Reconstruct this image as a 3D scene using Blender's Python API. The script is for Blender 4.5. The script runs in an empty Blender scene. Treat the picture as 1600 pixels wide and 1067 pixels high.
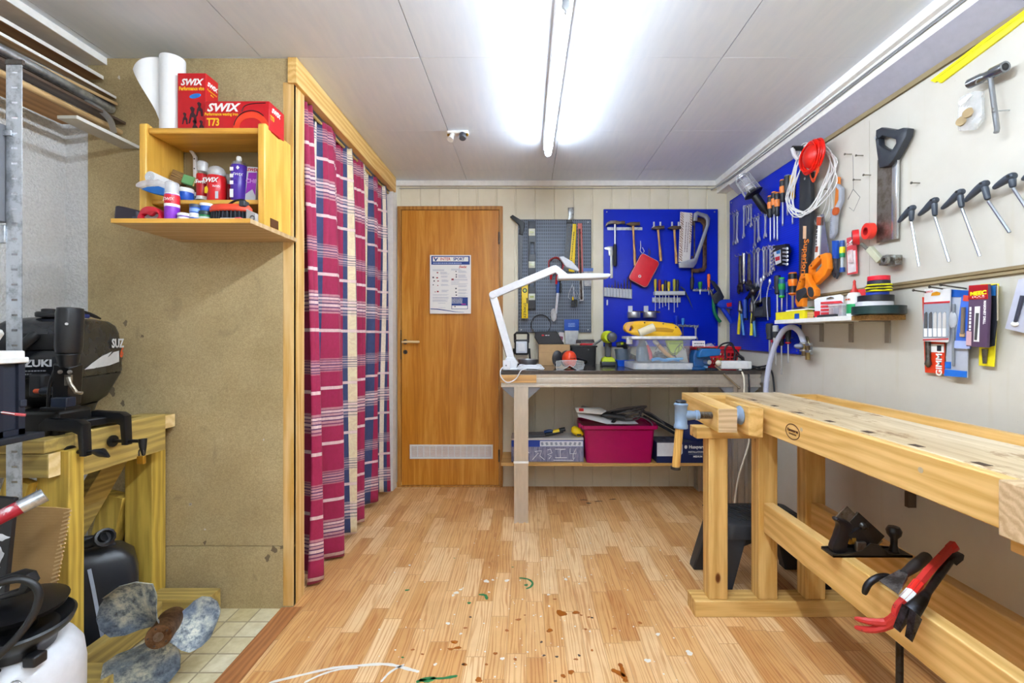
import bpy, bmesh, math, random
from mathutils import Vector, Matrix, Euler
PI = math.pi
random.seed(11)
scn = bpy.context.scene
COL = scn.collection

# ------------------------------------------------------------------ camera
H = 1.124            # camera height (m)
F = 700.0            # focal length in pixels of the 1600 wide frame
cam_d = bpy.data.cameras.new('camera'); cam = bpy.data.objects.new('camera', cam_d); COL.objects.link(cam)
cam_d.sensor_width = 36.0; cam_d.lens = F / 1600*36.0
cam_d.shift_x = -22/1600; cam_d.shift_y = -8.5/1600
cam_d.clip_start = 0.02
cam.location = (0,0, H); cam.rotation_euler = (PI / 2,0,0)
scn.camera = cam

# ------------------------------------------------------------------ world, exposure
w = bpy.data.worlds.new('world'); scn.world = w; w.use_nodes = True
w.node_tree.nodes['Background'].inputs[0].default_value = (0.9,0.95,1,1)
w.node_tree.nodes['Background'].inputs[1].default_value = 0.3
vs = scn.view_settings
vs.view_transform = 'Standard'; vs.look = 'None'; vs.gamma = 1.0; vs.use_curve_mapping = False
vs.exposure = 1.54
TUBE_POWER = 18.5
FILL_POWER = 50.0

# room measures
YB = 3.35            # back wall
XR = 1.50            # right wall
XL = -1.925          # left wall
XC = -0.967          # closet side (curtain plane), also left edge of the laminate
YC = 1.865           # closet front (chipboard)
ZC = 2.28            # ceiling
YR = -1.9            # rear wall, behind the camera

# ------------------------------------------------------------------ material helpers
def srgb(c):
    if isinstance(c, str):
        c = [int(c[i:i + 2],16)/255 for i in (0,2,4)]
    return tuple((x/12.92 if x <= 0.04045 else ((x + 0.055)/1.055) ** 2.4) for x in c) + (1,)

class N:
    """tiny node-graph helper"""
    def __init__(s, name):
        s.m = bpy.data.materials.new(name); s.m.use_nodes = True
        s.t = s.m.node_tree; s.b = s.t.nodes['Principled BSDF']
    def n(s, kind, **kw):
        x = s.t.nodes.new(kind)
        for k, v in kw.items(): setattr(x, k, v)
        return x
    def l(s, a, b): s.t.links.new(a, b)
    def math(s, op, a, b=None, c=None):
        x = s.n('ShaderNodeMath', operation=op)
        for i, v in enumerate((a, b, c)):
            if v is None: continue
            if isinstance(v, (int, float)): x.inputs[i].default_value = v
            else: s.l(v, x.inputs[i])
        return x.outputs[0]
    def coord(s, kind='Object'): return s.n('ShaderNodeTexCoord').outputs[kind]
    def mapping(s, vec, scale=(1,1,1), loc=(0,0,0), rot=(0,0,0)):
        x = s.n('ShaderNodeMapping'); s.l(vec, x.inputs[0])
        x.inputs['Scale'].default_value = scale; x.inputs['Location'].default_value = loc; x.inputs['Rotation'].default_value = rot
        return x.outputs[0]
    def noise(s, vec, scale, detail=3, rough=.55, dist=0.0):
        x = s.n('ShaderNodeTexNoise'); s.l(vec, x.inputs['Vector'])
        x.inputs['Scale'].default_value = scale; x.inputs['Detail'].default_value = detail
        x.inputs['Roughness'].default_value = rough; x.inputs['Distortion'].default_value = dist
        return x.outputs['Fac']
    def ramp(s, fac, stops, interp='LINEAR'):
        x = s.n('ShaderNodeValToRGB'); s.l(fac, x.inputs[0]); r = x.color_ramp; r.interpolation = interp
        while len(r.elements) > 1: r.elements.remove(r.elements[-1])
        r.elements[0].position = stops[0][0]; r.elements[0].color = srgb(stops[0][1])
        for p, c in stops[1:]:
            e = r.elements.new(p); e.color = srgb(c)
        return x.outputs[0]
    def mix(s, fac, a, b, mode='MIX'):
        x = s.n('ShaderNodeMix', data_type='RGBA', blend_type=mode)
        for i, v in ((0, fac),(6, a),(7, b)):
            if isinstance(v, (int, float)): x.inputs[i].default_value = v
            elif isinstance(v, (str,)): x.inputs[i].default_value = srgb(v)
            elif isinstance(v, tuple): x.inputs[i].default_value = v
            else: s.l(v, x.inputs[i])
        return x.outputs[2]
    def bump(s, h, strength=.2, dist=.002):
        x = s.n('ShaderNodeBump'); s.l(h, x.inputs['Height']); x.inputs['Strength'].default_value = strength
        x.inputs['Distance'].default_value = dist; s.l(x.outputs[0], s.b.inputs['Normal'])
    def base(s, c):
        if isinstance(c, str): s.b.inputs['Base Color'].default_value = srgb(c)
        else: s.l(c, s.b.inputs['Base Color'])
    def set(s, rough=.5, metal=0.0, spec=None, trans=None, coat=None, alpha=None):
        s.b.inputs['Roughness'].default_value = rough; s.b.inputs['Metallic'].default_value = metal
        if spec is not None: s.b.inputs['Specular IOR Level'].default_value = spec
        if trans is not None: s.b.inputs['Transmission Weight'].default_value = trans
        if coat is not None: s.b.inputs['Coat Weight'].default_value = coat
        if alpha is not None: s.b.inputs['Alpha'].default_value = alpha
        return s.m

_cache = {}
def plain(c, rough=.45, metal=0.0, var=.06, **kw):
    """procedural solid colour: slight noise in tone and roughness"""
    key = (c, rough, metal, var, tuple(sorted(kw.items())))
    if key in _cache: return _cache[key]
    k = N('surface_' + c); v = k.coord()
    f = k.noise(v, 35,3)
    r, g, b, _ = srgb(c)
    lo = tuple(max(0, x*(1 - var*2)) for x in (r, g, b)) + (1,)
    hi = tuple(min(1, x*(1 + var*2)) for x in (r, g, b)) + (1,)
    k.base(k.mix(f, lo, hi))
    rr = k.n('ShaderNodeMapRange'); k.l(k.noise(v, 18,2), rr.inputs[0])
    rr.inputs[3].default_value = max(.02, rough - .08); rr.inputs[4].default_value = min(1, rough + .08)
    m = k.set(rough, metal, **kw); k.l(rr.outputs[0], k.b.inputs['Roughness'])
    _cache[key] = m
    return m

def wood(name, light, dark, axis='Y', scale=1.0, rough=.5, knots=True, contrast=1.0):
    k = N(name); v = k.coord()
    st = {'X': (.12,1,1), 'Y': (1,.12,1), 'Z': (1,1,.12)}[axis]
    mp = k.mapping(v, tuple(x*scale for x in st))
    n1 = k.noise(mp, 14,4,.6,1.2)
    wv = k.n('ShaderNodeTexWave', wave_type='RINGS', rings_direction=axis, bands_direction='X')
    k.l(mp, wv.inputs[0]); wv.inputs['Scale'].default_value = 9; wv.inputs['Distortion'].default_value = 9
    wv.inputs['Detail'].default_value = 3; wv.inputs['Detail Scale'].default_value = 1.2
    fine = k.noise(k.mapping(v, tuple(x*scale for x in {'X': (.03,1,1), 'Y': (1,.03,1), 'Z': (1,1,.03)}[axis])),160,2)
    f = k.math('ADD', k.math('MULTIPLY', wv.outputs['Fac'],.45), k.math('MULTIPLY', n1,.55))
    f = k.math('ADD', f, k.math('MULTIPLY', k.math('SUBTRACT', fine, .5),.5))
    c = k.ramp(f, [(.5 - .38/contrast, dark),(.5 + .3/contrast, light)])
    if knots:
        vo = k.n('ShaderNodeTexVoronoi'); k.l(k.mapping(v, {'X': (.5,1,1), 'Y': (1,.5,1), 'Z': (1,1,.5)}[axis]), vo.inputs[0])
        vo.inputs['Scale'].default_value = 7
        kn = k.ramp(vo.outputs['Distance'],[(.0, '5A3412'),(.055, '8A5A22'),(.09, 'FFFFFF')])
        c = k.mix(1.0, c, kn, 'MULTIPLY')
    k.base(c); k.bump(f, .12,.0008)
    return k.set(rough)

def metal(name, c='B9BCC0', rough=.35, dirt=0.0, dirtc='6B5A48'):
    k = N(name); v = k.coord()
    f = k.noise(k.mapping(v, (1,1,.2)),60,3)
    r, g, b, _ = srgb(c)
    col = k.mix(f, (r*.82, g*.82, b*.82,1),(min(1, r*1.1), min(1, g*1.1), min(1, b*1.1),1))
    if dirt:
        d = k.ramp(k.noise(v, 25,5,.7),[(.5 - dirt*.3, '000000'),(.62, 'FFFFFF')])
        col = k.mix(d, col, dirtc)
    k.base(col)
    return k.set(rough, .9)

def glassy(name, c='E8ECEC', rough=.15, alpha=.3):
    k = N(name); v = k.coord()
    k.base(k.ramp(k.noise(v, 30,2),[(.3, c),(.7, 'FFFFFF')]))
    return k.set(rough, 0, alpha=alpha)

# ------------------------------------------------------------------ geometry helpers
class G:
    """collects shapes into one bmesh; build() links them as ONE mesh object"""
    def __init__(s): s.bm = bmesh.new()
    def add(s, vs, fs):
        v = [s.bm.verts.new(p) for p in vs]
        for f in fs:
            try: s.bm.faces.new([v[i] for i in f])
            except ValueError: pass
        return s
    def box(s, c, d, rot=None):
        m = Matrix.Translation(c)
        if rot is not None: m = m @ Euler(rot).to_matrix().to_4x4()
        x, y, z = d[0]/2, d[1]/2, d[2]/2
        vs = [m @ Vector(p) for p in ((-x, -y, -z),(x, -y, -z),(x, y, -z),(-x, y, -z),(-x, -y, z),(x, -y, z),(x, y, z),(-x, y, z))]
        return s.add(vs, [(0,3,2,1),(4,5,6,7),(0,1,5,4),(1,2,6,5),(2,3,7,6),(3,0,4,7)])
    def span(s, a, b):
        return s.box([(a[i] + b[i])/2 for i in range(3)],[abs(b[i] - a[i]) for i in range(3)])
    def beam(s, a, b, wd, th, up=(0,0,1)):
        a, b = Vector(a), Vector(b); t = (b - a).normalized(); u = Vector(up)
        x = t.cross(u).normalized(); u = x.cross(t).normalized()
        vs = [p + x*(i*wd/2) + u*(j*th/2) for p in (a, b) for i, j in ((-1,-1),(1,-1),(1,1),(-1,1))]
        return s.add(vs, [(0,1,2,3)[::-1],(4,5,6,7),(0,1,5,4),(1,2,6,5),(2,3,7,6),(3,0,4,7)])
    def cyl(s, a, b, r, r2=None, n=16):
        return s.tube([a, b],[r, r if r2 is None else r2], n)
    def tube(s, pts, r, n=8, closed=False):
        P = [Vector(p) for p in pts]; k = len(P)
        R = r if isinstance(r, (list, tuple)) else [r]*k
        tang = []
        for i in range(k):
            a = P[(i - 1) % k] if (closed or i > 0) else P[i]; b = P[(i + 1) % k] if (closed or i < k - 1) else P[i]
            t = b - a
            tang.append(t.normalized() if t.length > 1e-9 else Vector((0,0,1)))
        t0 = tang[0]; nrm = t0.orthogonal().normalized(); rings = []
        for i in range(k):
            t = tang[i]; nrm = (nrm - t*nrm.dot(t)); nrm = nrm.normalized() if nrm.length > 1e-6 else t.orthogonal().normalized()
            bn = t.cross(nrm)
            rings.append([s.bm.verts.new(P[i] + (nrm*math.cos(2 * PI * j/n) + bn*math.sin(2 * PI * j/n)) * R[i]) for j in range(n)])
        for i in range(k if closed else k - 1):
            a, b = rings[i], rings[(i + 1) % k]
            for j in range(n):
                s.bm.faces.new((a[j], a[(j + 1) % n], b[(j + 1) % n], b[j]))
        if not closed:
            s.bm.faces.new(rings[0][::-1]); s.bm.faces.new(rings[-1])
        return s
    def lathe(s, prof, o=(0,0,0), axis=(0,0,1), n=24):
        """prof: list of (radius, height) along axis"""
        q = Vector((0,0,1)).rotation_difference(Vector(axis).normalized()); o = Vector(o); rings = []
        for r, h in prof:
            if r < 1e-6: rings.append([s.bm.verts.new(o + q @ Vector((0,0, h)))])
            else: rings.append([s.bm.verts.new(o + q @ Vector((r*math.cos(2 * PI * j/n), r*math.sin(2 * PI * j/n), h))) for j in range(n)])
        for a, b in zip(rings, rings[1:]):
            for j in range(n):
                j2 = (j + 1) % n
                if len(a) == 1 and len(b) == 1: break
                if len(a) == 1: s.bm.faces.new((a[0], b[j2], b[j]))
                elif len(b) == 1: s.bm.faces.new((a[j], a[j2], b[0]))
                else: s.bm.faces.new((a[j], a[j2], b[j2], b[j]))
        if len(rings[0]) > 1: s.bm.faces.new(rings[0][::-1])
        if len(rings[-1]) > 1: s.bm.faces.new(rings[-1])
        return s
    def ball(s, c, r, n=16):
        r = r if isinstance(r, (tuple, list)) else (r, r, r); m = n // 2; c = Vector(c); rings = []
        for i in range(m + 1):
            a = PI * i/m
            if i in (0, m): rings.append([s.bm.verts.new(c + Vector((0,0, r[2]*math.cos(a))))])
            else: rings.append([s.bm.verts.new(c + Vector((r[0]*math.sin(a)*math.cos(2 * PI * j/n), r[1]*math.sin(a)*math.sin(2 * PI * j/n), r[2]*math.cos(a)))) for j in range(n)])
        for a, b in zip(rings, rings[1:]):
            for j in range(n):
                j2 = (j + 1) % n
                if len(a) == 1: s.bm.faces.new((a[0], b[j], b[j2]))
                elif len(b) == 1: s.bm.faces.new((a[j], b[0], a[j2]))
                else: s.bm.faces.new((a[j], b[j], b[j2], a[j2]))
        return s
    def prism(s, pts, y0, y1):
        """outline in the xz plane, extruded along y"""
        n = len(pts)
        vs = [(p[0], y0, p[1]) for p in pts] + [(p[0], y1, p[1]) for p in pts]
        return s.add(vs, [tuple(range(n)), tuple(range(2*n - 1, n - 1,-1))] + [(i, i + n, (i + 1) % n + n, (i + 1) % n) for i in range(n)])
    def prismz(s, pts, z0, z1):
        n = len(pts)
        vs = [(p[0], p[1], z0) for p in pts] + [(p[0], p[1], z1) for p in pts]
        return s.add(vs, [tuple(range(n - 1,-1,-1)), tuple(range(n, 2*n))] + [(i, (i + 1) % n, (i + 1) % n + n, i + n) for i in range(n)])
    def prismx(s, pts, x0, x1):
        n = len(pts)
        vs = [(x0, p[0], p[1]) for p in pts] + [(x1, p[0], p[1]) for p in pts]
        return s.add(vs, [tuple(range(n)), tuple(range(2*n - 1, n - 1,-1))] + [(i, i + n, (i + 1) % n + n, (i + 1) % n) for i in range(n)])
    def loft(s, rings, closed_ends=True):
        R = [[s.bm.verts.new(p) for p in r] for r in rings]; n = len(R[0])
        for a, b in zip(R, R[1:]):
            for j in range(n): s.bm.faces.new((a[j], a[(j + 1) % n], b[(j + 1) % n], b[j]))
        if closed_ends: s.bm.faces.new(R[0][::-1]); s.bm.faces.new(R[-1])
        return s
    def plate(s, outlines, th, y=0.0, bev=0.0, smooth=False, res=6):
        """flat shape (holes allowed) in the xz plane, thickness th centred on y, rounded edge"""
        me = flat_mesh(outlines, th, bev, smooth, res)
        off = len(s.bm.verts)
        vs = [s.bm.verts.new((v.co.x, -v.co.z + y, v.co.y)) for v in me.vertices]
        for p in me.polygons:
            try: s.bm.faces.new([vs[i] for i in p.vertices])
            except ValueError: pass
        bpy.data.meshes.remove(me)
        return s
    def xf(s, m):
        bmesh.ops.transform(s.bm, matrix=m, verts=s.bm.verts); return s
    def build(s, name, mat, parent=None, bev=0.0, sharp=38, seg=2, sub=0):
        bmesh.ops.remove_doubles(s.bm, verts=s.bm.verts, dist=1e-6)
        bmesh.ops.recalc_face_normals(s.bm, faces=s.bm.faces)
        me = bpy.data.meshes.new(name); s.bm.to_mesh(me); s.bm.free()
        me.polygons.foreach_set('use_smooth', [True]*len(me.polygons))
        me.set_sharp_from_angle(angle=math.radians(sharp))
        me.materials.append(mat)
        o = bpy.data.objects.new(name, me); COL.objects.link(o)
        if parent is not None: o.parent = parent
        if bev:
            b = o.modifiers.new('edge', 'BEVEL'); b.width = bev; b.segments = seg; b.limit_method = 'ANGLE'; b.angle_limit = math.radians(40)
            b.harden_normals = False
        if sub:
            q = o.modifiers.new('round', 'SUBSURF'); q.levels = sub; q.render_levels = sub
        return o

def flat_mesh(outlines, th, bev=0.0, smooth=False, res=6):
    if outlines and isinstance(outlines[0][0],(int, float)): outlines = [outlines]
    cu = bpy.data.curves.new('outline', 'CURVE'); cu.dimensions = '2D'; cu.fill_mode = 'BOTH'
    cu.extrude = max(th/2 - bev, 0); cu.bevel_depth = bev; cu.bevel_resolution = 1; cu.offset = -bev
    cu.resolution_u = res
    for pts in outlines:
        if smooth:
            sp = cu.splines.new('BEZIER'); sp.bezier_points.add(len(pts) - 1)
            for q, p in zip(sp.bezier_points, pts):
                q.co = (p[0], p[1],0); q.handle_left_type = q.handle_right_type = 'AUTO'
        else:
            sp = cu.splines.new('POLY'); sp.points.add(len(pts) - 1)
            for q, p in zip(sp.points, pts): q.co = (p[0], p[1],0,1)
        sp.use_cyclic_u = True
    ob = bpy.data.objects.new('outline', cu)
    me = bpy.data.meshes.new_from_object(ob)
    bpy.data.objects.remove(ob); bpy.data.curves.remove(cu)
    return me

def smooth_path(pts, k=6, closed=False):
    """Catmull-Rom through the points"""
    P = [Vector(p) for p in pts]; n = len(P); out = []
    for i in range(n if closed else n - 1):
        p0 = P[(i - 1) % n] if (closed or i > 0) else P[i]; p1 = P[i]; p2 = P[(i + 1) % n]
        p3 = P[(i + 2) % n] if (closed or i + 2 < n) else p2
        for j in range(k):
            t = j/k
            out.append(.5*((2*p1) + (p2 - p0)*t + (2*p0 - 5*p1 + 4*p2 - p3)*t*t + (3*p1 - p0 - 3*p2 + p3)*t ** 3))
    if not closed: out.append(P[-1])
    return out

def text_mesh(body, size, th=.0006, bold=0.0, shear=0.0, align='CENTER', width=1.0):
    cu = bpy.data.curves.new('letters', 'FONT'); cu.body = body; cu.size = size; cu.extrude = th/2; cu.shear = shear
    cu.align_x = align; cu.align_y = 'CENTER'; cu.offset = bold; cu.resolution_u = 2
    ob = bpy.data.objects.new('letters', cu); me = bpy.data.meshes.new_from_object(ob)
    bpy.data.objects.remove(ob); bpy.data.curves.remove(cu)
    return me

def letters(lines, mat, parent, name='lettering'):
    """lines: (text, size, origin Vector, right Vector, up Vector[, dict]) -> ONE mesh of raised lettering"""
    g = G()
    for L in lines:
        txt, size, o, r, u = L[:5]; kw = L[5] if len(L) > 5 else {}
        sx = kw.pop('sx', 1.0) if kw else 1.0
        kw = dict(kw)
        me = text_mesh(txt, size, **kw); o, r, u = Vector(o), Vector(r).normalized(), Vector(u).normalized(); nn = r.cross(u)
        vs = [g.bm.verts.new(o + r*(v.co.x*sx) + u*v.co.y + nn*v.co.z) for v in me.vertices]
        for p in me.polygons:
            try: g.bm.faces.new([vs[i] for i in p.vertices])
            except ValueError: pass
        bpy.data.meshes.remove(me)
    return g.build(name, mat, parent)

def dashes(size, length, o, r, u, mat, parent, rows=1):
    """print too small to read: short strokes in rows"""
    g = G(); o, r, u = Vector(o), Vector(r).normalized(), Vector(u).normalized(); nn = r.cross(u)
    for k in range(rows):
        x = -length/2
        while x < length/2:
            w_ = min(random.uniform(.5,1.6)*size, length/2 - x); c = o + u*(-1.7*k*size); a = c + r*x; b = a + r*w_
            q = [p + u*(s_*size*.35) + nn*h_ for h_ in (.0003,-.0003) for p, s_ in ((a, -1),(b, -1),(b, 1),(a, 1))]
            g.add(q, [(0,1,2,3),(7,6,5,4),(0,4,5,1),(1,5,6,2),(2,6,7,3),(3,7,4,0)]); x += w_ + .35*size
    return g.build('small_print', mat, parent)

def thing(name, label, cat, loc=(0,0,0), rot=(0,0,0), group=None):
    o = bpy.data.objects.new(name, None); COL.objects.link(o); o.empty_display_size = .05
    o.location = loc; o.rotation_euler = rot if isinstance(rot, (tuple, list)) else (0,0, rot)
    return tag(o, label, cat, group)
def tag(o, label, cat, group=None, kind=None):
    o['label'] = label; o['category'] = cat
    if group: o['group'] = group
    if kind: o['kind'] = kind
    return o
def struct(o, label=None):
    o['kind'] = 'structure'
    if label: o['label'] = label
    return o
def dup(root, loc=None, rot=None, label=None, group=None):
    r = root.copy(); COL.objects.link(r)
    if loc is not None: r.location = loc
    if rot is not None: r.rotation_euler = rot
    if label: r['label'] = label
    if group: r['group'] = group
    for ch in list(root.children):
        c = ch.copy(); COL.objects.link(c); c.parent = r
        for g in list(ch.children):
            d = g.copy(); COL.objects.link(d); d.parent = c
    return r

# where the photograph shows a point, on a plane of the room
def at(u, v, d): return Vector(((u - 822)*d / F, d, H - (v - 525)*d / F))
def on_floor(u, v, z=0.0):
    d = (H - z) * F / (v - 525); return Vector(((u - 822)*d / F, d, z))
def on_x(u, v, x):
    d = x * F / (u - 822); return Vector((x, d, H - (v - 525)*d / F))

class Wall:
    """local frame of a wall-hung thing: x to the right along the wall, z up, -y off the wall"""
    def __init__(s, side, gap):
        s.side, s.gap = side, gap
    def world(s, u, v):
        return at(u, v, YB - s.gap) if s.side == 'back' else on_x(u, v, XR - s.gap)
    def hang(s, u, v, name, label, cat, group=None):
        p = s.world(u, v)
        t = thing(name, label, cat, p, (0,0,0 if s.side == 'back' else -PI / 2), group)
        def loc(uu, vv):
            q = s.world(uu, vv)
            return ((q.x - p.x) if s.side == 'back' else -(q.y - p.y), q.z - p.z)
        t_l = lambda *pts: [loc(*q) for q in pts]
        return t, t_l

# ------------------------------------------------------------------ shared materials
WHITE = plain('E6E6E2', .45); OFFWHITE = plain('D9D6CC', .5); BLACK = plain('17181B', .4); RUBBER = plain('1E1F22', .65)
DGREY = plain('3A3D42', .5); GREY = plain('80848A', .45); RED = plain('C41220', .35); ORANGE = plain('EE7A10', .4)
YELLOW = plain('F2CF12', .4); BLUE = plain('0E3FB0', .4); LBLUE = plain('1B74C4', .4); GREEN = plain('138A3C', .4)
NAVY = plain('12224F', .45); PURPLE = plain('5A2A9E', .35); LIME = plain('C3D419', .4); CREAM = plain('E5DDC4', .6)
STEEL = metal('steel', 'C6C9CC', .3); DSTEEL = metal('dark_steel', '6E6A66', .4,.3, '4A3B2E'); CHROME = plain('D6DADF', .22,.55)
ALU = metal('aluminium', 'BDBBB6', .42); GALV = metal('galvanised', 'CDD2D8', .4,.08, 'A0A5AA'); BRASS = metal('brass', 'C89B3C', .3)
PAPER = plain('F1F0EC', .7, var=.02); INK = plain('20242E', .6); CARD = plain('C49A66', .75); CLEAR = glassy('clear_plastic', 'E9EEF2', .12,.28)
HANDLEWOOD = wood('handle_wood', 'D9A866', 'A87436', 'Z', 6,.5, False)
# ================================================================== THE ROOM
# ---- laminate: three-strip oak planks running away from the camera
k = N('laminate'); v = k.coord()
sx = k.n('ShaderNodeSeparateXYZ'); k.l(v, sx.inputs[0])
cx = k.math('FLOOR', k.math('DIVIDE', sx.outputs[0],.0705))
wn = k.n('ShaderNodeTexWhiteNoise', noise_dimensions='1D'); k.l(cx, wn.inputs['W'])
yy = k.math('ADD', k.math('DIVIDE', sx.outputs[1],.33), k.math('MULTIPLY', wn.outputs['Value'],7.3))
cy = k.math('FLOOR', yy)
cb = k.n('ShaderNodeCombineXYZ'); k.l(cx, cb.inputs[0]); k.l(cy, cb.inputs[1])
w2 = k.n('ShaderNodeTexWhiteNoise', noise_dimensions='3D'); k.l(cb.outputs[0], w2.inputs['Vector'])
cell = k.ramp(w2.outputs['Value'],[(0, 'D09A5E'),(.3, 'DFAE70'),(.7, 'EAC088'),(1, 'F2D09E')])
off = k.n('ShaderNodeVectorMath', operation='MULTIPLY_ADD'); k.l(w2.outputs['Color'], off.inputs[0]); off.inputs[1].default_value = (9,9,9); k.l(v, off.inputs[2])
gm = k.mapping(off.outputs[0],(1,.07,1))
g1 = k.noise(gm, 26,4,.6,2.2); g2 = k.noise(k.mapping(off.outputs[0],(1,.025,1)),220,2)
ws = k.n('ShaderNodeTexWave', wave_type='BANDS', bands_direction='X'); k.l(gm, ws.inputs[0])
ws.inputs['Scale'].default_value = 22; ws.inputs['Distortion'].default_value = 14; ws.inputs['Detail'].default_value = 2; ws.inputs['Detail Scale'].default_value = 1.4
gr = k.math('ADD', k.math('MULTIPLY', ws.outputs['Fac'],.55), k.math('ADD', k.math('MULTIPLY', g1,.3), k.math('MULTIPLY', g2,.4)))
grain = k.ramp(gr, [(.25, 'D2A273'),(.62, 'FFFFFF')])
c = k.mix(.75, cell, grain, 'MULTIPLY')
fx = k.math('FRACT', k.math('DIVIDE', sx.outputs[0],.0705)); fy = k.math('FRACT', yy)
jx = k.math('LESS_THAN', k.math('ABSOLUTE', k.math('SUBTRACT', fx, .5)),.485); jy = k.math('LESS_THAN', k.math('ABSOLUTE', k.math('SUBTRACT', fy, .5)),.496)
jj = k.math('MULTIPLY', jx, jy)
c = k.mix(jj, 'C49464', c)
wear = k.ramp(k.noise(v, 3.0,5,.65),[(.42, 'FFFFFF'),(.75, 'D8C6B4')])
c = k.mix(.6, c, wear, 'MULTIPLY')
k.base(c); k.bump(gr, .06,.0006)
LAM = k.set(.42)
fl = struct(G().span((XC, YR, -.03),(XR, YB, 0)).build('floor', LAM), 'oak laminate floor with paint stains')
trim_edge = wood('threshold_wood', 'B87A4A', '8E5730', 'Y', 1.5,.45, False)
struct(G().add([(XC - .05, YR, -.008),(XC - .05, YC - .01,-.008),(XC - .045, YC - .01,.001),(XC + .04, YC - .01,.004),(XC + .04, YR, .004),(XC - .045, YR, .001)],
               [(0,1,2,5),(5,2,3,4)]).build('trim_1', trim_edge), 'wooden threshold strip between laminate and tiles')
# ---- tiles on the left
k = N('floor_tiles'); v = k.coord(); sx = k.n('ShaderNodeSeparateXYZ'); k.l(k.mapping(v, (1,1,1),(.03,.012,0)), sx.inputs[0])
TS = .0895
fx = k.math('DIVIDE', sx.outputs[0], TS); fy = k.math('DIVIDE', sx.outputs[1], TS)
mx = k.math('LESS_THAN', k.math('ABSOLUTE', k.math('SUBTRACT', k.math('FRACT', fx),.5)),.468)
my = k.math('LESS_THAN', k.math('ABSOLUTE', k.math('SUBTRACT', k.math('FRACT', fy),.5)),.468)
mm = k.math('MULTIPLY', mx, my)
cb = k.n('ShaderNodeCombineXYZ'); k.l(k.math('FLOOR', fx), cb.inputs[0]); k.l(k.math('FLOOR', fy), cb.inputs[1])
w2 = k.n('ShaderNodeTexWhiteNoise', noise_dimensions='3D'); k.l(cb.outputs[0], w2.inputs['Vector'])
tc = k.ramp(w2.outputs['Value'],[(0, 'CDBE90'),(.5, 'DACEA6'),(1, 'E4DCC0')])
tc = k.mix(.5, tc, k.ramp(k.noise(v, 40,5),[(.35, 'D6CCB0'),(.7, 'FFFFFF')]), 'MULTIPLY')
k.base(k.mix(mm, 'A09274', tc)); k.bump(mm, .5,.002)
struct(G().span((XL - .05, YR, -.04),(XC - .03, YC + .3,-.01)).build('floor_tiled', k.set(.45)), 'square yellowish floor tiles')

# ---- paint on the laminate: spots with their own shapes
def blob(g, x, y, r, sq=1.0, ang=0.0, n=18, rag=.35, z=.0006):
    ph = [random.random()*6.3 for _ in range(3)]
    pts = []
    for i in range(n):
        a = 2 * PI * i/n; rr = r*(1 + rag*(.5*math.sin(2*a + ph[0]) + .35*math.sin(3*a + ph[1]) + .25*math.sin(5*a + ph[2])))
        px, py = rr*math.cos(a), rr*math.sin(a)*sq
        pts.append((x + px*math.cos(ang) - py*math.sin(ang), y + px*math.sin(ang) + py*math.cos(ang)))
    g.prismz(pts, -.0005, z)
def stroke(g, pts, wd, z=.0007):
    L = smooth_path([Vector((p.x, p.y, 0)) for p in pts],6); n = len(L); rnd = [random.uniform(.7,1.2) for _ in L]
    top = []
    for i, p in enumerate(L):
        t = (L[min(i + 1, n - 1)] - L[max(i - 1,0)]).normalized(); q = Vector((-t.y, t.x, 0))
        e = wd*rnd[i]*(1 if 0 < i < n - 1 else .3)
        top.append((p + q*e, p - q*e))
    for (a, b),(c, d) in zip(top, top[1:]):
        g.add([(a.x, a.y, z),(b.x, b.y, z),(d.x, d.y, z),(c.x, c.y, z)],[(0,1,2,3)])
gw, gb, gg, gd = G(), G(), G(), G()
for u_, v_, r_ in [(760,908,.012),(770,906,.006),(713,926,.01),(708,930,.007),(720,921,.007),(792,907,.010),(884,905,.008),(889,901,.005),(857,929,.006),(764,925,.005),
                   (905,912,.004),(858,947,.005),(1028,991,.008),(1077,1020,.012),(1012,1032,.01),(700,974,.008),(680,1038,.006),(785,1029,.007),(845,963,.004),(640,883,.006),(720,990,.005)]:
    p = on_floor(u_, v_); blob(gw, p.x, p.y, r_)
for _ in range(210):
    x, y = random.gauss(.1,.38), random.uniform(.9,2.5)
    if x < XC + .15 or x > .95: continue
    blob(gw, x, y, random.choice((.0015,.002,.0025,.0035)), n=8, rag=.2)
stroke(gw, [on_floor(*q) for q in ((420,1067),(470,1055),(520,1044),(560,1040),(605,1038),(640,1046),(655,1050))],.006)
stroke(gw, [on_floor(*q) for q in ((475,1067),(500,1055),(530,1046),(560,1043))],.005)
stroke(gw, [on_floor(*q) for q in ((595,1066),(610,1050),(632,1038))],.005)
for u_, v_, r_, s_ in [(877,958,.022,.8),(900,957,.013,.9),(859,985,.012,.8),(810,968,.012,.5),(792,985,.008,.7),(867,936,.007,.7),(710,1003,.012,.8),(715,1012,.012,.6),(704,1014,.010,.6),
                       (727,981,.007,.7),(774,1021,.007,1),(726,1038,.007,1),(748,1062,.012,.8),(805,1030,.006,1),(760,1038,.005,1),(900,1030,.007,.7),(915,983,.006,.7),(960,982,.007,.6),
                       (1000,973,.008,.9),(925,1016,.005,1),(820,961,.004,1),(908,961,.006,.7),(920,964,.006,.7),(645,1015,.006,.7),(660,1022,.006,.6),(892,1050,.012,.7),(880,1056,.008,1)]:
    p = on_floor(u_, v_); blob(gb, p.x, p.y, r_, s_)
stroke(gb, [on_floor(*q) for q in ((955,1046),(968,1052),(975,1058),(978,1066))],.009)
stroke(gb, [on_floor(*q) for q in ((968,1036),(972,1046),(975,1058))],.007)
for u_, v_, r_ in [(636,922,.009),(733,942,.009),(801,886,.005),(629,1027,.005),(822,914,.010),(710,872,.004)]:
    p = on_floor(u_, v_); blob(gg, p.x, p.y, r_, .7)
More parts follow.
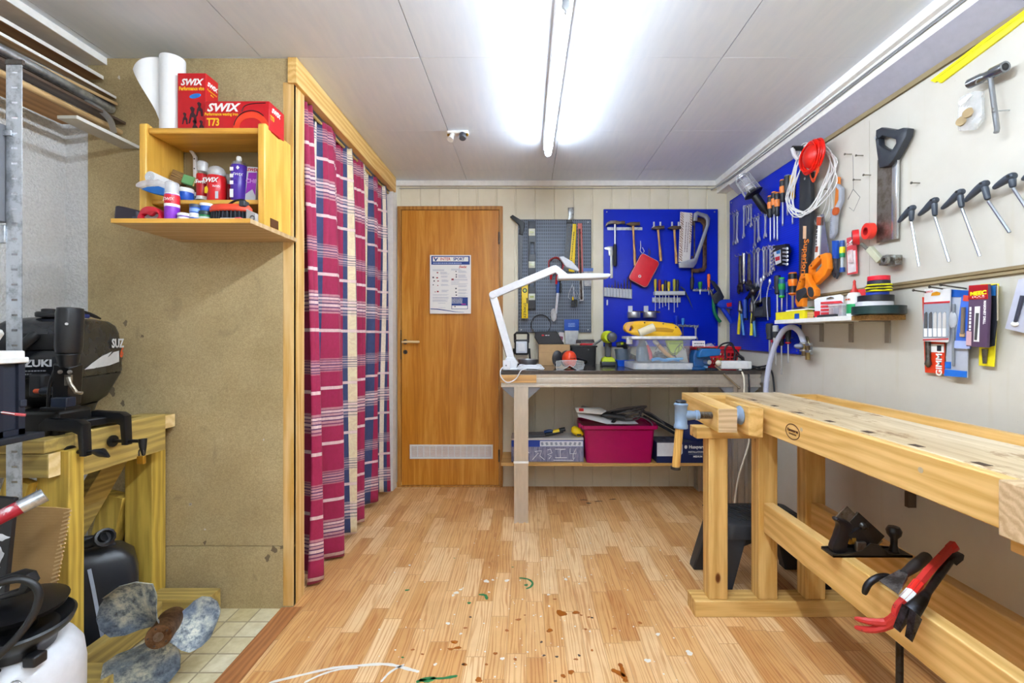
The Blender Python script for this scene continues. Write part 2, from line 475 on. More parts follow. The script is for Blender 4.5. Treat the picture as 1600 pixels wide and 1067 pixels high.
stroke(gg, [on_floor(*q) for q in ((811,903),(825,905),(832,911),(829,917),(822,920))],.006)
stroke(gg, [on_floor(*q) for q in ((748,929),(758,930),(761,937))],.007)
stroke(gg, [on_floor(*q) for q in ((650,1066),(668,1060),(690,1060),(715,1056))],.006)
stroke(gg, [on_floor(*q) for q in ((655,1062),(670,1064),(680,1058))],.006)
for u_, v_ in [(846,1003),(870,1026),(905,1024),(925,965),(735,964),(724,1038),(850,1024),(868,1064)]:
    p = on_floor(u_, v_); blob(gd, p.x, p.y, .005)
for u_, v_ in [(920,786),(935,783),(958,780),(912,781)]:
    p = on_floor(u_, v_); blob(gd, p.x, p.y, .02,.4, rag=.6)
gw.build('white_paint_splatter', plain('E9E6DF', .5), fl); gb.build('brown_stain', plain('A45A14', .3), fl)
gg.build('green_paint_splatter', plain('2B7A45', .5), fl); gd.build('dark_stain', plain('4A3A30', .5), fl)

# ---- ceiling: painted panels with thin open joints
k = N('ceiling_paint'); v = k.coord()
k.base(k.ramp(k.noise(k.mapping(v, (1,.15,1)),40,4),[(.3, 'DFE9F6'),(.7, 'E6EEF9')])); k.bump(k.noise(k.mapping(v, (1,.08,1)),90,3),.08,.001)
CEIL = k.set(.6)
g = G()
xs = [XL - .1,-1.715,-1.10,-.44,.19,.815,1.44, XR + .05]
ys = [YR, -.55,.63,1.86,2.52,3.12, YB + .05]
for i in range(len(xs) - 1):
    for j in range(len(ys) - 1):
        g.span((xs[i] + .0013, ys[j] + .0005, ZC),(xs[i + 1] - .0013, ys[j + 1] - .0005, ZC + .012))
ce = struct(g.build('ceiling', CEIL, bev=.001, seg=1), 'painted ceiling boards')
G().span((XL - .1, YR, ZC + .013),(XR + .05, YB + .05, ZC + .03)).build('backing', plain('6B6862', .8), ce)

# ---- back wall: tongue and groove boards (one profile)
k = N('panel_paint'); v = k.coord()
cc = k.ramp(k.noise(v, 6,5,.6),[(.3, 'E0D8C0'),(.7, 'E9E2CC')])
k.base(cc); k.bump(k.noise(k.mapping(v, (1,1,.1)),120,3),.05,.001)
PANEL = k.set(.5)
prof = []; x = -1.2; gx0 = .635 - .143*13
for i in range(24):
    xg = gx0 + .143*i
    prof += [(xg - .006, YB),(xg - .0035, YB + .007),(xg + .0055, YB + .007),(xg + .008, YB)]
prof = [(-1.4, YB)] + [p for p in prof if -1.39 < p[0] < XR + .05] + [(XR + .06, YB),(XR + .06, YB + .05),(-1.4, YB + .05)]
struct(G().prismz(prof, -.02, ZC + .01).build('wall_back', PANEL, sharp=20), 'cream tongue and groove boards')
# ---- right wall
k = N('wall_paint'); v = k.coord()
cc = k.ramp(k.noise(v, 5,5,.6),[(.3, 'C6C1B5'),(.75, 'CECABF')])
sp = k.ramp(k.noise(v, 55,6,.75),[(.66, 'FFFFFF'),(.74, 'B9AC93')]); cc = k.mix(.35, cc, sp, 'MULTIPLY')
st = k.ramp(k.noise(k.mapping(v, (1,9,.7)),2.2,2),[(.63, 'FFFFFF'),(.7, 'EAE0B8')]); cc = k.mix(.15, cc, st, 'MULTIPLY')
k.base(cc); k.bump(k.noise(v, 70,3),.05,.001)
WALLP = k.set(.55)
struct(G().span((XR, YR, -.02),(XR + .06, YB, ZC + .01)).build('wall_right', WALLP), 'cream painted wall')
# upper board standing proud, with brown gap below it
g = G(); g.span((XR - .008,-1.2,1.338),(XR, 2.36,2.08)); struct(g.build('wall_right_board', WALLP, bev=.001), 'painted upper wall board')
g = G()
for (u0, v0),(u1, v1) in (((1310,430),(1310,240)),):
    pass
for yy_ in (1.946,):
    g.span((XR - .009, yy_ - .0008,1.34),(XR - .0075, yy_ + .0008,2.06))
g.build('board_joint', plain('B5AE9E', .7), bpy.data.objects['wall_right_board'])
rail = plain('8C7A58', .6)
g = G(); g.prism([(XR, 1.312),(XR - .010,1.315),(XR - .006,1.325),(XR - .012,1.328),(XR - .012,1.338),(XR, 1.338)],-1.2,2.40)
struct(g.build('trim_2', rail), 'brown moulding under the upper wall board')
# ---- boxed pipe run along the top of the right wall
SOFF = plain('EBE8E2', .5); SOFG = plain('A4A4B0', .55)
g = G(); g.prism([(1.425, ZC),(1.425,2.183),(XR + .001,2.106),(XR + .001, ZC)], YR, 3.14); so_ = struct(g.build('soffit_boxing', SOFF), 'boxed sloping soffit along the right wall')
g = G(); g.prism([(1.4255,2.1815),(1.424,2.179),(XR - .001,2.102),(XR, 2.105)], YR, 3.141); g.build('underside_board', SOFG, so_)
g = G(); g.prism([(1.425, ZC),(1.425,2.19),(XR + .001,2.19),(XR + .001, ZC)],3.14, YB + .002); struct(g.build('soffit_boxing', SOFF), 'boxed sloping soffit along the right wall')
g = G(); g.span((XR - .012, YR, 2.088),(XR, 2.25,2.108)); struct(g.build('gap_shade_strip', plain('8F7F5E', .6)), 'brown strip painting the shadow gap under the soffit')  # brown strip stands for the shadow gap under the soffit, no real batten
# cornices
COVE = plain('EDECE8', .45)
g = G(); g.prism([(1.405, ZC),(1.405,2.243),(1.412,2.24),(1.425,2.24),(1.425, ZC)], YR, YB - .02); struct(g.build('trim_3', COVE), 'white cornice on the right')
g = G(); g.span((XC, YB - .026,2.24),(1.425, YB, ZC)); struct(g.build('trim_4', COVE, bev=.003), 'white cornice on the back wall')
# ---- left wall: rough white plaster, with the masonry return
k = N('rough_plaster'); v = k.coord()
nn = k.noise(v, 105,4,.6); big = k.noise(v, 9,3)
k.base(k.ramp(nn, [(.25, 'DEDEDE'),(.6, 'F0F0F0')])); k.bump(k.math('ADD', nn, k.math('MULTIPLY', big, .5)),1.0,.012)
PLAST = k.set(.8)
struct(G().span((XL - .06, YR, -.04),(XL, YC + .02, ZC + .01)).build('wall_left', PLAST), 'rough white plaster wall')
struct(G().span((XL, YC + .008,-.04),(-1.7, YC + .05, ZC + .01)).build('wall_left_return', PLAST), 'rough plaster return beside the chipboard')
struct(G().span((XL, YR, 2.25),(-1.743, YC, ZC)).build('trim_5', COVE, bev=.002), 'white boxing along the left ceiling edge')
# ---- closet front: raw chipboard
k = N('chipboard'); v = k.coord()
sp = k.noise(v, 190,5,.7); big = k.noise(v, 3.2,4)
cc = k.ramp(sp, [(.3, 'A39067'),(.5, 'BAA67B'),(.72, 'CDBB90')])
cc = k.mix(.7, cc, k.ramp(big, [(.3, 'D8D0C0'),(.7, 'FFFFFF')]), 'MULTIPLY')
sm = k.ramp(k.noise(k.mapping(v, (1,1,.55)),11,3,.5,.6),[(.64, 'FFFFFF'),(.74, '5A4C3C')])
cc = k.mix(.3, cc, sm, 'MULTIPLY')
k.base(cc); CHIP = k.set(.7)
g = G(); g.span((-1.825, YC, .251),(XC, YC + .016, ZC)); g.span((-1.825, YC, -.012),(XC, YC + .016,.248))
wc = struct(g.build('wall_closet', CHIP, bev=.0008, seg=1), 'raw brown chipboard closet front')
for nm, lst, mt in (('dirt_smudge', [(186,560,.012),(196,505,.008),(222,525,.006),(176,612,.012),(297,788,.004),(320,848,.006),(428,858,.012),(418,872,.010),(440,855,.008),(168,565,.010),(192,630,.008)], plain('75654C', .8)),
                    ('paper_scrap', [(297,788,.006),(320,827,.004),(186,121,.005),(412,687,.003)], plain('CFC8BA', .8))):
    g = G()
    for u_, v_, r_ in lst:
        p = at(u_, v_, YC)
        n = 12; ph = random.random()*6
        g.prism([(p.x + r_*(1 + .4*math.sin(3*a + ph))*math.cos(a), p.z + 1.3*r_*(1 + .4*math.sin(2*a + ph))*math.sin(a)) for a in [2 * PI * i/n for i in range(n)]], YC - .0006, YC)
    g.build(nm, mt, wc)
# closet edge post, head beam and inner darkness
PINE = wood('pine_trim', 'E6C285', 'C9963F', 'Z', 1.2,.5)
PINEY = wood('pine_trim_long', 'E8C47F', 'CD9A48', 'Y', 1.2,.5)
g = G(); g.span((XC - .045, YC - .001,0),(XC + .0, YC + .09,2.18)); struct(g.build('closet_post', PINE, bev=.002), 'pine corner post of the closet')
g = G(); g.span((XC - .02, YC - .012,2.172),(XC + .018,3.27, ZC - .002)); struct(g.build('closet_head_beam', PINEY, bev=.002), 'pine head board over the curtain')
CLW = plain('E8E6E0', .55)
g = G(); g.span((XC - .045,3.245,0),(XC + .002, YB, 2.175)); struct(g.build('closet_jamb', CLW, bev=.002), 'white closet side jamb')
g = G(); g.span((XC - .045,3.27,2.172),(XC + .002, YB, ZC)); struct(g.build('closet_jamb', CLW), 'white closet side jamb')
g = G(); g.span((-1.72, YC + .016,-.02),(-1.70, YB, ZC)); struct(g.build('wall_closet_inside', plain('9C9488', .8)), 'closet inside wall')
g = G(); g.span((-1.72, YC + .016,-.03),(XC, YB, -.001)); struct(g.build('floor_closet', LAM), 'closet floor')
# small skirting block by the door
g = G(); g.span((XC, YB - .012,0),(-.957 + .03, YB, .035)); struct(g.build('baseboard_back', PINEY), 'short pine skirting')
# ---- rear wall behind the camera
struct(G().span((XL - .06, YR - .06,-.04),(XR + .06, YR, ZC + .03)).build('wall_rear', plain('DAD7CE', .6)), 'wall behind the camera')

# ---- the door
k = N('door_veneer'); v = k.coord()
n1 = k.noise(k.mapping(v, (1,1,.08)),16,5,.62,1.0); n2 = k.noise(k.mapping(v, (1,1,.03)),90,2)
f = k.math('ADD', k.math('MULTIPLY', n1,.8), k.math('MULTIPLY', n2,.25))
k.base(k.ramp(f, [(.3, 'A05E12'),(.5, 'C07B22'),(.72, 'DA9E44')])); k.bump(f, .04,.0005)
VEN = k.set(.35)
dr = bpy.data.objects.new('door_1', None); COL.objects.link(dr); struct(dr, 'brown veneered door with a white vent grille')
x0, x1 = -.957,-.173; dr.location = ((x0 + x1)/2, YB, 0); wd = x1 - x0
FR = wood('door_frame_wood', 'C08A42', '99601F', 'Z', 1,.4, False)
g = G(); zt = 2.09
g.span((-wd/2,-.02,0),(-wd/2 + .026,.02, zt)); g.span((wd/2 - .026,-.02,0),(wd/2,.02, zt)); g.span((-wd/2 + .026,-.02, zt - .026),(wd/2 - .026,.02, zt)); g.span((-wd/2 + .026,-.022,0),(wd/2 - .026,.02,.012))
g.build('frame', FR, dr, bev=.002)
lw = wd/2 - .029
G().span((-lw, -.012,.014),(lw, .02, zt - .029)).build('leaf', VEN, dr, bev=.0015)
lx = lambda u: (u - 822)*(YB - .02) / F - dr.location.x
lz = lambda v_: H - (v_ - 525)*(YB - .02) / F
g = G(); g.cyl((lx(633),-.012, lz(534)),(lx(633),-.018, lz(534)),.019, n=20); g.cyl((lx(633),-.015, lz(534)),(lx(633),-.055, lz(534)),.008)
hd = g.build('handle_rose', DSTEEL, dr)
g = G(); g.tube(smooth_path([(lx(630),-.055, lz(534.5)),(lx(637),-.057, lz(534)),(lx(648),-.055, lz(534)),(lx(657),-.05, lz(534.2))],4),[.008]*4 + [.0095]*8 + [.007],10)
g.build('handle', wood('handle_pale_wood', 'F0D9AC', 'D8B679', 'X', 4,.4, False), dr)
g = G(); g.cyl((lx(633),-.012, lz(550)),(lx(633),-.017, lz(550)),.016, n=20)
ke = g.build('keyhole_plate', DSTEEL, dr)
G().span((lx(633) - .003,-.0175, lz(550) - .008),(lx(633) + .003,-.0165, lz(550) + .008)).build('keyhole', BLACK, ke)
for zz in (lz(372), lz(712)):
    G().cyl((wd/2 - .028,-.022, zz - .045),(wd/2 - .028,-.022, zz + .045),.006, n=10).build('hinge', DSTEEL, dr)
G().span((-wd/2 + .024,-.0205,.95),(-wd/2 + .028,-.012,1.17)).build('strike_plate', DSTEEL, dr)
vx0, vx1, vz0, vz1 = lx(640), lx(770), lz(717), lz(695)
g = G(); g.plate([[(vx0, vz0),(vx1, vz0),(vx1, vz1),(vx0, vz1)],[(vx0 + .012, vz0 + .012),(vx1 - .012, vz0 + .012),(vx1 - .012, vz1 - .012),(vx0 + .012, vz1 - .012)]],.008,-.014,.001)
va = g.build('vent_frame', WHITE, dr)
g = G()
for i in range(9):
    zz = vz0 + .014 + (vz1 - vz0 - .026)*i/8.0
    g.box(((vx0 + vx1)/2,-.013, zz),(vx1 - vx0 - .022,.004,.006),(.5,0,0))
for i in range(1,13):
    xx = vx0 + .012 + (vx1 - vx0 - .024)*i/13
    g.span((xx - .0025,-.0165, vz0 + .01),(xx + .0025,-.012, vz1 - .01))
g.build('vent_slats', plain('E4E6E8', .4), va)
# the poster on the door
PB = plain('123A86', .5); PR = plain('C0201E', .5)
pw = Wall('back', .034)
t, L = pw.hang(703.5,490, 'door_poster', 'white sheet with a blue header taped to the brown door', 'poster')
(px0, pz0),(px1, pz1) = L((671.8,490),(736,398.5))
G().span((px0,-.0006, pz0),(px1,.0006, pz1)).build('sheet', PAPER, t)
pl = lambda u, v_: (lambda q: Vector((q[0],-.0009, q[1])))(L((u, v_))[0])
R_, U_ = Vector((1,0,0)), Vector((0,0,1))
def pbox(g, u0, v0, u1, v1, y=-.0008):
    a, b = pl(u0, v0), pl(u1, v1); g.span((a.x, y - .0004, b.z),(b.x, y + .0004, a.z))
g = G(); pbox(g, 674,400,734,413.5); g.build('header_band', PB, t); g = G(); pbox(g, 705.5,464.5,731,483); g.build('blue_panel', PB, t)
g = G(); pbox(g, 676.3,401.5,731.8,408.5,-.0014); g.build('header_field', PAPER, t); g = G(); pbox(g, 706.3,477.5,730.2,482.3,-.0014); g.build('panel_footer', PAPER, t)
letters([('INTER', .030, pl(696,405) + Vector((0,-.0012,0)), R_, U_, {'bold': .0003, 'sx': .92})], PR, t)
letters([('SPORT', .030, pl(717,405) + Vector((0,-.0012,0)), R_, U_, {'bold': .0009, 'sx': .92})], PB, t)
g = G(); a = pl(678,402.5); g.prism([(a.x, a.z),(a.x + .008, a.z),(a.x + .014, a.z - .014),(a.x + .024, a.z),(a.x + .032, a.z),(a.x + .016, a.z - .026),(a.x + .01, a.z - .026)],-.0025,-.0012)
g.build('emblem', PB, t)
G().ball((a.x + .002,-.002, a.z - .002),(.005,.0006,.005),10).build('emblem_dot', PR, t)
letters([('Swix', .026, pl(722.5,417), R_, U_, {'bold': .0006, 'shear': .35, 'sx': 1.15})], PR, t)
dashes(.010,.21, pl(699,411.2) + Vector((0,-.001,0)), R_, U_, plain('B7C6E6', .5), t)
g = G(); random.seed(5)
for u0, u1, vv0, vv1 in ((676,697,421,423),(688,702,425,428),(689,702,431,433),(690,702,437,440),(689,702,444,446),(690,702,453,456),(676,702,460,461.5),(676,702,464,466),(676,700,468,471),
                       (705,723,420,422),(716,731,423,426),(716,731,429,434),(705,731,436,438),(705,719,440,441),(705,731,443,444),(716,731,446,448),(716,731,452,454),(716,731,457,459),(716,731,462,463)):
    y_ = vv0
    while y_ < vv1:
        pbox(g, u0, y_, u1 - random.random()*4, y_ + .35); y_ += .95
pbox(g, 684.5,473.5,696,473.9); pbox(g, 685,480.3,696,480.6)
g.build('small_print', plain('A9AFC0', .6), t)
g = G()
for u_, v_, s_ in ((683.5,426,1.1),(683,434,1.2),(684.5,439,1),(684,446,.8),(684,455.5,1.3),(680,456,.7),(707,436.5,1.6)): pbox(g, u_ - s_, v_ - s_*.8, u_ + s_*1.2, v_ + s_*.8)
g.build('red_picture', plain('9C2430', .5), t)
g = G()
for u_, v_, s_ in ((713,429.3,1),(713,432.6,1),(677,433.5,1.2),(678.5,439,1),(677,445,.8),(712.5,450.8,1.1),(712.5,456.5,1),(713,461,1),(712.5,424,.8),(711,479,.9)): pbox(g, u_ - s_, v_ - s_, u_ + s_, v_ + s_, -.0016)
g.build('dark_picture', plain('4C505A', .5), t)
g = G(); q = [pl(u, v_) for u, v_ in ((672.5,483.2),(684,483.8),(697,485.5),(712,487.6),(725,487.8),(725,487.5),(712,486.8),(697,484.3),(684,482.3),(672.5,482))]
g.prism([(p.x, p.z) for p in q],-.0013,-.0006); g.build('wave_line', PB, t)
g = G(); pbox(g, 721,474.5,728,476,-.0014); g.build('pink_stamp', plain('C0259A', .5), t)
dashes(.006,.08, pl(714,466.8) + Vector((0,-.0008,0)), R_, U_, PAPER, t, 4)

# ---- ceiling lights: batten fittings with bare tubes
k = N('tube_glow'); k.base('FFFFFF'); k.b.inputs['Emission Color'].default_value = (.82,.935,1.06,1); k.b.inputs['Emission Strength'].default_value = TUBE_POWER
GLOW = k.set(.3)
k = N('tube_glow_behind'); k.base('FFFFFF'); k.b.inputs['Emission Color'].default_value = (.82,.935,1.06,1); k.b.inputs['Emission Strength'].default_value = FILL_POWER
GLOW2 = k.set(.3)
LAMPW = plain('EDEDEB', .35)
def batten(y0, y1, x, label, mat):
    t = thing('fluorescent_light', label, 'ceiling light', (x, (y0 + y1)/2, ZC),0, 'fluorescent ceiling lights'); h = (y1 - y0)/2
    g = G(); g.prism([(-.032,0),(-.028,-.045),(-.018,-.05),(.018,-.05),(.028,-.045),(.032,0)],-h - .02, h + .02); g.build('housing', LAMPW, t, bev=.002)
    for e in (-1,1):
        g = G(); g.prism([(-.012,-.045),(-.014,-.08),(0,-.099),(.014,-.08),(.012,-.045)], e*h - .012, e*h + .012); g.build('lamp_holder', plain('A9ABAD', .4), t, bev=.002)
    G().cyl((0,-h + .013,-.074),(0, h - .013,-.076),.019, n=14).build('tube', mat, t)
batten(1.47,2.66,.13, 'lit white fluorescent batten light in the middle of the ceiling', GLOW)
batten(.10,1.38,.12, 'lit white fluorescent batten light next to the one in view, nearer the viewer', GLOW2)
batten(-1.50,-.25,.12, 'unseen fluorescent batten light added near the rear wall as fill', GLOW2)  # unseen fixture, added for soft fill from behind the camera
# ---- ceiling socket with two knobs
p = on_x(716,211,-.36)
d_ = (2.262 - H) * F / (525 - 211); xx = (716 - 822)*d_ / F
t = thing('ceiling_spotlight', 'small white ceiling plate carrying one white and one dark spot', 'spotlight', (xx, d_, ZC))
G().span((-.06,-.025,-.016),(.06,.025,0)).build('base_plate', WHITE, t, bev=.006)
G().lathe([(.014,0),(.012,.02),(.018,.05),(.016,.05)],(-.03,-.005,-.014),(-.25,-.55,-1)).build('white_head', WHITE, t)
G().lathe([(.016,0),(.021,.012),(.021,.034),(.016,.04)],(.025,-.005,-.014),(.1,-.6,-1)).build('dark_head', plain('3C4048', .35), t)
g = G(); g.ball((.052,-.01,-.02),(.009,.012,.009),10); g.ball((-.055,0,-.018),(.009,.012,.008),10); g.build('screw_cap', BRASS, t)
# ---- cables under the cornices
g = G()
g.tube(smooth_path([(1.417,-.6,2.222),(1.418,.8,2.224),(1.417,1.6,2.219),(1.417,2.3,2.224),(1.418,3.0,2.222),(1.40, YB - .012,2.222)],6),.0032,6)
tag(g.build('cable', plain('9A9C9E', .4)), 'upper grey cable clipped below the right cornice', 'cable')
g = G(); g.tube(smooth_path([(1.419,-.6,2.212),(1.42,.9,2.206),(1.419,1.7,2.213),(1.42,2.5,2.208),(1.419,3.1,2.214),(1.38, YB - .008,2.214)],6),.0032,6)
tag(g.build('cable', plain('8C8E92', .4)), 'lower grey cable clipped below the right cornice', 'cable')
g = G(); g.tube(smooth_path([(XC + .02, YB - .006,2.225),(-.4, YB - .006,2.228),(.2, YB - .006,2.224),(.8, YB - .006,2.227),(1.40, YB - .006,2.224)],6),.003,6)
tag(g.build('cable', plain('A7A59E', .4)), 'grey cable along the boards under the back cornice', 'cable')

# ---- the plaid curtain
k = N('plaid_cloth'); uv = k.n('ShaderNodeUVMap', uv_map='cloth'); sx = k.n('ShaderNodeSeparateXYZ'); k.l(uv.outputs[0], sx.inputs[0])
U = k.math('FRACT', k.math('DIVIDE', sx.outputs[0],1.16)); V = k.math('FRACT', k.math('DIVIDE', sx.outputs[1],.56))
CR, NV, CM, PK = '9E1248', '33406C', 'EADFC6', 'D9A9AE'
CQ = 'E8DAB2'
base = k.ramp(U, [(0, CR),(.11, NV),(.125, CM),(.137, NV),(.142, CM),(.155, NV),(.17, CR),(.29, NV),(.30, CM),(.315, CR),(.40, NV),(.42, CQ),(.445, NV),(.449, CQ),(.475, NV),(.479, CQ),(.505, NV),(.525, CR),(.60, NV),(.605, CQ),(.63, NV),(.634, CQ),(.665, NV),(.67, CQ),(.705, NV),(.74, CR),(.87, NV),(.88, CM),(.895, NV),(.91, CR)], 'CONSTANT')
W_, K_ = 'FFFFFF', '000000'
hs = k.ramp(V, [(0, K_),(.04, W_),(.068, K_),(.205, 'AAAAAA'),(.222, K_),(.232, 'BBBBBB'),(.252, K_),(.262, W_),(.288, K_),(.298, 'CCCCCC'),(.318, K_),(.328, W_),(.345, K_),(.355, 'AAAAAA'),(.372, K_),(.535, W_),(.562, K_),(.69, '888888'),(.70, K_),(.71, 'AAAAAA'),(.72, K_),(.73, 'BBBBBB'),(.745, K_),(.755, 'BBBBBB'),(.77, K_),(.78, 'AAAAAA'),(.79, K_),(.80, '888888'),(.81, K_)], 'CONSTANT')
hn = k.ramp(V, [(0, K_),(.036, '999999'),(.04, K_),(.068, '999999'),(.072, K_),(.222, 'DDDDDD'),(.232, K_),(.252, W_),(.262, K_),(.288, W_),(.298, K_),(.318, W_),(.328, K_),(.345, 'DDDDDD'),(.355, K_),(.531, '999999'),(.535, K_),(.562, '999999'),(.566, K_),(.70, W_),(.71, K_),(.72, W_),(.73, K_),(.745, W_),(.755, K_),(.77, W_),(.78, K_),(.79, 'DDDDDD'),(.80, K_)], 'CONSTANT')
c = k.mix(k.math('MULTIPLY', hs, .85), base, 'E9D3CE'); c = k.mix(k.math('MULTIPLY', hn, .72), c, NV)
c = k.mix(.25, c, k.ramp(k.noise(k.mapping(uv.outputs[0],(1,.4,1)),60,4,.7,2),[(.4, 'C89098'),(.6, 'FFFFFF')]), 'MULTIPLY')
k.base(c); CLOTH = k.set(.75)
k.b.inputs['Sheen Weight'].default_value = .15
def curtain():
    NS, NZ = 260,46; y0, y1, z1 = 1.985,3.215,2.165
    bm = bmesh.new(); lay = bm.loops.layers.uv.new('cloth'); grid = []; arc = []
    folds = 5.6
    for j in range(NZ + 1):
        tz = j / NZ; row = []; s_ = 0; prev = None; ar = []
        for i in range(NS + 1):
            q = i / NS; ph = 2 * PI * folds*(q + .02*math.sin(2 * PI * q*2.3) + .012*math.sin(9*q + tz*3))
            lo = tz ** .7
            amp = (.018 + .042*lo)*(1 + .35*math.sin(5.1*q + 1.2)); fine = .008*(1 - lo)*math.sin(2 * PI * 30*q + 2*math.sin(11*q))
            x = -1.0 + amp*math.sin(ph) + fine + .010*math.sin(2.7*ph + 1)*(.4 + lo*.6)
            x += .012*lo*math.sin(3*q + 2.5*tz)
            yq = y0 + (y1 - y0)*q + .014*math.cos(ph)*(.3 + lo) - .02*tz*(q > .93)*math.sin(PI * (q - .93)/.14)
            zb = .045 - .035*(1 - q) + .012*math.sin(ph*.5); z = z1 + (zb - z1)*tz
            if j == 0: z += .004*math.sin(2 * PI * 34*q)
            p = Vector((x, yq, z))
            if prev is not None: s_ += math.hypot(p.x - prev.x, p.y - prev.y)
            ar.append(s_); prev = p; row.append(bm.verts.new(p))
        grid.append(row); arc.append(ar)
    ref = arc[NZ]
    for j in range(NZ):
        for i in range(NS):
            f = bm.faces.new((grid[j][i], grid[j][i + 1], grid[j + 1][i + 1], grid[j + 1][i])); f.smooth = True
            for lp, (jj_, ii_) in zip(f.loops, ((j, i),(j, i + 1),(j + 1, i + 1),(j + 1, i))):
                lp[lay].uv = (ref[ii_]/ref[NS]*1.14 + .005, grid[jj_][ii_].co.z)
    me = bpy.data.meshes.new('curtain'); bm.to_mesh(me); bm.free(); me.materials.append(CLOTH)
    o = bpy.data.objects.new('curtain', me); COL.objects.link(o)
    so = o.modifiers.new('cloth', 'SOLIDIFY'); so.thickness = .002
    return o
cu = tag(curtain(), 'crimson plaid curtain hanging across the closet opening', 'curtain')
g = G(); g.tube([(-.998,1.965,2.158),(-.998,3.244,2.158)],.007,8); struct(g.build('curtain_rail', plain('B89858', .5)), 'curtain rail under the head beam')
# ================================================================== LEFT SIDE
HONEY = wood('honey_pine', 'F2C25C', 'D6A03C', 'Z', 1.3,.35); HONEYX = wood('honey_pine_across', 'EAB44E', 'C88C2E', 'X', 1.3,.35)
# ---- the little cabinet on the chipboard
cab = thing('wall_cabinet', 'honey pine open wall cabinet with an unfolded flap, on the chipboard', 'cabinet', (-1.21,1.77,1.53))
ox, oy, oz = cab.location
sd = lambda: [(1.675 - oy, .004),(1.862 - oy, .004),(1.862 - oy, .388),(1.80 - oy, .388),(1.775 - oy, .373),(1.72 - oy, .376),(1.705 - oy, .39),(1.685 - oy, .394),(1.675 - oy, .388)]
for nm, xx in (('side_panel', -1.437),('side_panel', -.993)):
    G().prismx(sd(), xx - .011 - ox, xx + .016 - ox).build(nm, HONEY, cab, bev=.004)
G().span((-1.42 - ox, 1.682 - oy, .355),(-1.005 - ox, 1.862 - oy, .377)).build('top_board', HONEYX, cab, bev=.005)
G().span((-1.42 - ox, 1.70 - oy, .094),(-1.005 - ox, 1.862 - oy, .112)).build('shelf', HONEYX, cab, bev=.004)
FLAP = wood('flap_board', 'CDB088', 'B49464', 'X', 1,.5, False)
fp = G().span((-1.432 - ox, 1.545 - oy, -.016),(-.952 - ox, 1.863 - oy, 0)).build('flap', FLAP, cab, bev=.001)
G().span((-1.432 - ox, 1.5445 - oy, -.0155),(-.952 - ox, 1.5465 - oy, -.0005)).build('edge_band', HONEYX, fp)
G().span((-1.41 - ox, 1.857 - oy, .004),(-1.01 - ox, 1.861 - oy, .355)).build('back_rail', plain('8C7A55', .7), cab)
G().span((-.978 - ox, 1.71 - oy, .012),(-.9755 - ox, 1.765 - oy, .045)).build('hinge_recess', plain('5A3412', .5), cab)

def px(u, v, d): return at(u, v, d)
# ---- on top
TOPZ = 1.9075
t = thing('paper_roll', 'tall roll of white paper with a loose flared sheet, on the pine cabinet', 'paper roll', (-1.384,1.755, TOPZ))
TISS = plain('F0F0F0', .85, var=.02)
G().lathe([(.016,.0),(.042,.0),(.042,.302),(.016,.302)], n=32).build('roll', TISS, t, bev=.002)
G().lathe([(.0155,.0),(.019,.0),(.019,.303),(.0155,.303)], n=20).build('core', CARD, t)
g = G(); rows = []
for i in range(13):
    q = i/12; top = .300 - .055*q ** 1.2; bot = .26*q ** .7 + .02
    bot = .06 + .185*q ** .75
    x = -.044 - .088*q; y = -.012 - .030*math.sin(q*2.6)
    rows.append([(x, y - .0008, bot),(x, y - .0008, top),(x, y + .0008, top),(x, y + .0008, bot)])
g.loft(rows); g.build('loose_sheet', TISS, t)

def letter_block(txt, size, o, r, u, mat, par, **kw): return letters([(txt, size, o, r, u, kw)], mat, par)
BXR = plain('C20F1A', .35); BXY = plain('F4C81E', .4)
t = thing('vise_box', 'upright red box with white and yellow lettering beside the paper roll', 'box', (-1.29,1.755, TOPZ))
b = G().span((-.048,-.035,0),(.06,.035,.226)).build('carton', BXR, t, bev=.0015)
letters([('SWIX', .034,(.004,-.0355,.19),(1,0,0),(0,0,1), {'shear': .3, 'bold': .0012, 'sx': .95})], PAPER, t)
letters([('Performance vise', .021,(.006,-.0355,.166),(1,0,0),(0,0,1), {'bold': .0005, 'sx': .66})], BXY, t)
letters([('SWIX', .024,(.0605,0,.19),(0,1,0),(0,0,1), {'shear': .3, 'bold': .0009, 'sx': .9})], PAPER, t)
letters([('Performance', .012,(.0605,0,.168),(0,1,0),(0,0,1), {'sx': .85}),('vise', .012,(.0605,0,.156),(0,1,0),(0,0,1))], BXY, t)
G().plate([(.02 + .022*math.cos(a),.138 + .009*math.sin(a) + .004*math.cos(a)) for a in [2 * PI * i/20 for i in range(20)]],.001,-.0355).build('blue_oval', LBLUE, t)
g = G()
for cx, cz, s_ in ((.012,.062,1),(.038,.085,.85),(.02,.018,.8),(-.018,.05,.7),(.045,.02,.7)):
    g.plate([[(cx + s_*a, cz + s_*c) for a, c in ((-.013,.030),(-.004,.036),(.006,.028),(.003,.012),(.012,.0),(.014,-.03),(.006,-.03),(.002,-.006),(-.006,-.006),(-.012,-.03),(-.018,-.03),(-.012,.004),(-.006,.014))]],.001,-.0356)
g.build('picture_of_vises', plain('3A1A24', .4), t)
t = thing('iron_box', 'wide red box with a picture of a waxing iron, flaps open, on the cabinet', 'box', (-1.098,1.75, TOPZ))
x0, x1, y0, y1 = -.121,.123,-.05,.055
G().span((x0, y0,0),(x1, y1,.108)).build('carton', BXR, t, bev=.0015)
G().add([(x0 + .005, y0 + .004,.109),(x1 - .04, y0 + .004,.109),(x1 - .055, y0 + .04,.127),(x0 + .03, y0 + .04,.127)],[(0,1,2,3)]).build('front_flap', BXR, t)
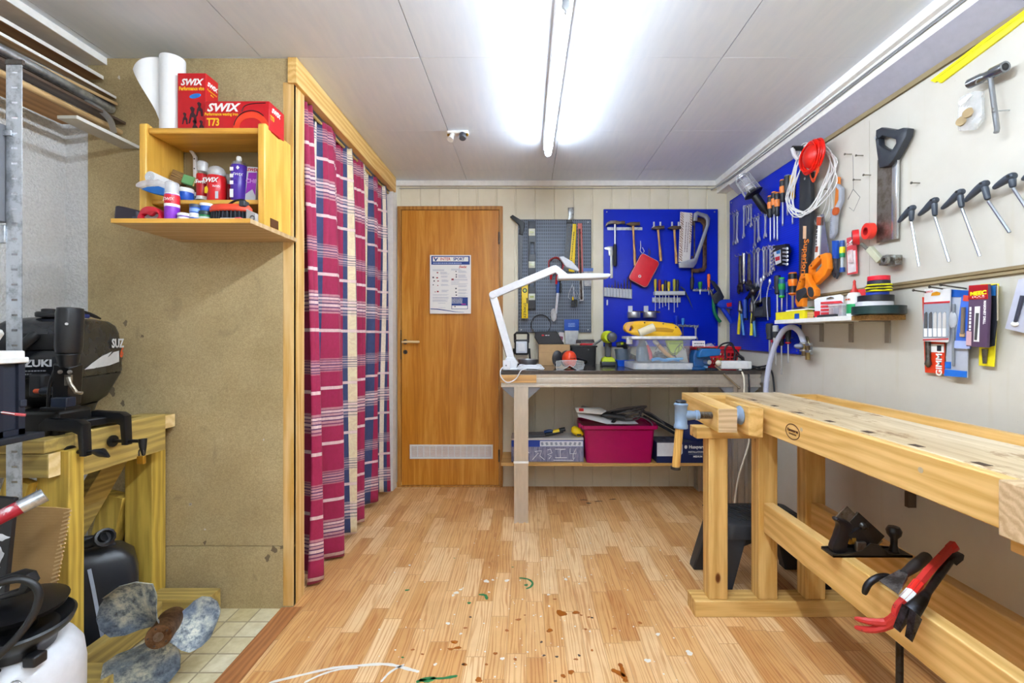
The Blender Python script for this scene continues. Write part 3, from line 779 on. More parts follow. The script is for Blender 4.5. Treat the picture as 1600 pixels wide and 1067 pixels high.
g = G(); g.prism([(x0,.108),(x1,.108),(x1 - .01,.118),(x1 - .03,.132),(x1 - .05,.137),(x1 - .09,.128),(x0 + .07,.128),(x0 + .06,.137),(x0 + .012,.136)], y1 - .02, y1 - .016); g.build('rear_flap', plain('2A2226', .6), t)
letters([('SWIX', .042,(-.055, y0 - .0006,.082),(1,0,0),(0,0,1), {'shear': .3, 'bold': .0015, 'sx': 1.12})], PAPER, t)
letters([('Performance waxing iron', .016,(-.058, y0 - .0006,.058),(1,0,0),(0,0,1), {'sx': .78, 'bold': .0003})], BXY, t)
letters([('T73', .040,(-.089, y0 - .0006,.027),(1,0,0),(0,0,1), {'bold': .0012, 'sx': .75})], BXY, t)
arc_o = [(.055 + .068*math.cos(a),.002 + .068*math.sin(a)*.95) for a in [PI * i/16 for i in range(17)]]
arc_i = [(.055 + .045*math.cos(a),.006 + .038*math.sin(a)) for a in [PI * (16 - i)/16 for i in range(17)]]
G().plate([arc_o + arc_i],.001, y0 - .0004).build('iron_picture', plain('E2401E', .4), t)
g = G(); g.tube([(x + .055, y0 - .001, z) for x, z in [(.066*math.cos(a),.004 + .068*math.sin(a)) for a in [PI * (.25 + .7*i/14) for i in range(15)]]],.0016,6); g.tube(smooth_path([(.02, y0 - .001,.068),(.03, y0 - .001,.088),(.06, y0 - .001,.098),(.11, y0 - .001,.10)],4),.0014,6)
g.build('iron_outline', BLACK, t)
letters([('SWIX', .026,(x1 + .0006,-.005,.082),(0,1,0),(0,0,1), {'shear': .3, 'bold': .001, 'sx': .9})], PAPER, t)
letters([('T73', .024,(x1 + .0006,-.03,.05),(0,1,0),(0,0,1), {'bold': .0006, 'sx': .7})], BXY, t)

# ---- jars and cans
def jar(name, label, x, y, z, r, h, body, lid, band=None, group=None):
    t = thing(name, label, 'jar', (x, y, z),0, group); lh = h*.34
    G().lathe([(r*.93,0),(r*.97,.002),(r*.97, h - lh),(r*.9, h - lh)], n=24).build('pot', body, t)
    G().lathe([(r, h - lh),(r*1.02, h - lh + .002),(r*1.02, h - .003),(r*.95, h)], n=24).build('lid', lid, t)
    if band: G().lathe([(r*.98, h*.12),(r*.985, h*.13),(r*.985, h*.5),(r*.98, h*.51)], n=24).build('label_band', band, t)
    return t
def can(name, label, x, y, z, r, h, body, parts, cat='spray can', lean=0, group=None):
    t = thing(name, label, cat, (x, y, z),(0, lean, random.random()*.6), group)
    G().lathe([(r*.93,0),(r, .003),(r, h),(r*.94, h + .003)], n=28).build('can', body, t)
    for nm, prof, m in parts: G().lathe(prof, n=24).build(nm, m, t)
    return t
SH = 1.6425; FZ = 1.5305
CAP = glassy('cap_plastic', 'DADDE2', .15,.42)
def cx_(u, d): return (u - 822)*d / F
t = can('wax_spray', 'slim red spray can with clear cap, left of the domed can in the cabinet', cx_(316.5,1.755),1.755, SH + .018,.0205,.092, BXR,
        [('shoulder', [(.0195,.095),(.015,.105),(.012,.108)], STEEL),('nozzle', [(.010,.108),(.010,.122),(.006,.124)], WHITE),('cap', [(.0185,.106),(.0185,.142),(.015,.146)], CAP),('white_base', [(.021,-.002),(.0212,.008)], WHITE)])
letters([('Swix', .020,(0,-.0212,.062),(1,0,0),(0,0,1), {'shear': .3, 'bold': .0006})], PAPER, t)
d = jar('wax_jar', 'black and white jar under the slim red spray can', cx_(316.5,1.755),1.755, SH, .024,.0178, BLACK, WHITE)
t = can('wax_spray', 'thick red spray can with a clear domed cap, in the cabinet', cx_(339,1.745),1.745, SH, .0325,.098, plain('D01C22', .3),
        [('collar', [(.031,.101),(.030,.106),(.022,.110)], STEEL),('nozzle', [(.011,.108),(.012,.122),(.006,.126)], WHITE),('cap', [(.0315,.103),(.031,.118),(.026,.132),(.014,.141),(.003,.143)], CAP)])
t.rotation_euler = (0,0,0)
letters([('SWIX', .024,(-.006,-.0335,.078),(1,0,0),(0,0,1), {'shear': .3, 'bold': .0008, 'sx': 1.0})], PAPER, t)
letters([('RØD', .011,(.017,-.0295,.055),(1,.45,0),(0,0,1), {})], PAPER, t)
G().plate([(.014,.008),(.026,.008),(.026,.036),(.014,.036)],.0008,-.0305).build('barcode_label', plain('C9CED6', .5), t)
G().plate([(-.028,.03),(-.018,.028),(-.014,.045),(-.02,.058),(-.028,.05)],.0008,-.0285).build('flame_mark', BXY, t)
can('wax_spray', 'small red spray can half hidden behind the domed can', cx_(356,1.80),1.80, SH, .018,.085, BXR,
    [('white_base', [(.0183,-.001),(.0184,.022)], PAPER),('nozzle', [(.010,.086),(.010,.105),(.005,.11)], WHITE),('cap', [(.0165,.088),(.0165,.125),(.014,.128)], CAP)])
t = can('wax_spray', 'tall purple spray can with an open white nozzle, in the cabinet', cx_(373.5,1.74),1.74, SH, .0285,.138, plain('4A2A9C', .3),
        [('shoulder', [(.0275,.141),(.024,.152),(.015,.158),(.012,.160)], STEEL),('nozzle', [(.0095,.158),(.0095,.172),(.007,.178)], WHITE)])
t.rotation_euler = (0,0,0)
g = G()
for zz in (.062,.088,.114): g.plate([(-.018, zz),(-.004, zz),(-.004, zz + .014),(-.018, zz + .014)],.0008,-.0278)
g.plate([(-.018,.012),(-.004,.012),(-.004,.044),(-.018,.044)],.0008,-.0278); g.build('info_label', PAPER, t)
g = G(); g.plate([(.012,.118),(.019,.126),(.012,.134),(.005,.126)],.0008,-.0272); g.build('hazard_mark', PAPER, t)
letters([('SWIX', .014,(.011,-.0275,.10),(1,.35,0),(0,0,1), {'shear': .3})], PAPER, t)
t = thing('marker', 'yellow tube standing behind the purple spray can', 'tube', (cx_(389,1.80),1.80, SH))
G().lathe([(.008,0),(.009,.004),(.009,.10),(.006,.112)], n=14).build('barrel', plain('D8D81E', .4), t); G().lathe([(.0094,.075),(.0094,.118),(.007,.122)], n=14).build('cap', plain('C8C416', .4), t)
t = thing('wax_box', 'tilted purple and white carton at the right end of the cabinet shelf', 'box', (cx_(395,1.75),1.75, SH),(0,.07,0))
G().span((-.0205,-.018,.001),(.0205,.018,.136)).build('carton', plain('C9CCD4', .4), t, bev=.001)
g = G(); g.plate([(-.019,.03),(.006,.05),(.019,.025),(.019,.115),(-.013,.113)],.0006,-.0184); g.build('purple_print', plain('9A2AB8', .4), t)
letters([('SWIX', .017,(.001,-.0187,.124),(1,0,0),(0,0,1), {'shear': .3, 'bold': .0005})], BXR, t)
letters([('CH8', .022,(0,-.0192,.08),(1,0,0),(0,0,1), {'bold': .0005})], plain('D9A8E6', .4), t)
jar('wax_jar', 'blue jar with white lid at the foot of the white roll in the cabinet', cx_(290,1.725),1.725, SH, .027,.048, plain('1450B8', .35), WHITE)
jar('wax_jar', 'small dark jar with white cap between blue jar and slim red can', cx_(304,1.76),1.76, SH, .017,.043, plain('2A2440', .4), WHITE)
t = thing('rolled_sheet', 'rolled white plastic sheet lying on the cabinet shelf, left end outward', 'roll', (0,0,0))
a_, b_ = px(234,276,1.675), px(277,295,1.80); t.location = a_; b_ = b_ - a_
g = G(); g.cyl((0,0,0), b_, .021, n=24); g.build('roll', TISS, t, bev=.001)
dd = b_.normalized()
g = G()
for r_ in (.006,.012,.017): g.tube([Vector((0,0,0)) - dd*.001 + (dd.orthogonal().normalized()*math.cos(2 * PI * i/20) + dd.cross(dd.orthogonal().normalized())*math.sin(2 * PI * i/20))*r_ for i in range(20)],.0012,5, True)
g.build('spiral_end', plain('D4D4D6', .7), t)
t = thing('plastic_bag', 'crumpled clear plastic bag with blue print hanging over the left cabinet edge', 'bag', px(245,297,1.67))
g = G(); random.seed(3)
rr = []
for i in range(9):
    q = i/8; rr.append([(-.055 + .12*q, .02*math.cos(a) + random.uniform(-.004,.004) - .01,.012 - .03*q*0 + (.010 + .012*math.sin(PI * q))*math.sin(a) + random.uniform(-.004,.004)) for a in [2 * PI * j/12 for j in range(12)]])
g.loft(rr); g.build('clear_film', glassy('bag_film', 'D8CFD4', .3,.6), t)
g = G(); g.prism([(-.035,-.004),(-.01,.004),(.03,.006),(.052,-.004),(.05,-.030),(.01,-.022),(-.02,-.012)],-.03,-.012); g.build('blue_wrapper', plain('1565B4', .35), t, bev=.003)
t = thing('cork_block', 'brown speckled cork block leaning at the back of the cabinet', 'block', px(280,279,1.79),(0,.35,.1))
G().box((0,0,0),(.05,.03,.05)).build('cork', wood('cork', 'A88450', '5A3E22', 'X', 8,.8, False), t, bev=.002)
t = thing('sponge', 'green sponge with a tan face, beside the cork block', 'sponge', px(297,283,1.765),(0,.3,.15))
G().box((0,0,0),(.045,.03,.036)).build('foam', plain('6FA86C', .9), t, bev=.004); G().box((.025,0,0),(.006,.03,.036)).build('pad', plain('BFA86A', .9), t, bev=.001)
t = thing('shelf_bracket', 'white metal angle bracket hanging inside the pine cabinet', 'bracket', px(306,250,1.85))
g = G(); P_ = [(-.045,.066),(-.040,.072),(.0,.026),(.008,.012),(.010,-.095),(-.004,-.095),(-.004,.008),(-.010,.020)]
g.prism(P_, -.012,0); g.build('arm', plain('E4E2E4', .4), t, bev=.002)
g = G()
for zz in (.0,-.04,-.08): g.cyl((.003,-.0135, zz),(.003,-.011, zz),.003, n=8)
g.build('screw_row', DSTEEL, t)
# ---- on the flap
t = thing('pouch', 'flat dark pouch lying at the left end of the cabinet flap', 'pouch', px(203,347,1.62)*1)
t.location.z = FZ
g = G(); g.prism([(-.042,0),(-.036,.062),(.0,.055),(.045,.044),(.05,0)],-.022,.018); g.build('cover', plain('2B2430', .5), t, bev=.008)
G().span((.03,-.0245,.004),(.05,-.021,.02)).build('buckle', plain('3C4656', .4), t)
t = thing('plastic_grip', 'red transparent plastic grip between dark pouch and tall purple can', 'tool', (cx_(240,1.60),1.60, FZ))
oc = [(-.04,.004),(-.036,.026),(-.018,.048),(.012,.05),(.03,.042),(.041,.02),(.041,.0),(-.03,0)]
hole = [(-.026,.018),(.02,.008),(.033,.018),(.026,.03),(.006,.018),(-.012,.024)]
G().plate([oc, hole],.034,-.005,.004, True).build('body', plain('C0182C', .25, spec=.7), t)
G().plate([(-.026,.014),(.03,.008),(.028,.026),(-.01,.03)],.02,.0).build('inner_plate', plain('8F8284', .4), t)
t = can('wax_spray', 'red and purple spray can with clear cap standing on the cabinet flap', cx_(269,1.60),1.60, FZ, .023,.094, plain('8B35C0', .3),
        [('red_band', [(.0232,.062),(.0234,.094)], plain('D02030', .3)),('white_band', [(.0233,.052),(.0235,.062)], PAPER),('collar', [(.022,.096),(.021,.105)], WHITE),('nozzle', [(.010,.105),(.010,.12),(.005,.124)], WHITE),('cap', [(.0215,.098),(.021,.138),(.018,.141)], CAP)])
t.rotation_euler = (0,0,0)
letters([('SWIX', .016,(.004,-.0242,.076),(1,0,0),(0,0,1), {'shear': .3})], PAPER, t)
jar('wax_jar', 'purple jar with white lid, next to the red and purple spray can', cx_(288,1.60),1.60, FZ, .0205,.030, plain('7A4AA8', .35), WHITE, PAPER)
jar('wax_jar', 'white lidded jar behind the purple jar on the flap', cx_(292,1.665),1.665, FZ, .019,.046, plain('4A5AA8', .35), WHITE)
jar('wax_jar', 'white lidded blue jar carrying a dark lidded jar on the flap', cx_(305,1.61),1.61, FZ, .0175,.033, plain('E4E6EA', .35), WHITE, plain('2A5AB0', .35))
jar('wax_jar', 'blue jar with dark lid on top of a white lidded jar', cx_(305,1.61),1.61, FZ + .0335,.0175,.031, plain('2058B8', .35), plain('3A4658', .4), plain('7FA0D8', .4))
jar('wax_jar', 'green jar with dark lid on the flap, left of the red brush', cx_(321,1.62),1.62, FZ, .0205,.043, plain('1E8A4A', .35), plain('2E4440', .4), plain('C9D6C8', .4))
jar('wax_jar', 'blue jar with broad white lid on top of the green jar', cx_(323,1.63),1.63, FZ + .0435,.022,.030, plain('2A5FBE', .35), WHITE)
t = thing('ski_brush', 'oval orange red brush with black bristles lying on the cabinet flap', 'brush', (cx_(361,1.62),1.62, FZ))
rings = []
def ov(z, ax, ay): return [(ax*math.cos(2 * PI * j/28), ay*math.sin(2 * PI * j/28), z) for j in range(28)]
g = G(); g.loft([ov(.040,.071,.03), ov(.044,.075,.034), ov(.054,.075,.034), ov(.064,.066,.028), ov(.067,.05,.018)]); g.build('block', plain('E0482C', .4), t)
g = G(); random.seed(9)
for a in range(30):
    for rr_ in (.55,.8,1.0):
        an = 2 * PI * a/30 + rr_; x, y = .067*rr_*math.cos(an),.027*rr_*math.sin(an)
        g.cyl((x, y, .042),(x*1.05 + random.uniform(-.002,.002), y*1.1,.009),.0026, n=5)
br = g.build('bristles', plain('2A2E36', .7), t); br['kind'] = 'stuff'
g = G(); L_ = smooth_path([(-.012,-.0,.066),(.02,-.005,.082),(.05,-.006,.082),(.062,-.01,.068)],5); g.tube(L_, .004,8); g.build('strap', BLACK, t)
G().box((.055,-.012,.066),(.02,.03,.022)).build('strap_clamp', plain('2C3036', .4), t, bev=.003)
t = thing('scraper', 'small white and red scraper lying in front of the orange red brush', 'scraper', (cx_(360,1.575),1.575, FZ))
G().box((-.004,0,.004),(.055,.014,.007)).build('blade', plain('D6D2D4', .4), t, bev=.001); G().box((.03,0,.005),(.022,.016,.009)).build('grip', plain('D8506A', .4), t, bev=.002)
t = thing('small_pack', 'grey transparent packet standing right of the red brush', 'packet', (cx_(394,1.60),1.60, FZ))
G().prism([(-.018,.0),(.018,0),(.018,.03),(-.017,.046)],-.008,.008).build('packet', plain('A8A4A2', .3), t, bev=.002)
g = G(); g.tube([(.006 + .008*math.cos(2 * PI * i/12),-.009,.013 + .008*math.sin(2 * PI * i/12)) for i in range(12)],.002,5, True); g.build('ring_print', plain('5C5856', .4), t)

# ---- timber stored under the ceiling
WM = plain('E7E5DE', .5); TAN = wood('tan_board', 'B88A52', '8F6432', 'Y', 1,.6, False); DKB = wood('dark_board', '5E4A3C', '3C2E26', 'Y', 1.5,.5, False)
LGT = wood('light_board', 'C9A878', 'A07C4C', 'Y', 1.5,.6, False); LGREY = plain('B9B4A8', .6)
def board(name, label, cat, u, v, ye, ang, wd, th, face, edge, y0=1.18):
    p = at(u, v, ye); ln = ye - y0
    t = thing(name, label, cat, p, (0,0,-math.atan(ang)), 'boards stored under the ceiling')
    G().span((-wd, -ln, -th),(-.003,0,0)).build('panel', face, t, bev=.0008)
    if edge: G().span((-.003,-ln, -th),(0,0,0)).build('edge', edge, t)
    return t
board('stored_board', 'topmost white edged board with tan underside under the ceiling', 'board', 162,119,1.84,.05,.165,.014, TAN, WM)
board('stored_board', 'thin white edged board just above the dark brown panel', 'board', 182,151,1.85,.04,.19,.010, LGT, WM)
board('metal_profile', 'shiny zinc profile sandwiched above the dark brown panel', 'profile', 152,143,1.80,.10,.10,.016, plain('C4CCD4', .35), None, 1.3)
board('stored_board', 'dark brown panel lying among the white edged boards', 'board', 184,161,1.852,.14,.12,.011, DKB, LGT, 1.35)
board('stored_board', 'white edged board with tan underside below the dark brown panel', 'board', 160,188,1.82,.0,.165,.016, TAN, WM)
board('stored_board', 'narrow dark strip reaching the chipboard above the round stick', 'board', 198,191,1.855,.02,.06,.010, DKB, None)
board('stored_board', 'lowest short white board, grey underneath, next to the pine cabinet', 'board', 218,228,1.858,.0,.072,.012, LGREY, WM, 1.60)
for nm, lb, u_, v_, r_, m_ in (('metal_pipe', 'galvanised pipe end below the dark brown panel', 173,170,.017, GALV),('round_stick', 'round wooden stick above the lowest white board', 187,206,.011, LGT)):
    p = at(u_, v_, 1.85); t = thing(nm, lb, 'pipe' if 'pipe' in nm else 'stick', p, 0, 'boards stored under the ceiling')
    G().cyl((0,0,0),(-.01,-.66,0), r_, n=16).build('shaft', m_, t)
    G().lathe([(r_*.7,0),(r_, 0),(r_, .004),(r_*.7,.004)],(0,.0,0),(0,1,0),16).build('rim', m_, t)
for yy_, lb in ((1.30, 'steel wall bracket under the near part of the stored boards'),):
    t = thing('timber_bracket', lb, 'bracket', (XL, yy_, 1.88))
    G().span((0,-.015,-.08),(.012,.015,.33)).build('upright', GALV, t)
    for zz, ln in ((.0,.31),(.082,.21),(.176,.17),(.255,.15)): G().span((.012,-.01, zz - .004),(ln, .01, zz + .006)).build('arm', GALV, t)
t = thing('curved_hook', 'bent aluminium strip hooked over the stored boards', 'hook', at(170,190,1.76))
g = G(); L_ = smooth_path([(-.085,-.01,.075),(-.04,-.003,.050),(-.008,0,.022),(.010,0,-.004),(.020,0,-.045)],5)
for a, b in zip(L_, L_[1:]): g.beam(a, b, .004,.022,(1,0,1))
bmesh.ops.remove_doubles(g.bm, verts=g.bm.verts, dist=.0015); g.build('strip', ALU, t)

# ---- steel shelving post with a shelf, at the picture's left edge
t = thing('shelving_unit', 'slotted galvanised shelving post with cross bar, left of the outboard motor', 'shelving', (-1.468,1.285,-.01))
hol = [[(-.007, z),(.010, z),(.010, z + .006),(-.007, z + .006)] for z in [.06 + .0435*i for i in range(43)]]
G().plate([[(-.0225,0),(.0225,0),(.0225,1.922),(-.0225,1.922)]] + hol, .002,0).build('post', GALV, t)
G().span((-.0225,0,0),(-.0205,.035,1.922)).build('post_flange', GALV, t)
G().span((-.40,-.006,1.40),(-.0215,.004,1.452)).build('cross_bar', GALV, t, bev=.002)
G().span((-.40,-.006,1.708),(-.004,-.002,1.722)).build('clip_bar', GALV, t)
G().span((-.10,-.02,1.46),(-.026,.01,1.74)).build('side_sheet', plain('6E7076', .5), t, bev=.003)
G().span((-.36,-.36,.846),(.098,-.008,.863)).build('shelf', plain('20242C', .5), t, bev=.003)
G().span((-.0225,-.004,1.912),(.026,.004,1.925)).build('post_cap', DSTEEL, t)
# crate, lid, white jug, cord
CRT = plain('262B38', .5)
t = thing('ventilated_crate', 'dark blue plastic crate with slotted side at the left picture edge', 'crate', (-1.525,1.095,.8535))
x0, x1, y0, y1, hh = -.125,.125,-.145,.148,.196
sl = [[(y, z) for y, z in ((-.10, zz),(.055, zz),(.059, zz + .004),(.059, zz + .006),(.055, zz + .010),(-.10, zz + .010))] for zz in [.022 + .0155*i for i in range(11)]]
G().plate([[(y0,0),(y1,0),(y1, hh),(y0, hh)]] + sl, .004,0).xf(Matrix.Translation((x1,0,0)) @ Matrix.Rotation(PI / 2,4, 'Z')).build('slotted_side', CRT, t)
g = G(); g.span((x0, y0,0),(x1, y0 + .004, hh)); g.span((x0, y0,0),(x0 + .004, y1, hh)); g.span((x0, y1 - .004,0),(x1, y1, hh)); g.span((x0, y0,0),(x1, y1,.004)); g.build('shell', CRT, t)
g = G(); g.span((x1, y1 - .062,0),(x1 + .010, y1 - .052, hh)); g.span((x1, y0,0),(x1 + .010, y1,.016)); g.span((x1 - .004, y1 - .016,0),(x1 + .010, y1, hh)); g.build('ribs', plain('1D2230', .5), t)
G().box((x1 + .008, y1 - .006,.085),(.012,.016,.02)).build('latch', CRT, t, bev=.002)
G().span((x0 + .01, y0 + .01,.01),(x1 - .012, y1 - .01,.18)).build('interior_shade', plain('0C0D11', .8), t)  # near-black block paints the shade inside the crate, seen through the slots
t = thing('plastic_board', 'white plastic board lying on the dark slotted crate', 'board', (-1.525,1.095,1.0500))
G().span((-.14,-.16,.010),(.139,.146,.034)).build('panel', WHITE, t, bev=.004); G().span((-.145,-.165,.0),(.144,.151,.016)).build('rim', WHITE, t, bev=.003)
t = thing('white_jug', 'white plastic container with a thin green line, on the white board', 'container', (-1.49,1.125,1.0845))
g = G(); g.loft([[(a*sx_, b*sy_, z) for a, b in ((-.12,-.06),(.10,-.06),(.115,-.03),(.115,.03),(.10,.06),(-.12,.06))] for z, sx_, sy_ in ((0,.86,.8),(.02,.98,.95),(.045,1.12,1.0),(.056,1.1,.95),(.075,.7,.6))])
g.build('body', WHITE, t, bev=.004)
g = G(); g.tube([(.05,-.066,.058),(.115,-.055,.052),(.128,-.0,.048)],.0018,6); g.build('green_line', GREEN, t)
t = thing('cord_end', 'red and white striped cord end poking out of the dark crate', 'cord', at(14,646,1.19))
L_ = [(-.06,.0,.006),(-.03,0,.004),(0,0,.0),(.015,0,-.002),(.033,.01,-.006)]
G().tube(smooth_path(L_, 4),.004,8).build('sheath', plain('B84A4E', .5), t)
g = G(); g.tube([(-.055,-.0035,.008),(0,-.0038,.002),(.018,-.0035,-.001)],.0016,5); g.build('white_stripe', PAPER, t)

# ---- wooden stand of green pressure-treated timber
TREAT = wood('treated_timber', 'D6B44E', 'A28430', 'Z', 1.3,.6); TREATY = wood('treated_timber_long', 'C0A45A', '8C7640', 'Y', 1.3,.6); TREATX = wood('treated_timber_across', 'C0A45A', '8C7640', 'X', 1.3,.6)
SAWN = wood('sawn_end', 'E8CF9A', 'D0B070', 'X', 1,.7, False)
t = thing('motor_stand', 'stand of yellow green treated timber under the outboard motor', 'stand', (-1.44,1.58,-.01))
ox, oy, oz = t.location
def part(nm, a, b, m, bev=.003): return G().span([a[i] - (ox, oy, oz)[i] for i in range(3)],[b[i] - (ox, oy, oz)[i] for i in range(3)]).build(nm, m, t, bev=bev)
part('post', (-1.50,1.372,.085),(-1.40,1.42,.772), TREAT)
part('post', (-1.60,1.785,.085),(-1.49,1.853,.749), TREAT)
part('transom', (-1.488,1.31,.672),(-1.432,1.372,.814), TREATY) if False else None
g = G(); g.span((-1.49 - ox, 1.425 - oy, .672 - oz),(-1.435 - ox, 1.784 - oy, .814 - oz)); g.build('transom', TREATY, t, bev=.003)
g = G(); g.span((-1.60 - ox, 1.335 - oy, .772 - oz),(-1.435 - ox, 1.424 - oy, .812 - oz)); g.build('top_plank', TREATX, t, bev=.003)
part('cleat', (-1.60,1.335,.70),(-1.425,1.371,.771), TREATX)
part('cleat_end', (-1.425,1.336,.70),(-1.4235,1.370,.771), SAWN, 0)
part('far_block', (-1.59,1.786,.75),(-1.452,1.852,.805), TREATX)
part('far_block_end', (-1.452,1.787,.752),(-1.4505,1.851,.803), SAWN, 0)
part('foot_rail', (-1.463,1.425,0),(-1.42,1.75,.09), TREATY)
part('cross_foot', (-1.62,1.752,0),(-1.248,1.832,.095), TREATX)
part('cross_foot', (-1.62,1.335,0),(-1.265,1.42,.09), TREATX)
g = G(); g.beam((-1.60 - ox, 1.77 - oy, .70),(-1.70 - ox, 1.45 - oy, .12),.09,.04,(1,0,0)); g.build('brace', TREATY, t, bev=.002)
g = G(); g.beam((-1.53 - ox, 1.36 - oy, .70),(-1.66 - ox, 1.36 - oy, .30),.03,.075,(1,0,0)); g.build('brace', TREAT, t, bev=.002)
g = G(); g.beam((-1.64 - ox, 1.80 - oy, .5),(-1.75 - ox, 1.80 - oy, .05),.05,.09,(1,0,0)); g.build('brace', TREAT, t, bev=.002)

# ---- outboard motor
t = thing('outboard_motor', 'black outboard boat motor clamped to the timber stand', 'boat motor', (-1.6236,1.569,.0))
mo = t.location.copy(); th_ = .366
RM = Matrix.Rotation(th_, 4, 'Z')
COWL = plain('1B1D22', .28, spec=.6); MBLK = plain('101114', .35)
def rr(z, wx, wy, k_=.2, dy=0, dx=0, n=40):
    out = []
    for j in range(n):
        a = 2 * PI * j/n + PI / n; c, s_ = math.cos(a), math.sin(a)
        e = k_
        out.append((dx + wx*abs(c) ** e*(1 if c > 0 else -1), dy + wy*abs(s_) ** e*(1 if s_ > 0 else -1), z))
    return out
g = G(); g.loft([rr(.985,.106,.166), rr(.99,.111,.171), rr(1.075,.111,.172), rr(1.078,.108,.169), rr(1.135,.106,.165,.24), rr(1.162,.100,.154,.28,.002), rr(1.178,.088,.132,.34,.004), rr(1.186,.06,.09,.5,.006)])
g.xf(RM); cw = g.build('upper_cowl', COWL, t, sharp=50)
g = G(); g.loft([rr(.875,.06,.09,.5,.02), rr(.90,.085,.13,.42,.01), rr(.945,.102,.158,.38), rr(.982,.109,.170), rr(.985,.109,.170)]); g.xf(RM); g.build('lower_cowl', plain('15171B', .4), t, sharp=50)
g = G(); g.loft([rr(.55,.03,.055,.8,.02), rr(.80,.05,.06,.7,.02), rr(.88,.07,.09,.6,.02)]); g.xf(RM); g.build('leg_housing', MBLK, t)
g = G(); g.loft([rr(.20,.014,.05,.8,.04), rr(.35,.022,.06,.8,.03), rr(.55,.03,.055,.8,.02)]); g.xf(RM); g.build('lower_leg', MBLK, t)
g = G(); g.loft([rr(.24,.10,.12,.7,.09), rr(.248,.10,.12,.7,.09)]); g.xf(RM); g.build('cavitation_plate', MBLK, t)
g = G(); g.lathe([(0,-.13),(.022,-.1),(.034,-.03),(.034,.08),(.026,.12),(0,.12)],(0,.06,.16),(0,1,0)); g.xf(RM); g.build('gear_case', MBLK, t)
# filler cap, recoil grip, side handle
g = G(); g.lathe([(.030,0),(.032,.004),(.032,.014),(.028,.018),(.018,.018),(.018,.026),(.014,.028)],(.012,-.10,1.186), n=12); g.xf(RM); g.build('fuel_cap', plain('0E0F12', .5), t)
g = G(); g.box((.075,-.08,1.192),(.05,.05,.014)); g.xf(RM); g.build('blue_gasket', plain('1A2E7A', .5), t, bev=.004)
g = G(); L_ = smooth_path([(.06,-.08,1.186),(.07,-.06,1.204),(.085,-.03,1.200),(.105,.0,1.186)],4); g.tube(L_, [.005,.008,.008,.009,.009,.009,.009,.008,.008,.007,.006,.004,.003],8); g.xf(RM); g.build('carry_strap', MBLK, t)
g = G(); g.plate([[(-.07,1.08),(.09,1.08),(.09,1.13),(-.06,1.135),(-.08,1.11)]],.006,-.173,.002); g.xf(RM); g.build('recoil_recess', plain('0C0D10', .5), t)
g = G(); g.tube([(-.025,-.185,1.058),(-.012,-.192,1.085),(.02,-.19,1.125),(.026,-.187,1.133)],[.010,.014,.014,.009],12); g.xf(RM); g.build('recoil_grip', plain('15171B', .5), t)
# tiller with twist grip, standing upright
Wd = lambda u, v, d: at(u, v, d) - mo
g = G(); a_, b_ = Wd(110,480,1.37), Wd(107,553,1.37); ax_ = (b_ - a_)
g.lathe([(.02,0),(.030,.003),(.0325,.02),(.0325,.12),(.030,.138),(.024,.142)], a_, ax_, 28); g.build('tiller_grip', plain('131418', .35), t)
g = G(); g.cyl(Wd(107,552,1.37), Wd(107,575,1.37),.0275,.022, n=20); g.beam(Wd(107,568,1.37), Wd(104,632,1.40),.045,.05,(1,0,0)); g.build('tiller_arm', MBLK, t, bev=.004)
g = G(); g.cyl(Wd(104,506,1.335), Wd(104,506,1.33),.004, n=10); g.build('grip_screw', STEEL, t)
g = G(); g.tube([Wd(107,590,1.35), Wd(110,600,1.345), Wd(119,613,1.345), Wd(128,614,1.36)],.0055,8); g.box(Wd(107,594,1.355),(.02,.006,.032)); g.build('gear_lever', metal('worn_steel', 'B9B2A4', .35,.3), t)
g = G(); 
for u_ in (94,109): g.cyl(Wd(u_, 581,1.352), Wd(u_, 581,1.345),.006, n=10)
g.build('bolt_pair', DSTEEL, t)
g = G(); g.box(Wd(62,602,1.41),(.045,.03,.075)); g.build('throttle_box', plain('1E2025', .45), t, bev=.008)
g = G(); g.cyl(Wd(55,611,1.385), Wd(65,611,1.385),.007, n=12); g.build('orange_knob', plain('D8572E', .4), t)
g = G(); g.cyl(Wd(66,611,1.385), Wd(112,610,1.38),.0125, n=12); g.box(Wd(99,628,1.37),(.05,.03,.03)); g.build('shaft_housing', plain('1C2434', .35), t, bev=.003)
g = G(); g.tube(smooth_path([Wd(89,570,1.37), Wd(78,600,1.36), Wd(75,636,1.36)],5),.004,8); g.build('control_cable', MBLK, t)
g = G(); g.box(Wd(95,637,1.38),(.078,.05,.010)); g.build('steering_plate', MBLK, t, bev=.002)
g = G(); g.box(Wd(80,662,1.46),(.16,.12,.10)); g.build('swivel_block', plain('0B0C0E', .45), t, bev=.012)
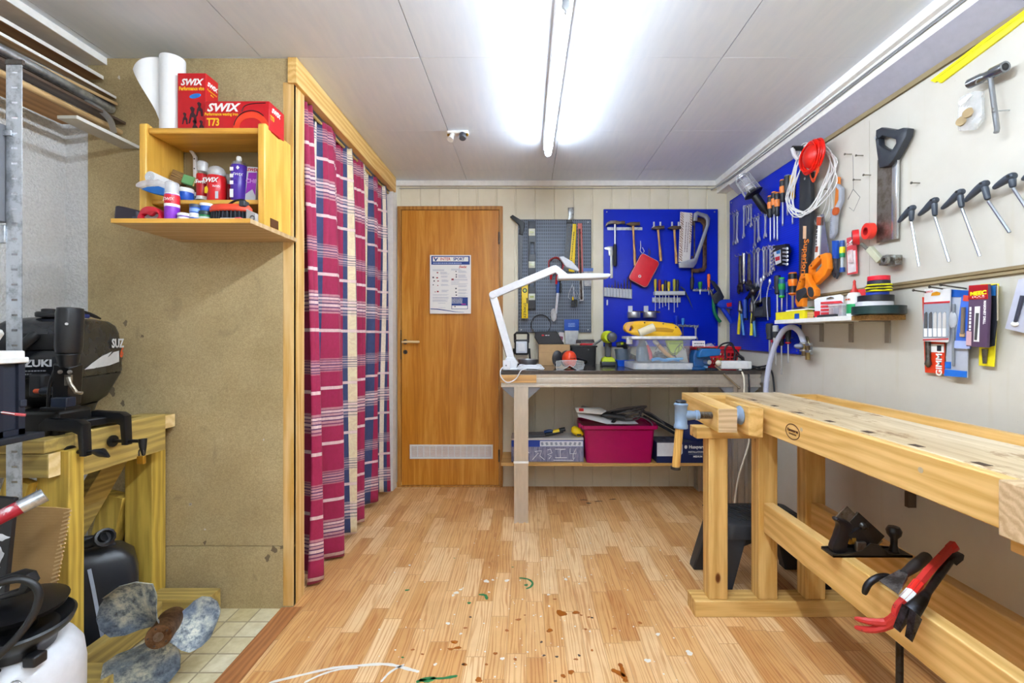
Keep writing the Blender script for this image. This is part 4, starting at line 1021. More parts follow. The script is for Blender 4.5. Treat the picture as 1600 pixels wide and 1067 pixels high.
# clamps over the transom
g = G(); g.beam(Wd(78,668,1.40), Wd(190,652,1.60),.05,.028); g.build('clamp_bar', MBLK, t, bev=.006)
for yy_, lb in ((1.40,0),(1.545,1)):
    o_ = Vector((-1.44, yy_, .80)) - mo
    g = G(); g.plate([[(-.07,.05),(-.05,.068),(.05,.062),(.068,.05),(.072,-.05),(.056,-.05),(.050,.018),(.03,.028),(-.04,.03),(-.055,.0),(-.07,.0)]],.028,0,.003); g.xf(Matrix.Translation(o_)); cb_ = g.build('clamp', MBLK, t)
    g = G(); g.cyl(o_ + Vector((.02,0,-.038)), o_ + Vector((.125,0,-.038)),.006, n=10); g.lathe([(.02,0),(.02,.006)], o_ + Vector((.012,0,-.038)),(1,0,0),20); g.build('screw', MBLK, cb_)
    g = G()
    if lb: g.tube([o_ + Vector((.118,0,-.03)), o_ + Vector((.122,-.004,-.055)), o_ + Vector((.128,-.008,-.085))],[.013,.011,.005],10)
    else: g.tube([o_ + Vector((.095,-.005,-.036)), o_ + Vector((.125,-.012,-.037)), o_ + Vector((.155,-.02,-.047))],[.008,.014,.004],10)
    g.build('screw_handle', MBLK, cb_)
letters([('SUZUKI', .030, RM @ Vector((.004,-.1735,1.037)), RM @ Vector((1,0,0)),(0,0,1), {'bold': .0012, 'sx': 1.0})], plain('D9DBDE', .4), t)
dashes(.006,.06, RM @ Vector((.01,-.1735,1.014)), RM @ Vector((1,0,0)),(0,0,1), plain('9A9DA2', .4), t, 2)
yv, zv = RM @ Vector((0,1,0)), Vector((0,0,1))
letters([('SUZ', .046, RM @ Vector((.1118,.108,1.095)) , yv, zv, {'bold': .0014, 'sx': 1.1})], plain('D9DBDE', .4), t)
def sidep(pts): return [RM @ Vector((.1122, y, z)) for y, z in pts]
for pts in ([(-.12,1.012),(-.07,1.032),(-.01,1.052),(.06,1.066),(.02,1.040),(-.03,1.017),(-.06,1.012)],[(-.045,1.013),(.0,1.033),(.075,1.064),(.115,1.068),(.115,1.026),(.04,1.016)]):
    g = G(); L_ = sidep(pts); n_ = len(L_); off_ = RM @ Vector((.0008,0,0)); g.add(L_ + [p + off_ for p in L_],[tuple(range(n_)), tuple(range(2*n_ - 1, n_ - 1,-1))] + [(i, (i + 1) % n_, (i + 1) % n_ + n_, i + n_) for i in range(n_)]); g.build('white_flash', plain('C9CBCC', .4), t)
letters([('6', .05, RM @ Vector((.1128,.132,1.058)), yv, zv, {'bold': .0016, 'shear': .25})], plain('D85A2E', .4), t)
# padlock on the far clamp screw
t = thing('padlock', 'small brass padlock hanging from the motor clamp screw', 'padlock', (-1.318,1.535,.718))
G().span((-.012,-.006,-.032),(.012,.006,-.004)).build('body', BRASS, t, bev=.002)
G().tube(smooth_path([(-.008,0,-.006),(-.008,0,.012),(0,0,.020),(.008,0,.012),(.008,0,-.006)],4),.0025,8).build('shackle', DSTEEL, t)

# ---- jerry can
t = thing('jerry_can', 'black plastic jerry can with a pale level stripe inside the timber stand', 'jerry can', (-1.575,1.635,-.01),(.0,0,.72))
JB = plain('23252B', .35)
def jr(z, wx, wy, dx=0): return [(dx + wx*(abs(math.cos(a)) ** .24)*(1 if math.cos(a) > 0 else -1), wy*(abs(math.sin(a)) ** .3)*(1 if math.sin(a) > 0 else -1), z) for a in [2 * PI * j/32 + .1 for j in range(32)]]
g = G(); g.loft([jr(0,.118,.072), jr(.015,.124,.078), jr(.25,.122,.078), jr(.315,.112,.072,-.002), jr(.352,.085,.055,-.01), jr(.365,.06,.04,-.02)]); g.build('body', JB, t, sharp=60)
g = G(); g.tube(smooth_path([(-.10,0,.34),(-.06,0,.395),(.02,0,.39),(.05,0,.355)],5),.013,10); g.build('handle', JB, t)
g = G(); g.lathe([(.026,0),(.028,.004),(.028,.03),(.024,.034)],(-.075,-.0,.352),(-.1,0,1),14); g.build('cap', BLACK, t)
g = G(); g.tube([(-.045,-.02,.382),(.0,-.05,.40),(.03,-.075,.418)],[.014,.017,.016],14); g.lathe([(.018,0),(.031,.0),(.031,.02),(.024,.022),(.022,.004),(.012,.004)],(.025,-.07,.413),(.35,-.8,.35),12); g.build('spout', BLACK, t)
g = G(); g.beam((.03,-.0795,.02),(.0,-.0790,.25),.010,.003,(0,-1,0)); g.beam((.0,-.0790,.25),(-.010,-.073,.315),.010,.003,(0,-1,0)); g.build('level_stripe', plain('A9B2C2', .4), t)

# ---- boat propeller
k = N('weathered_bronze'); v = k.coord()
nz = k.noise(v, 42,6,.75); n3 = k.noise(v, 9,3)
cc = k.ramp(nz, [(.32, '4B4A48'),(.43, '7C858A'),(.52, 'B0B2A8'),(.64, 'D2CFBC')])
cc = k.mix(k.ramp(n3,[(.45, '000000'),(.62, 'FFFFFF')]), cc, k.ramp(nz, [(.35, '465062'),(.6, '7C8A9A'),(.72, 'B8B8A4')]))
k.base(cc); k.bump(nz, .4,.002); VERD = k.set(.6,.25)
t = thing('boat_propeller', 'weathered three bladed boat propeller leaning on the floor by the timber stand', 'propeller', at(250,992,1.40),(math.radians(-8),0, math.radians(22)))
HUB = metal('rusty_hub', '8A6A4C', .6,.5, '4E3220')
G().lathe([(.014,-.014),(.034,-.014),(.036,-.006),(.034,.03),(.04,.10),(.036,.12),(.014,.12)],(0,0,0),(0,1,0),28).build('hub', HUB, t)
G().lathe([(0,-.004),(.013,-.004),(.016,0),(.016,.02)],(0,-.011,0),(0,1,0),20).build('shaft_plug', metal('plug', '8E7B70', .5,.3), t)
g = G()
for i in range(5): g.cyl((.026*math.cos(i*1.257 + .6),-.0165,.026*math.sin(i*1.257 + .6)),(.026*math.cos(i*1.257 + .6),-.013,.026*math.sin(i*1.257 + .6)),.003, n=8)
g.build('bolt_ring', plain('3A2A20', .6), t)
bl = [(.0,.024,-1.1,1.0),(.02,.045,-.86,.70),(.05,.075,-.88,.66),(.09,.11,-.92,.70),(.12,.145,-.86,.64),(.14,.170,-.62,.46),(.15,.186,-.40,.28),(.15,.193,-.15,.08)]
for ang in (148,2,-112):
    g = G(); rows = []; ra = math.radians(ang); sc = 1.06 if ang > 100 else (.74 if ang > 0 else 1.04)
    for _, r_, a0, a1 in bl:
        row = []
        for j in range(9):
            q = j/8; a = a0 + (a1 - a0)*q; rad = r_*sc
            x, z = rad*math.cos(ra + a*.95), rad*math.sin(ra + a*.95)
            row.append(Vector((x, .05 + .055*(q - .5)*2*(1 - r_*2.5) + .02*math.sin(q * PI), z)))
        rows.append(row)
    th = .004
    R_ = [[p + Vector((0,-th, 0)) for p in r] + [p + Vector((0, th, 0)) for p in r[::-1]] for r in rows]
    g.loft(R_); g.build('blade', VERD, t, bev=0, sharp=60)

# ---- pressure sprayer
t = thing('pressure_sprayer', 'white garden sprayer tank with black funnel top and hose, bottom left', 'sprayer', (-1.245,1.09,-.01))
TANK = plain('DDE0E6', .4)
G().lathe([(.115,0),(.125,.01),(.127,.30),(.122,.345),(.105,.375),(.07,.392),(.05,.395)], n=40).build('tank', TANK, t, sharp=60)
G().lathe([(.06,.39),(.065,.392),(.068,.41),(.075,.42),(.095,.44),(.10,.455),(.095,.459),(.07,.435),(.02,.438)],(0,0,0),(.08,-.05,1),36).build('funnel_top', BLACK, t)
g = G(); g.lathe([(.035,.40),(.035,.46),(.085,.478),(.09,.49),(.06,.497),(.0,.5)],(0,0,0),(.05,-.03,1),30); g.build('pump_head', plain('0F1013', .35), t)
g = G(); g.plate([[(-.14,.47),(.07,.53),(.085,.555),(.075,.575),(.05,.580),(-.15,.515)],[(-.10,.490),(.055,.540),(.062,.556),(.045,.560),(-.11,.515)]],.026,-.03,.005); g.build('pump_handle', BLACK, t)
g = G(); L_ = smooth_path([Vector((-.16,-.12,.42)), Vector((-.09,-.13,.50)), Vector((-.01,-.115,.545)), Vector((.045,-.1,.575)), Vector((.095,-.07,.58)), Vector((.125,-.06,.54)), Vector((.11,-.08,.47)), Vector((.05,-.14,.38)), Vector((-.02,-.165,.28)), Vector((-.06,-.16,.18))],7)
g.tube(L_, .008,10); g.build('hose', plain('131417', .45), t)
g = G()
for i in range(16):
    p = L_[5 + i]; q = L_[6 + i]; g.tube([p, p.lerp(q, .55)],.0115,10)
g.build('hose_kink_guard', plain('17181B', .5), t)
g = G(); g.tube([Vector((.078,-.105,.40)), Vector((.01,-.155,.29)), Vector((-.03,-.165,.2))],.011,10); g.build('lance', BLACK, t)
g = G(); g.box((.105,-.05,.385),(.03,.03,.025)); g.build('valve', BLACK, t, bev=.004)
g = G(); g.tube([Vector((.098,-.083,.345)) + Vector((.014*math.cos(2 * PI * i/20),0,.014*math.sin(2 * PI * i/20))) for i in range(20)],.0018,6, True); g.build('ring', STEEL, t)
g = G(); g.beam((.096,-.088,.335),(.075,-.112,.27),.026,.003,(0,-1,0)); g.beam((.075,-.112,.27),(.05,-.126,.18),.026,.003,(0,-1,0)); st_ = g.build('strap', plain('121317', .7), t)
g = G(); g.box((.072,-.117,.26),(.04,.008,.022)); g.build('strap_buckle', BLACK, st_, bev=.002)
# cardboard, painted black board, red pipe
k = N('corrugated_board'); v = k.coord()
wv = k.n('ShaderNodeTexWave', bands_direction='Z'); k.l(v, wv.inputs[0]); wv.inputs['Scale'].default_value = 40; wv.inputs['Distortion'].default_value = 1
k.base(k.mix(k.noise(v, 8,4), '9A7648', 'B8935E')); k.bump(wv.outputs['Fac'],.12,.001); CORR = k.set(.85)
t = thing('cardboard_sheet', 'torn brown cardboard sheet in front of the near stand post', 'cardboard', at(60,860,1.27)*1)
oz = t.location.z
tear = [(.038,-oz),(.045,-.12),(.055,-.06),(.068,-.02),(.064,.015),(.075,.035),(.078,.065),(.086,.10),(.09,.118)]
G().plate([[(-.10,-oz), ] + tear + [(.05,.122),(-.10,.128)]],.004,0).build('sheet', CORR, t)
g = G()
for i in range(22):
    q = i/21; a = (.034 + .044*q ** 1.1,-.13 + .24*q)
    g.box((a[0] + .008,-.0025, a[1]),(.022,.003,.004),(0,-.35,0))
g.build('torn_flutes', plain('C9A878', .85), t)
t = thing('painted_board', 'black board smeared with white paint, leaning behind the sprayer', 'board', at(2,870,1.19),(0,.10,0))
G().box((-.02,0,-.1),(.09,.012,.52)).build('board', plain('191A1E', .45), t, bev=.002)
g = G()
for cx, cz, rx, rz in ((.0,.005,.012,.022),(-.005,-.03,.010,.016),(.008,-.07,.013,.010),(.0,-.105,.009,.013),(.0,.055,.022,.008)):
    n = 14; g.plate([(cx + rx*(1 + .3*math.sin(3*a))*math.cos(a), cz + rz*(1 + .3*math.cos(4*a))*math.sin(a)) for a in [2 * PI * i/n for i in range(n)]],.001,-.0064)
g.build('white_paint_splatter', plain('DCDDE4', .5), t)
t = thing('red_pipe', 'red painted pipe with bare metal end poking in from the left', 'pipe', at(70,773,1.12))
d_ = (at(-60,838,1.02) - at(70,773,1.12))
k = N('scuffed_red'); v = k.coord(); k.base(k.mix(k.ramp(k.noise(v, 30,4),[(.52, '000000'),(.6, 'FFFFFF')]), 'A0122A', 'CFC6C6')); SCR = k.set(.4)
G().cyl(d_*.17, d_, .0165, n=20).build('painted_tube', SCR, t)
G().lathe([(.013,0),(.0175,0),(.0175,.045),(.013,.045),(.013,.001)],(0,0,0), d_, 24).build('bare_end', GALV, t)
# ================================================================== BACK WALL, METAL TABLE
# ---- shared tool makers (wall frame: x right, z up, -y off the wall)
def screwdriver(wall, u, vt, vh, vt2, body, grip, name_label, hr=.012, collar=None, shaft=STEEL, group=None, butt=None, name='screwdriver'):
    """handle from vt (top) to vh, shaft down to vt2"""
    t, L = wall.hang(u, vt, name, name_label, 'screwdriver', group)
    (x, zh),(_, ze) = L((u, vh),(u, vt2)); h = -zh
    G().lathe([(hr*.55,0),(hr*.95,-.004),(hr, -h*.25),(hr*.92,-h*.55),(hr*.72,-h*.78),(hr*.85,-h*.92),(hr*.5,-h)], n=14).build('handle', body, t)
    if grip: G().lathe([(hr*1.02,-h*.30),(hr*1.08,-h*.34),(hr*1.02,-h*.52),(hr*.9,-h*.60)], n=14).build('grip_band', grip, t)
    if butt: G().lathe([(0,.002),(hr*.8,.001),(hr*1.02,-.006),(hr*.9,-.008)], n=14).build('butt_cap', butt, t)
    if collar: G().lathe([(hr*.9,-h*.9),(hr*.95,-h*.95),(hr*.45,-h*1.02)], n=14).build('collar', collar, t)
    g = G(); g.cyl((0,0,-h*.98),(0,0, ze + .008), hr*.28, n=8); g.beam((0,0, ze + .012),(0,0, ze), hr*.62, hr*.22,(0,1,0)); g.build('shaft', shaft, t)
    return t
def hammer(wall, u, v, vb, label, headw, head, handle, grip=None, tilt=0.0, claw=False):
    t, L = wall.hang(u, v, 'hammer', label, 'hammer', None); (_, ze), = L((u, vb)); t.rotation_euler.y = tilt
    w_ = headw
    if claw:
        g = G(); g.plate([[(.5*w_, .012),(.5*w_, -.010),(.30*w_, -.008),(.1*w_, -.014),(-.12*w_, -.008),(-.34*w_, -.012),(-.5*w_, -.03),(-.44*w_, -.002),(-.25*w_, .014),(.02*w_, .016),(.28*w_, .008),(.3*w_, .012)]],.022,0,.003)
    else:
        g = G(); g.plate([[(.5*w_, .012),(.5*w_, -.012),(.28*w_, -.010),(.12*w_, -.015),(-.12*w_, -.015),(-.26*w_, -.008),(-.5*w_, -.003),(-.5*w_, .003),(-.2*w_, .014),(.12*w_, .014),(.28*w_, .010)]],.022,0,.003)
    g.build('head', head, t)
    g = G(); g.tube([(0,0,.012),(0,0,-.02),(0,0, ze*.45),(0,0, ze*.8),(0,0, ze)],[.008,.008,.0075,.0105,.0095],12); g.build('handle', handle, t)
    if grip: g = G(); g.tube([(0,0, ze*.5),(0,0, ze*.6),(0,0, ze*.95),(0,0, ze*1.01)],[.010,.013,.0135,.011],12); g.build('grip', grip, t)
    return t
def spanner_mesh(ln, w_=.022):
    """combination spanner: ring at the top, open jaw at the bottom"""
    g = G(); r = w_*.5; s_ = w_*.26
    ring = [(r*math.cos(a), r*math.sin(a)) for a in [PI * 1.5 + .5 + (2 * PI - 1.0)*i/14 for i in range(15)]]
    out = ring[:] ; out = [(s_, -r*.9)] + ring[1:-1] + [(-s_, -r*.9)]
    zb = -ln
    jaw = [(-s_*.8, zb + w_*1.1),(-w_*.58, zb + w_*.55),(-w_*.62, zb),(-w_*.28, zb - w_*.1),(-w_*.2, zb + w_*.35),(w_*.2, zb + w_*.42),(w_*.34, zb + .0),(w_*.62, zb + w_*.12),(w_*.55, zb + w_*.65),(s_*.8, zb + w_*1.1)]
    hole = [(r*.58*math.cos(2 * PI * i/10), r*.58*math.sin(2 * PI * i/10)) for i in range(10)]
    g.plate([out + jaw, hole],.006,0,.001)
    return g
def spanner(wall, u, v, vb, label, w_=.022, mat=None, rot=0.0, group=None):
    t, L = wall.hang(u, v, 'spanner', label, 'spanner', group); (_, ze), = L((u, vb))
    o = spanner_mesh(-ze, w_).build('body', mat or CHROME, t); t.rotation_euler.y = rot
    return t
def rail(wall, u0, v0, u1, v1, label, h=.014, pegs=0, mat=None, dep=.012):
    t, L = wall.hang(u0, v0, 'tool_rail', label, 'tool rail'); (x1, z1), = L((u1, v1))
    g = G(); g.beam((0, dep*.5,0),(x1, dep*.5, z1),.004, h, (0,0,1)); g.build('strip', mat or GALV, t, bev=.0008)
    for i in range(pegs):
        q = (i + .5)/pegs
        g = G(); g.tube([(x1*q, dep*.5, z1*q),(x1*q, -.028, z1*q - .002),(x1*q, -.034, z1*q + .010)],.003,6); g.build('peg', mat or GALV, t)
    return t

# ---- the pegboards
def pegmat(name, c, hole, pitch, r, sl=None):
    k = N(name); v = k.coord(); sx = k.n('ShaderNodeSeparateXYZ'); k.l(v, sx.inputs[0])
    fx = k.math('SUBTRACT', k.math('FRACT', k.math('DIVIDE', sx.outputs[0], pitch)),.5); pz = pitch if not sl else pitch*sl
    fz = k.math('SUBTRACT', k.math('FRACT', k.math('DIVIDE', sx.outputs[2], pz)),.5)
    if sl:
        a = k.math('MULTIPLY', k.math('LESS_THAN', k.math('ABSOLUTE', fx), r/pitch), k.math('LESS_THAN', k.math('ABSOLUTE', fz),.36))
    else:
        d = k.math('ADD', k.math('POWER', fx, 2), k.math('POWER', fz, 2)); a = k.math('LESS_THAN', d, (r/pitch) ** 2)
    f = k.noise(v, 7,4)
    r_, g_, b_, _ = srgb(c)
    k.base(k.mix(a, k.mix(f, (r_*.85, g_*.85, b_*.85,1),(min(1, r_*1.12), min(1, g_*1.12), min(1, b_*1.12),1)), hole))
    k.bump(k.math('SUBTRACT', 1.0, a),.4,.001)
    return k.set(.4, spec=.3)
PEGB = pegmat('blue_pegboard', '0228C8', '021A86', .0125,.0028); PEGG = pegmat('grey_pegboard', '818C9C', '434A54', .0135,.0030,1.9)
W0 = Wall('back', .002); W2 = Wall('back', .022); W4 = Wall('back', .045)
def pegboard(wall, pts, label, mat, edge):
    u, v = pts[0]; t, L = wall.hang(u, v, 'pegboard', label, 'pegboard'); q = L(*pts)
    G().plate([q],.012,-.006,.0008).build('panel', mat, t)
    xs_ = [p[0] for p in q]; zs_ = [p[1] for p in q]
    for a, b in zip(q, q[1:] + q[:1]):
        g = G(); g.beam((a[0],-.008, a[1]),(b[0],-.008, b[1]),.012,.004,(0,0,1) if abs(a[0] - b[0]) > .1 else (1,0,0)); g.build('edge_strip', edge, t)
    for p in q[:]:
        cx = sum(xs_)/len(q); cz = sum(zs_)/len(q); x, z = p[0] + .022*(1 if p[0] < cx else -1), p[1] + .018*(1 if p[1] < cz else -1)
        G().cyl((x, -.012, z),(x, -.0145, z),.005, n=10).build('screw', STEEL, t)
    return t
pegboard(W0,[(810,519),(923,519),(923,344),(810,344)], 'dark grey slotted pegboard with levels, above the metal table', PEGG, plain('525963', .4))
pegboard(W0,[(943,541),(1120,541),(1120,328),(943,328)], 'square blue pegboard with hammers on the back wall', PEGB, plain('0B2FA8', .35))
# ---- on the grey board
t, L = W2.hang(816,350, 'pull_saw', 'thin black saw with slanted handle at the left edge of the grey pegboard', 'saw')
G().plate(L((797,339),(801,336),(819,347),(820,353),(817,368),(811,366),(812,353)),.022,0,.004).build('handle', plain('24272B', .4), t)
G().plate(L((811,366),(817,367),(816,434),(811,434)),.004,0).build('blade', plain('4A4E54', .35), t)
t, L = W2.hang(831,346, 'spirit_level', 'long dark grey spirit level with three pale vials, grey pegboard', 'spirit level')
hl = [L((828.5, a),(834.5, a),(834.5, b),(828.5, b)) for a, b in ((379,398),(429,448))]
G().plate([L((825,346),(837,346),(837,483),(825,483))] + hl, .03,0,.002).build('body', plain('3C4148', .4), t)
for a, b in ((358,369),(409,419),(459,469)):
    vv = G().plate(L((826, a),(836, a),(836, b),(826, b)),.004,-.0155,.001).build('vial_window', plain('D8DCC8', .3), t)
    (x0, z0),(x1, z1) = L((828,(a + b)/2 + 1.5),(834,(a + b)/2 - 1.5)); G().span((x0,-.0195, z0),(x1,-.017, z1)).build('vial', plain('A8B06A', .2), vv)
t, L = W4.hang(820,444, 'spirit_level', 'short yellow spirit level hanging low on the grey pegboard', 'spirit level')
G().plate(L((815,444),(825,444),(825,497.5),(815,497.5)),.022,0,.002).build('body', YELLOW, t)
(x0, z0), = L((820,454)); G().cyl((x0,-.011, z0),(x0,-.0125, z0),.017, n=18).build('vial_ring', BLACK, t); G().cyl((x0,-.0125, z0),(x0,-.0135, z0),.010, n=16).build('vial', plain('C9D84A', .2), t)
(x0, z0), = L((820,485)); letters([('STANLEY', .026,(x0,-.0116, z0),(0,0,-1),(1,0,0), {'bold': .0004})], BLACK, t)
(x0, z0), = L((823.5,470)); G().span((x0 - .004,-.0125, z0 - .02),(x0 + .004,-.011, z0 + .02)).build('side_vial', BLACK, t)
t, L = W2.hang(890,345, 'keyhole_saw', 'saw with silver grip and perforated dark blade, top of the grey pegboard', 'saw')
G().plate(L((887.5,325),(896.5,324),(896,336),(893.5,344),(887,345),(888.5,335)),.022,0,.004).build('grip', metal('grip_metal', 'BFC4C6', .4,.2), t)
G().plate(L((886,344),(893.5,344),(895,349),(885,349)),.026,0,.003).build('ferrule', plain('33363A', .4), t)
hl = []
for i in range(9):
    q = i/8.0; (x, z), = L((889.5 - 4.5*q, 355 + 58*q)); hl.append([(x + .004*math.cos(a), z + .006*math.sin(a)) for a in [2 * PI * j/8 for j in range(8)]])
G().plate([L((885.5,349),(893.5,349),(888.5,424),(880.5,424))] + hl, .006,0).build('blade', plain('565B61', .4), t)
t, L = W4.hang(896,350, 'blade_pack', 'long yellow saw blade packet beside the red packet on grey pegboard', 'packet')
G().plate(L((895,350),(900.5,350),(897.5,425),(888.5,424)),.008,0,.001).build('packet', YELLOW, t)
(x0, z0), = L((894.7,385)); dashes(.012,.22,(x0,-.0046, z0),(.09,0,1),(-1,0,.09), plain('8E7A10', .5), t)
t, L = W4.hang(906,348, 'blade_pack', 'tall red and clear packet with a long drill bit, grey pegboard', 'packet')
G().plate(L((902.5,349),(909.5,349),(911,425),(904,425)),.006,0,.001).build('header', plain('C8706A', .4), t)
(x0, z0),(x1, z1),(x2, z2) = L((905.5,364),(909,470),(905,395)); G().cyl((x0,-.005, z0),(x0,-.007, z0),.012, n=14).build('logo_dot', RED, t)
G().plate(L((904.5,425),(911,425),(912,470),(905.5,470)),.004,0).build('clear_sleeve', glassy('sleeve', 'A9A6A2', .2,.6), t)
g = G(); (a0, b0),(a1, b1) = L((905,358),(908.3,468)); g.tube([(a0 + (a1 - a0)*i/30,-.009 + .002*math.sin(i*2.2), b0 + (b1 - b0)*i/30) for i in range(31)],.0075,8); g.build('drill_bit', DSTEEL, t)
t, L = W4.hang(868,415, 'cable_coil', 'red and black cable coil behind the lamp joint on the grey pegboard', 'cable')
for j, (m_, dy) in enumerate(((plain('A8262E', .4),0),(plain('1E1F22', .4),.008))):
    g = G(); (cx, cz), = L((868,415)); g.tube(smooth_path([(cx + (.054 - .004*j + .004*math.sin(i*1.7 + j))*math.cos(i * PI / 6), dy - .012 + .006*math.sin(i*.8), cz + (.056 + .004*math.cos(i*1.3 + j))*math.sin(i * PI / 6)) for i in range(25)],3),.0045,7); g.build('loop', m_, t)
for u_, v_, m_ in ((861,430, RED),(869.5,437, RED),(875,434, BLACK)):
    g = G(); (cx, cz), = L((u_, v_)); g.tube([(cx + .008,-.015, cz + .05),(cx, -.02, cz),(cx - .004,-.02, cz - .035)],[.005,.010,.007],8); g.build('clip', m_, t)
t, L = W4.hang(871,436, 'silicone_tube', 'blue capped white tube with a clear bag, centre of the grey pegboard', 'tube')
(x0, z0),(x1, z1),(x2, z2) = L((872,437),(871.5,458),(868.5,490))
g = G(); g.tube([(x0,0, z0),(x1,0, z1)],.0125,12); g.build('blue_end', plain('1E50A8', .4), t)
g = G(); g.tube([(x1,0, z1),(x2,0, z2)],[.011,.010],12); g.build('white_tube', plain('D8DCE2', .4), t)
g = G(); (a, b), = L((865,492)); g.ball((a, -.004, b),(.024,.012,.05),12); g.build('clear_bag', glassy('bag2', 'C9C9C8', .2,.5), t)
(a, b), = L((876,450)); G().box((a, -.004, b),(.014,.02,.07)).build('black_clip', BLACK, t, bev=.003)
t, L = W4.hang(897,440, 'thin_cord', 'looped grey and black cord with plug, right half of the grey pegboard', 'cord')
g = G(); g.tube([(p[0],-.004*(i % 2), p[1]) for i, p in enumerate(L((895,443),(889,458),(888,465),(895,470),(897,448),(903,460),(905,466),(899,470),(895,446)))],.002,5); g.build('wire', plain('C9CBD0', .4), t)
g = G(); (a, b), = L((895,466)); g.cyl((a, -.004, b + .01),(a, -.004, b - .014),.006, n=8); g.build('yellow_end', YELLOW, t)
g = G()
for u_ in (893.5,897,901): (a, b), = L((u_, 474)); g.span((a - .005,-.008, b - .025),(a + .005,.004, b + .02))
(a, b), = L((897,470)); g.span((a - .018,-.006, b - .006),(a + .02,.003, b + .01)); g.build('plug', BLACK, t)
t, L = W4.hang(918,420, 'clear_packet', 'clear packet of small parts at the right edge of the grey pegboard', 'packet')
G().plate(L((912,420),(926,420),(923,447),(913,447)),.008,0,.002).build('film', glassy('packet_film', 'C4C6C8', .15,.45), t); G().plate(L((911,419),(927,419),(926.5,424),(911,424)),.009,0).build('header', plain('5A7AC0', .5), t)
t, L = W2.hang(845,505, 'hose_clamp', 'thin dark metal ring leaning at the foot of the grey pegboard', 'ring')
(a, b), = L((845,507)); G().tube([(a + .072*math.cos(2 * PI * i/40),-.008 + .004*math.sin(2 * PI * i/40), b + .072*math.sin(2 * PI * i/40)) for i in range(40)],.0035,6, True).build('band', plain('2C2F33', .35), t)
G().box((a - .06,-.008, b - .045),(.014,.012,.02)).build('tightener', DSTEEL, t)
t, L = W4.hang(892.5,498, 'cable_tie_pack', 'packet of white cable ties under a blue card, below the grey pegboard', 'packet')
G().plate(L((881.5,499),(904.5,499),(904.5,516.5),(881.5,516.5)),.004,-.004,.001).build('card', plain('0E50B8', .4), t)
G().plate(L((882,516.5),(904,516.5),(902,538),(884,538)),.014,-.002,.002).build('bag', glassy('tie_bag', 'DADEE2', .2,.45), t)
g = G(); random.seed(8)
for i in range(14):
    (a, b),(c_, d_) = L((884 + i*1.4,517),(885 + i*1.2 + random.uniform(-1.5,1.5),537)); g.beam((a, -.004 + .003*(i % 3), b),(c_, -.004 + .003*(i % 3), d_),.003,.0015,(0,1,0))
g.build('ties', plain('EEEEEC', .5), t)
(a, b), = L((893,508)); dashes(.006,.05,(a, -.0066, b + .012),(1,0,0),(0,0,1), plain('9FBFEA', .5), t, 3)

# ---- on the blue board
hammer(W4,961,348,415, 'claw hammer with black grip, leftmost on the blue back pegboard', .145, metal('hammer_head', '8E8278', .4,.3), STEEL, plain('1C1D20', .5), claw=True)
hammer(W4,989,350,415, 'hammer with long wooden handle beside the claw hammer', .10, metal('rusty_head', '6E5A4A', .5,.5), HANDLEWOOD, None, -.05)
hammer(W4,1028,356,408, 'smaller hammer with short wooden handle in the middle of the blue board', .09, metal('rusty_head2', '6A6058', .5,.3), HANDLEWOOD, None, -.09)
hammer(W4,1053.5,356,412, 'wooden handled hammer just left of the saw blade sleeve', .095, metal('rusty_head3', '5E564E', .5,.3), HANDLEWOOD, None, -.06)
rail(W2,949,357,1004,357, 'galvanised strip holding the two left hammers', .022,0)
for u_, lb in ((1023, 'pair of white prongs holding the short wooden hammer'),(1051, 'pair of white prongs holding the hammer by the sleeve')):
    t, L = W0.hang(u_, 356, 'tool_holder', lb, 'tool holder')
    for du in (-4,6):
        (a, b), = L((u_ + du, 356)); g = G(); g.span((a - .006,-.045, b - .008),(a + .006,-.01, b + .004)); g.span((a - .006,-.048, b - .008),(a + .006,-.042, b + .034)); g.build('prong', plain('D5D8DC', .4), t, bev=.002)
    (a, b),(c_, d_) = L((u_ - 6,358),(u_ + 8,358)); G().span((a, -.018, b - .006),(c_, -.010, b + .006)).build('back_strip', GALV, t)
t, L = W2.hang(952,385, 'caliper', 'steel vernier caliper at the left edge of the blue board', 'caliper')
G().plate(L((944.5,387),(950,385),(957.5,385),(957.5,434),(953.5,435),(953.5,400),(951,399),(950.5,391),(945,389.5)),.006,0,.001).build('beam', metal('caliper_steel', 'D5D8DA', .35), t)
G().plate(L((951,391),(959,391),(959,399),(951,399)),.012,0,.001).build('slider', STEEL, t)
t, L = W4.hang(1005.5,423, 'first_aid_case', 'red zipped case hanging tilted on the blue pegboard', 'case'); t.rotation_euler.y = math.radians(28)
def rrect(w_, h_, r, n=5): return [(sx*(w_/2 - r) + r*math.cos(a0 + PI / 2*i/n), sz*(h_/2 - r) + r*math.sin(a0 + PI / 2*i/n)) for sx, sz, a0 in ((1,1,0),(-1,1, PI / 2),(-1,-1, PI),(1,-1,1.5 * PI)) for i in range(n + 1)]
G().plate([rrect(.15,.215,.025)],.05,0,.010).build('shell', plain('D5182A', .5), t)
zz = [(x, -.018, z) for x, z in rrect(.147,.212,.024)]; G().tube(zz, .0022,5, True).build('piping', plain('E4D0D0', .5), t)
zz = [(x, 0, z) for x, z in rrect(.152,.217,.026)]; G().tube(zz, .004,5, True).build('zip', plain('3A1016', .6), t)
g = G(); g.cyl((-.01,-.025,-.055),(-.01,-.028,-.055),.011, n=14); g.build('badge', plain('E8D8D8', .4), t)
g = G(); g.span((-.0135,-.0295,-.057),(-.0065,-.028,-.053)); g.span((-.012,-.0295,-.0615),(-.008,-.028,-.0485)); g.build('badge_cross', RED, t)
g = G(); g.tube([(-.02,0,.108),(-.03,-.002,.14),(-.045,0,.165),(-.022,0,.15),(-.01,0,.108)],.003,6); g.build('strap', plain('2A2226', .6), t)
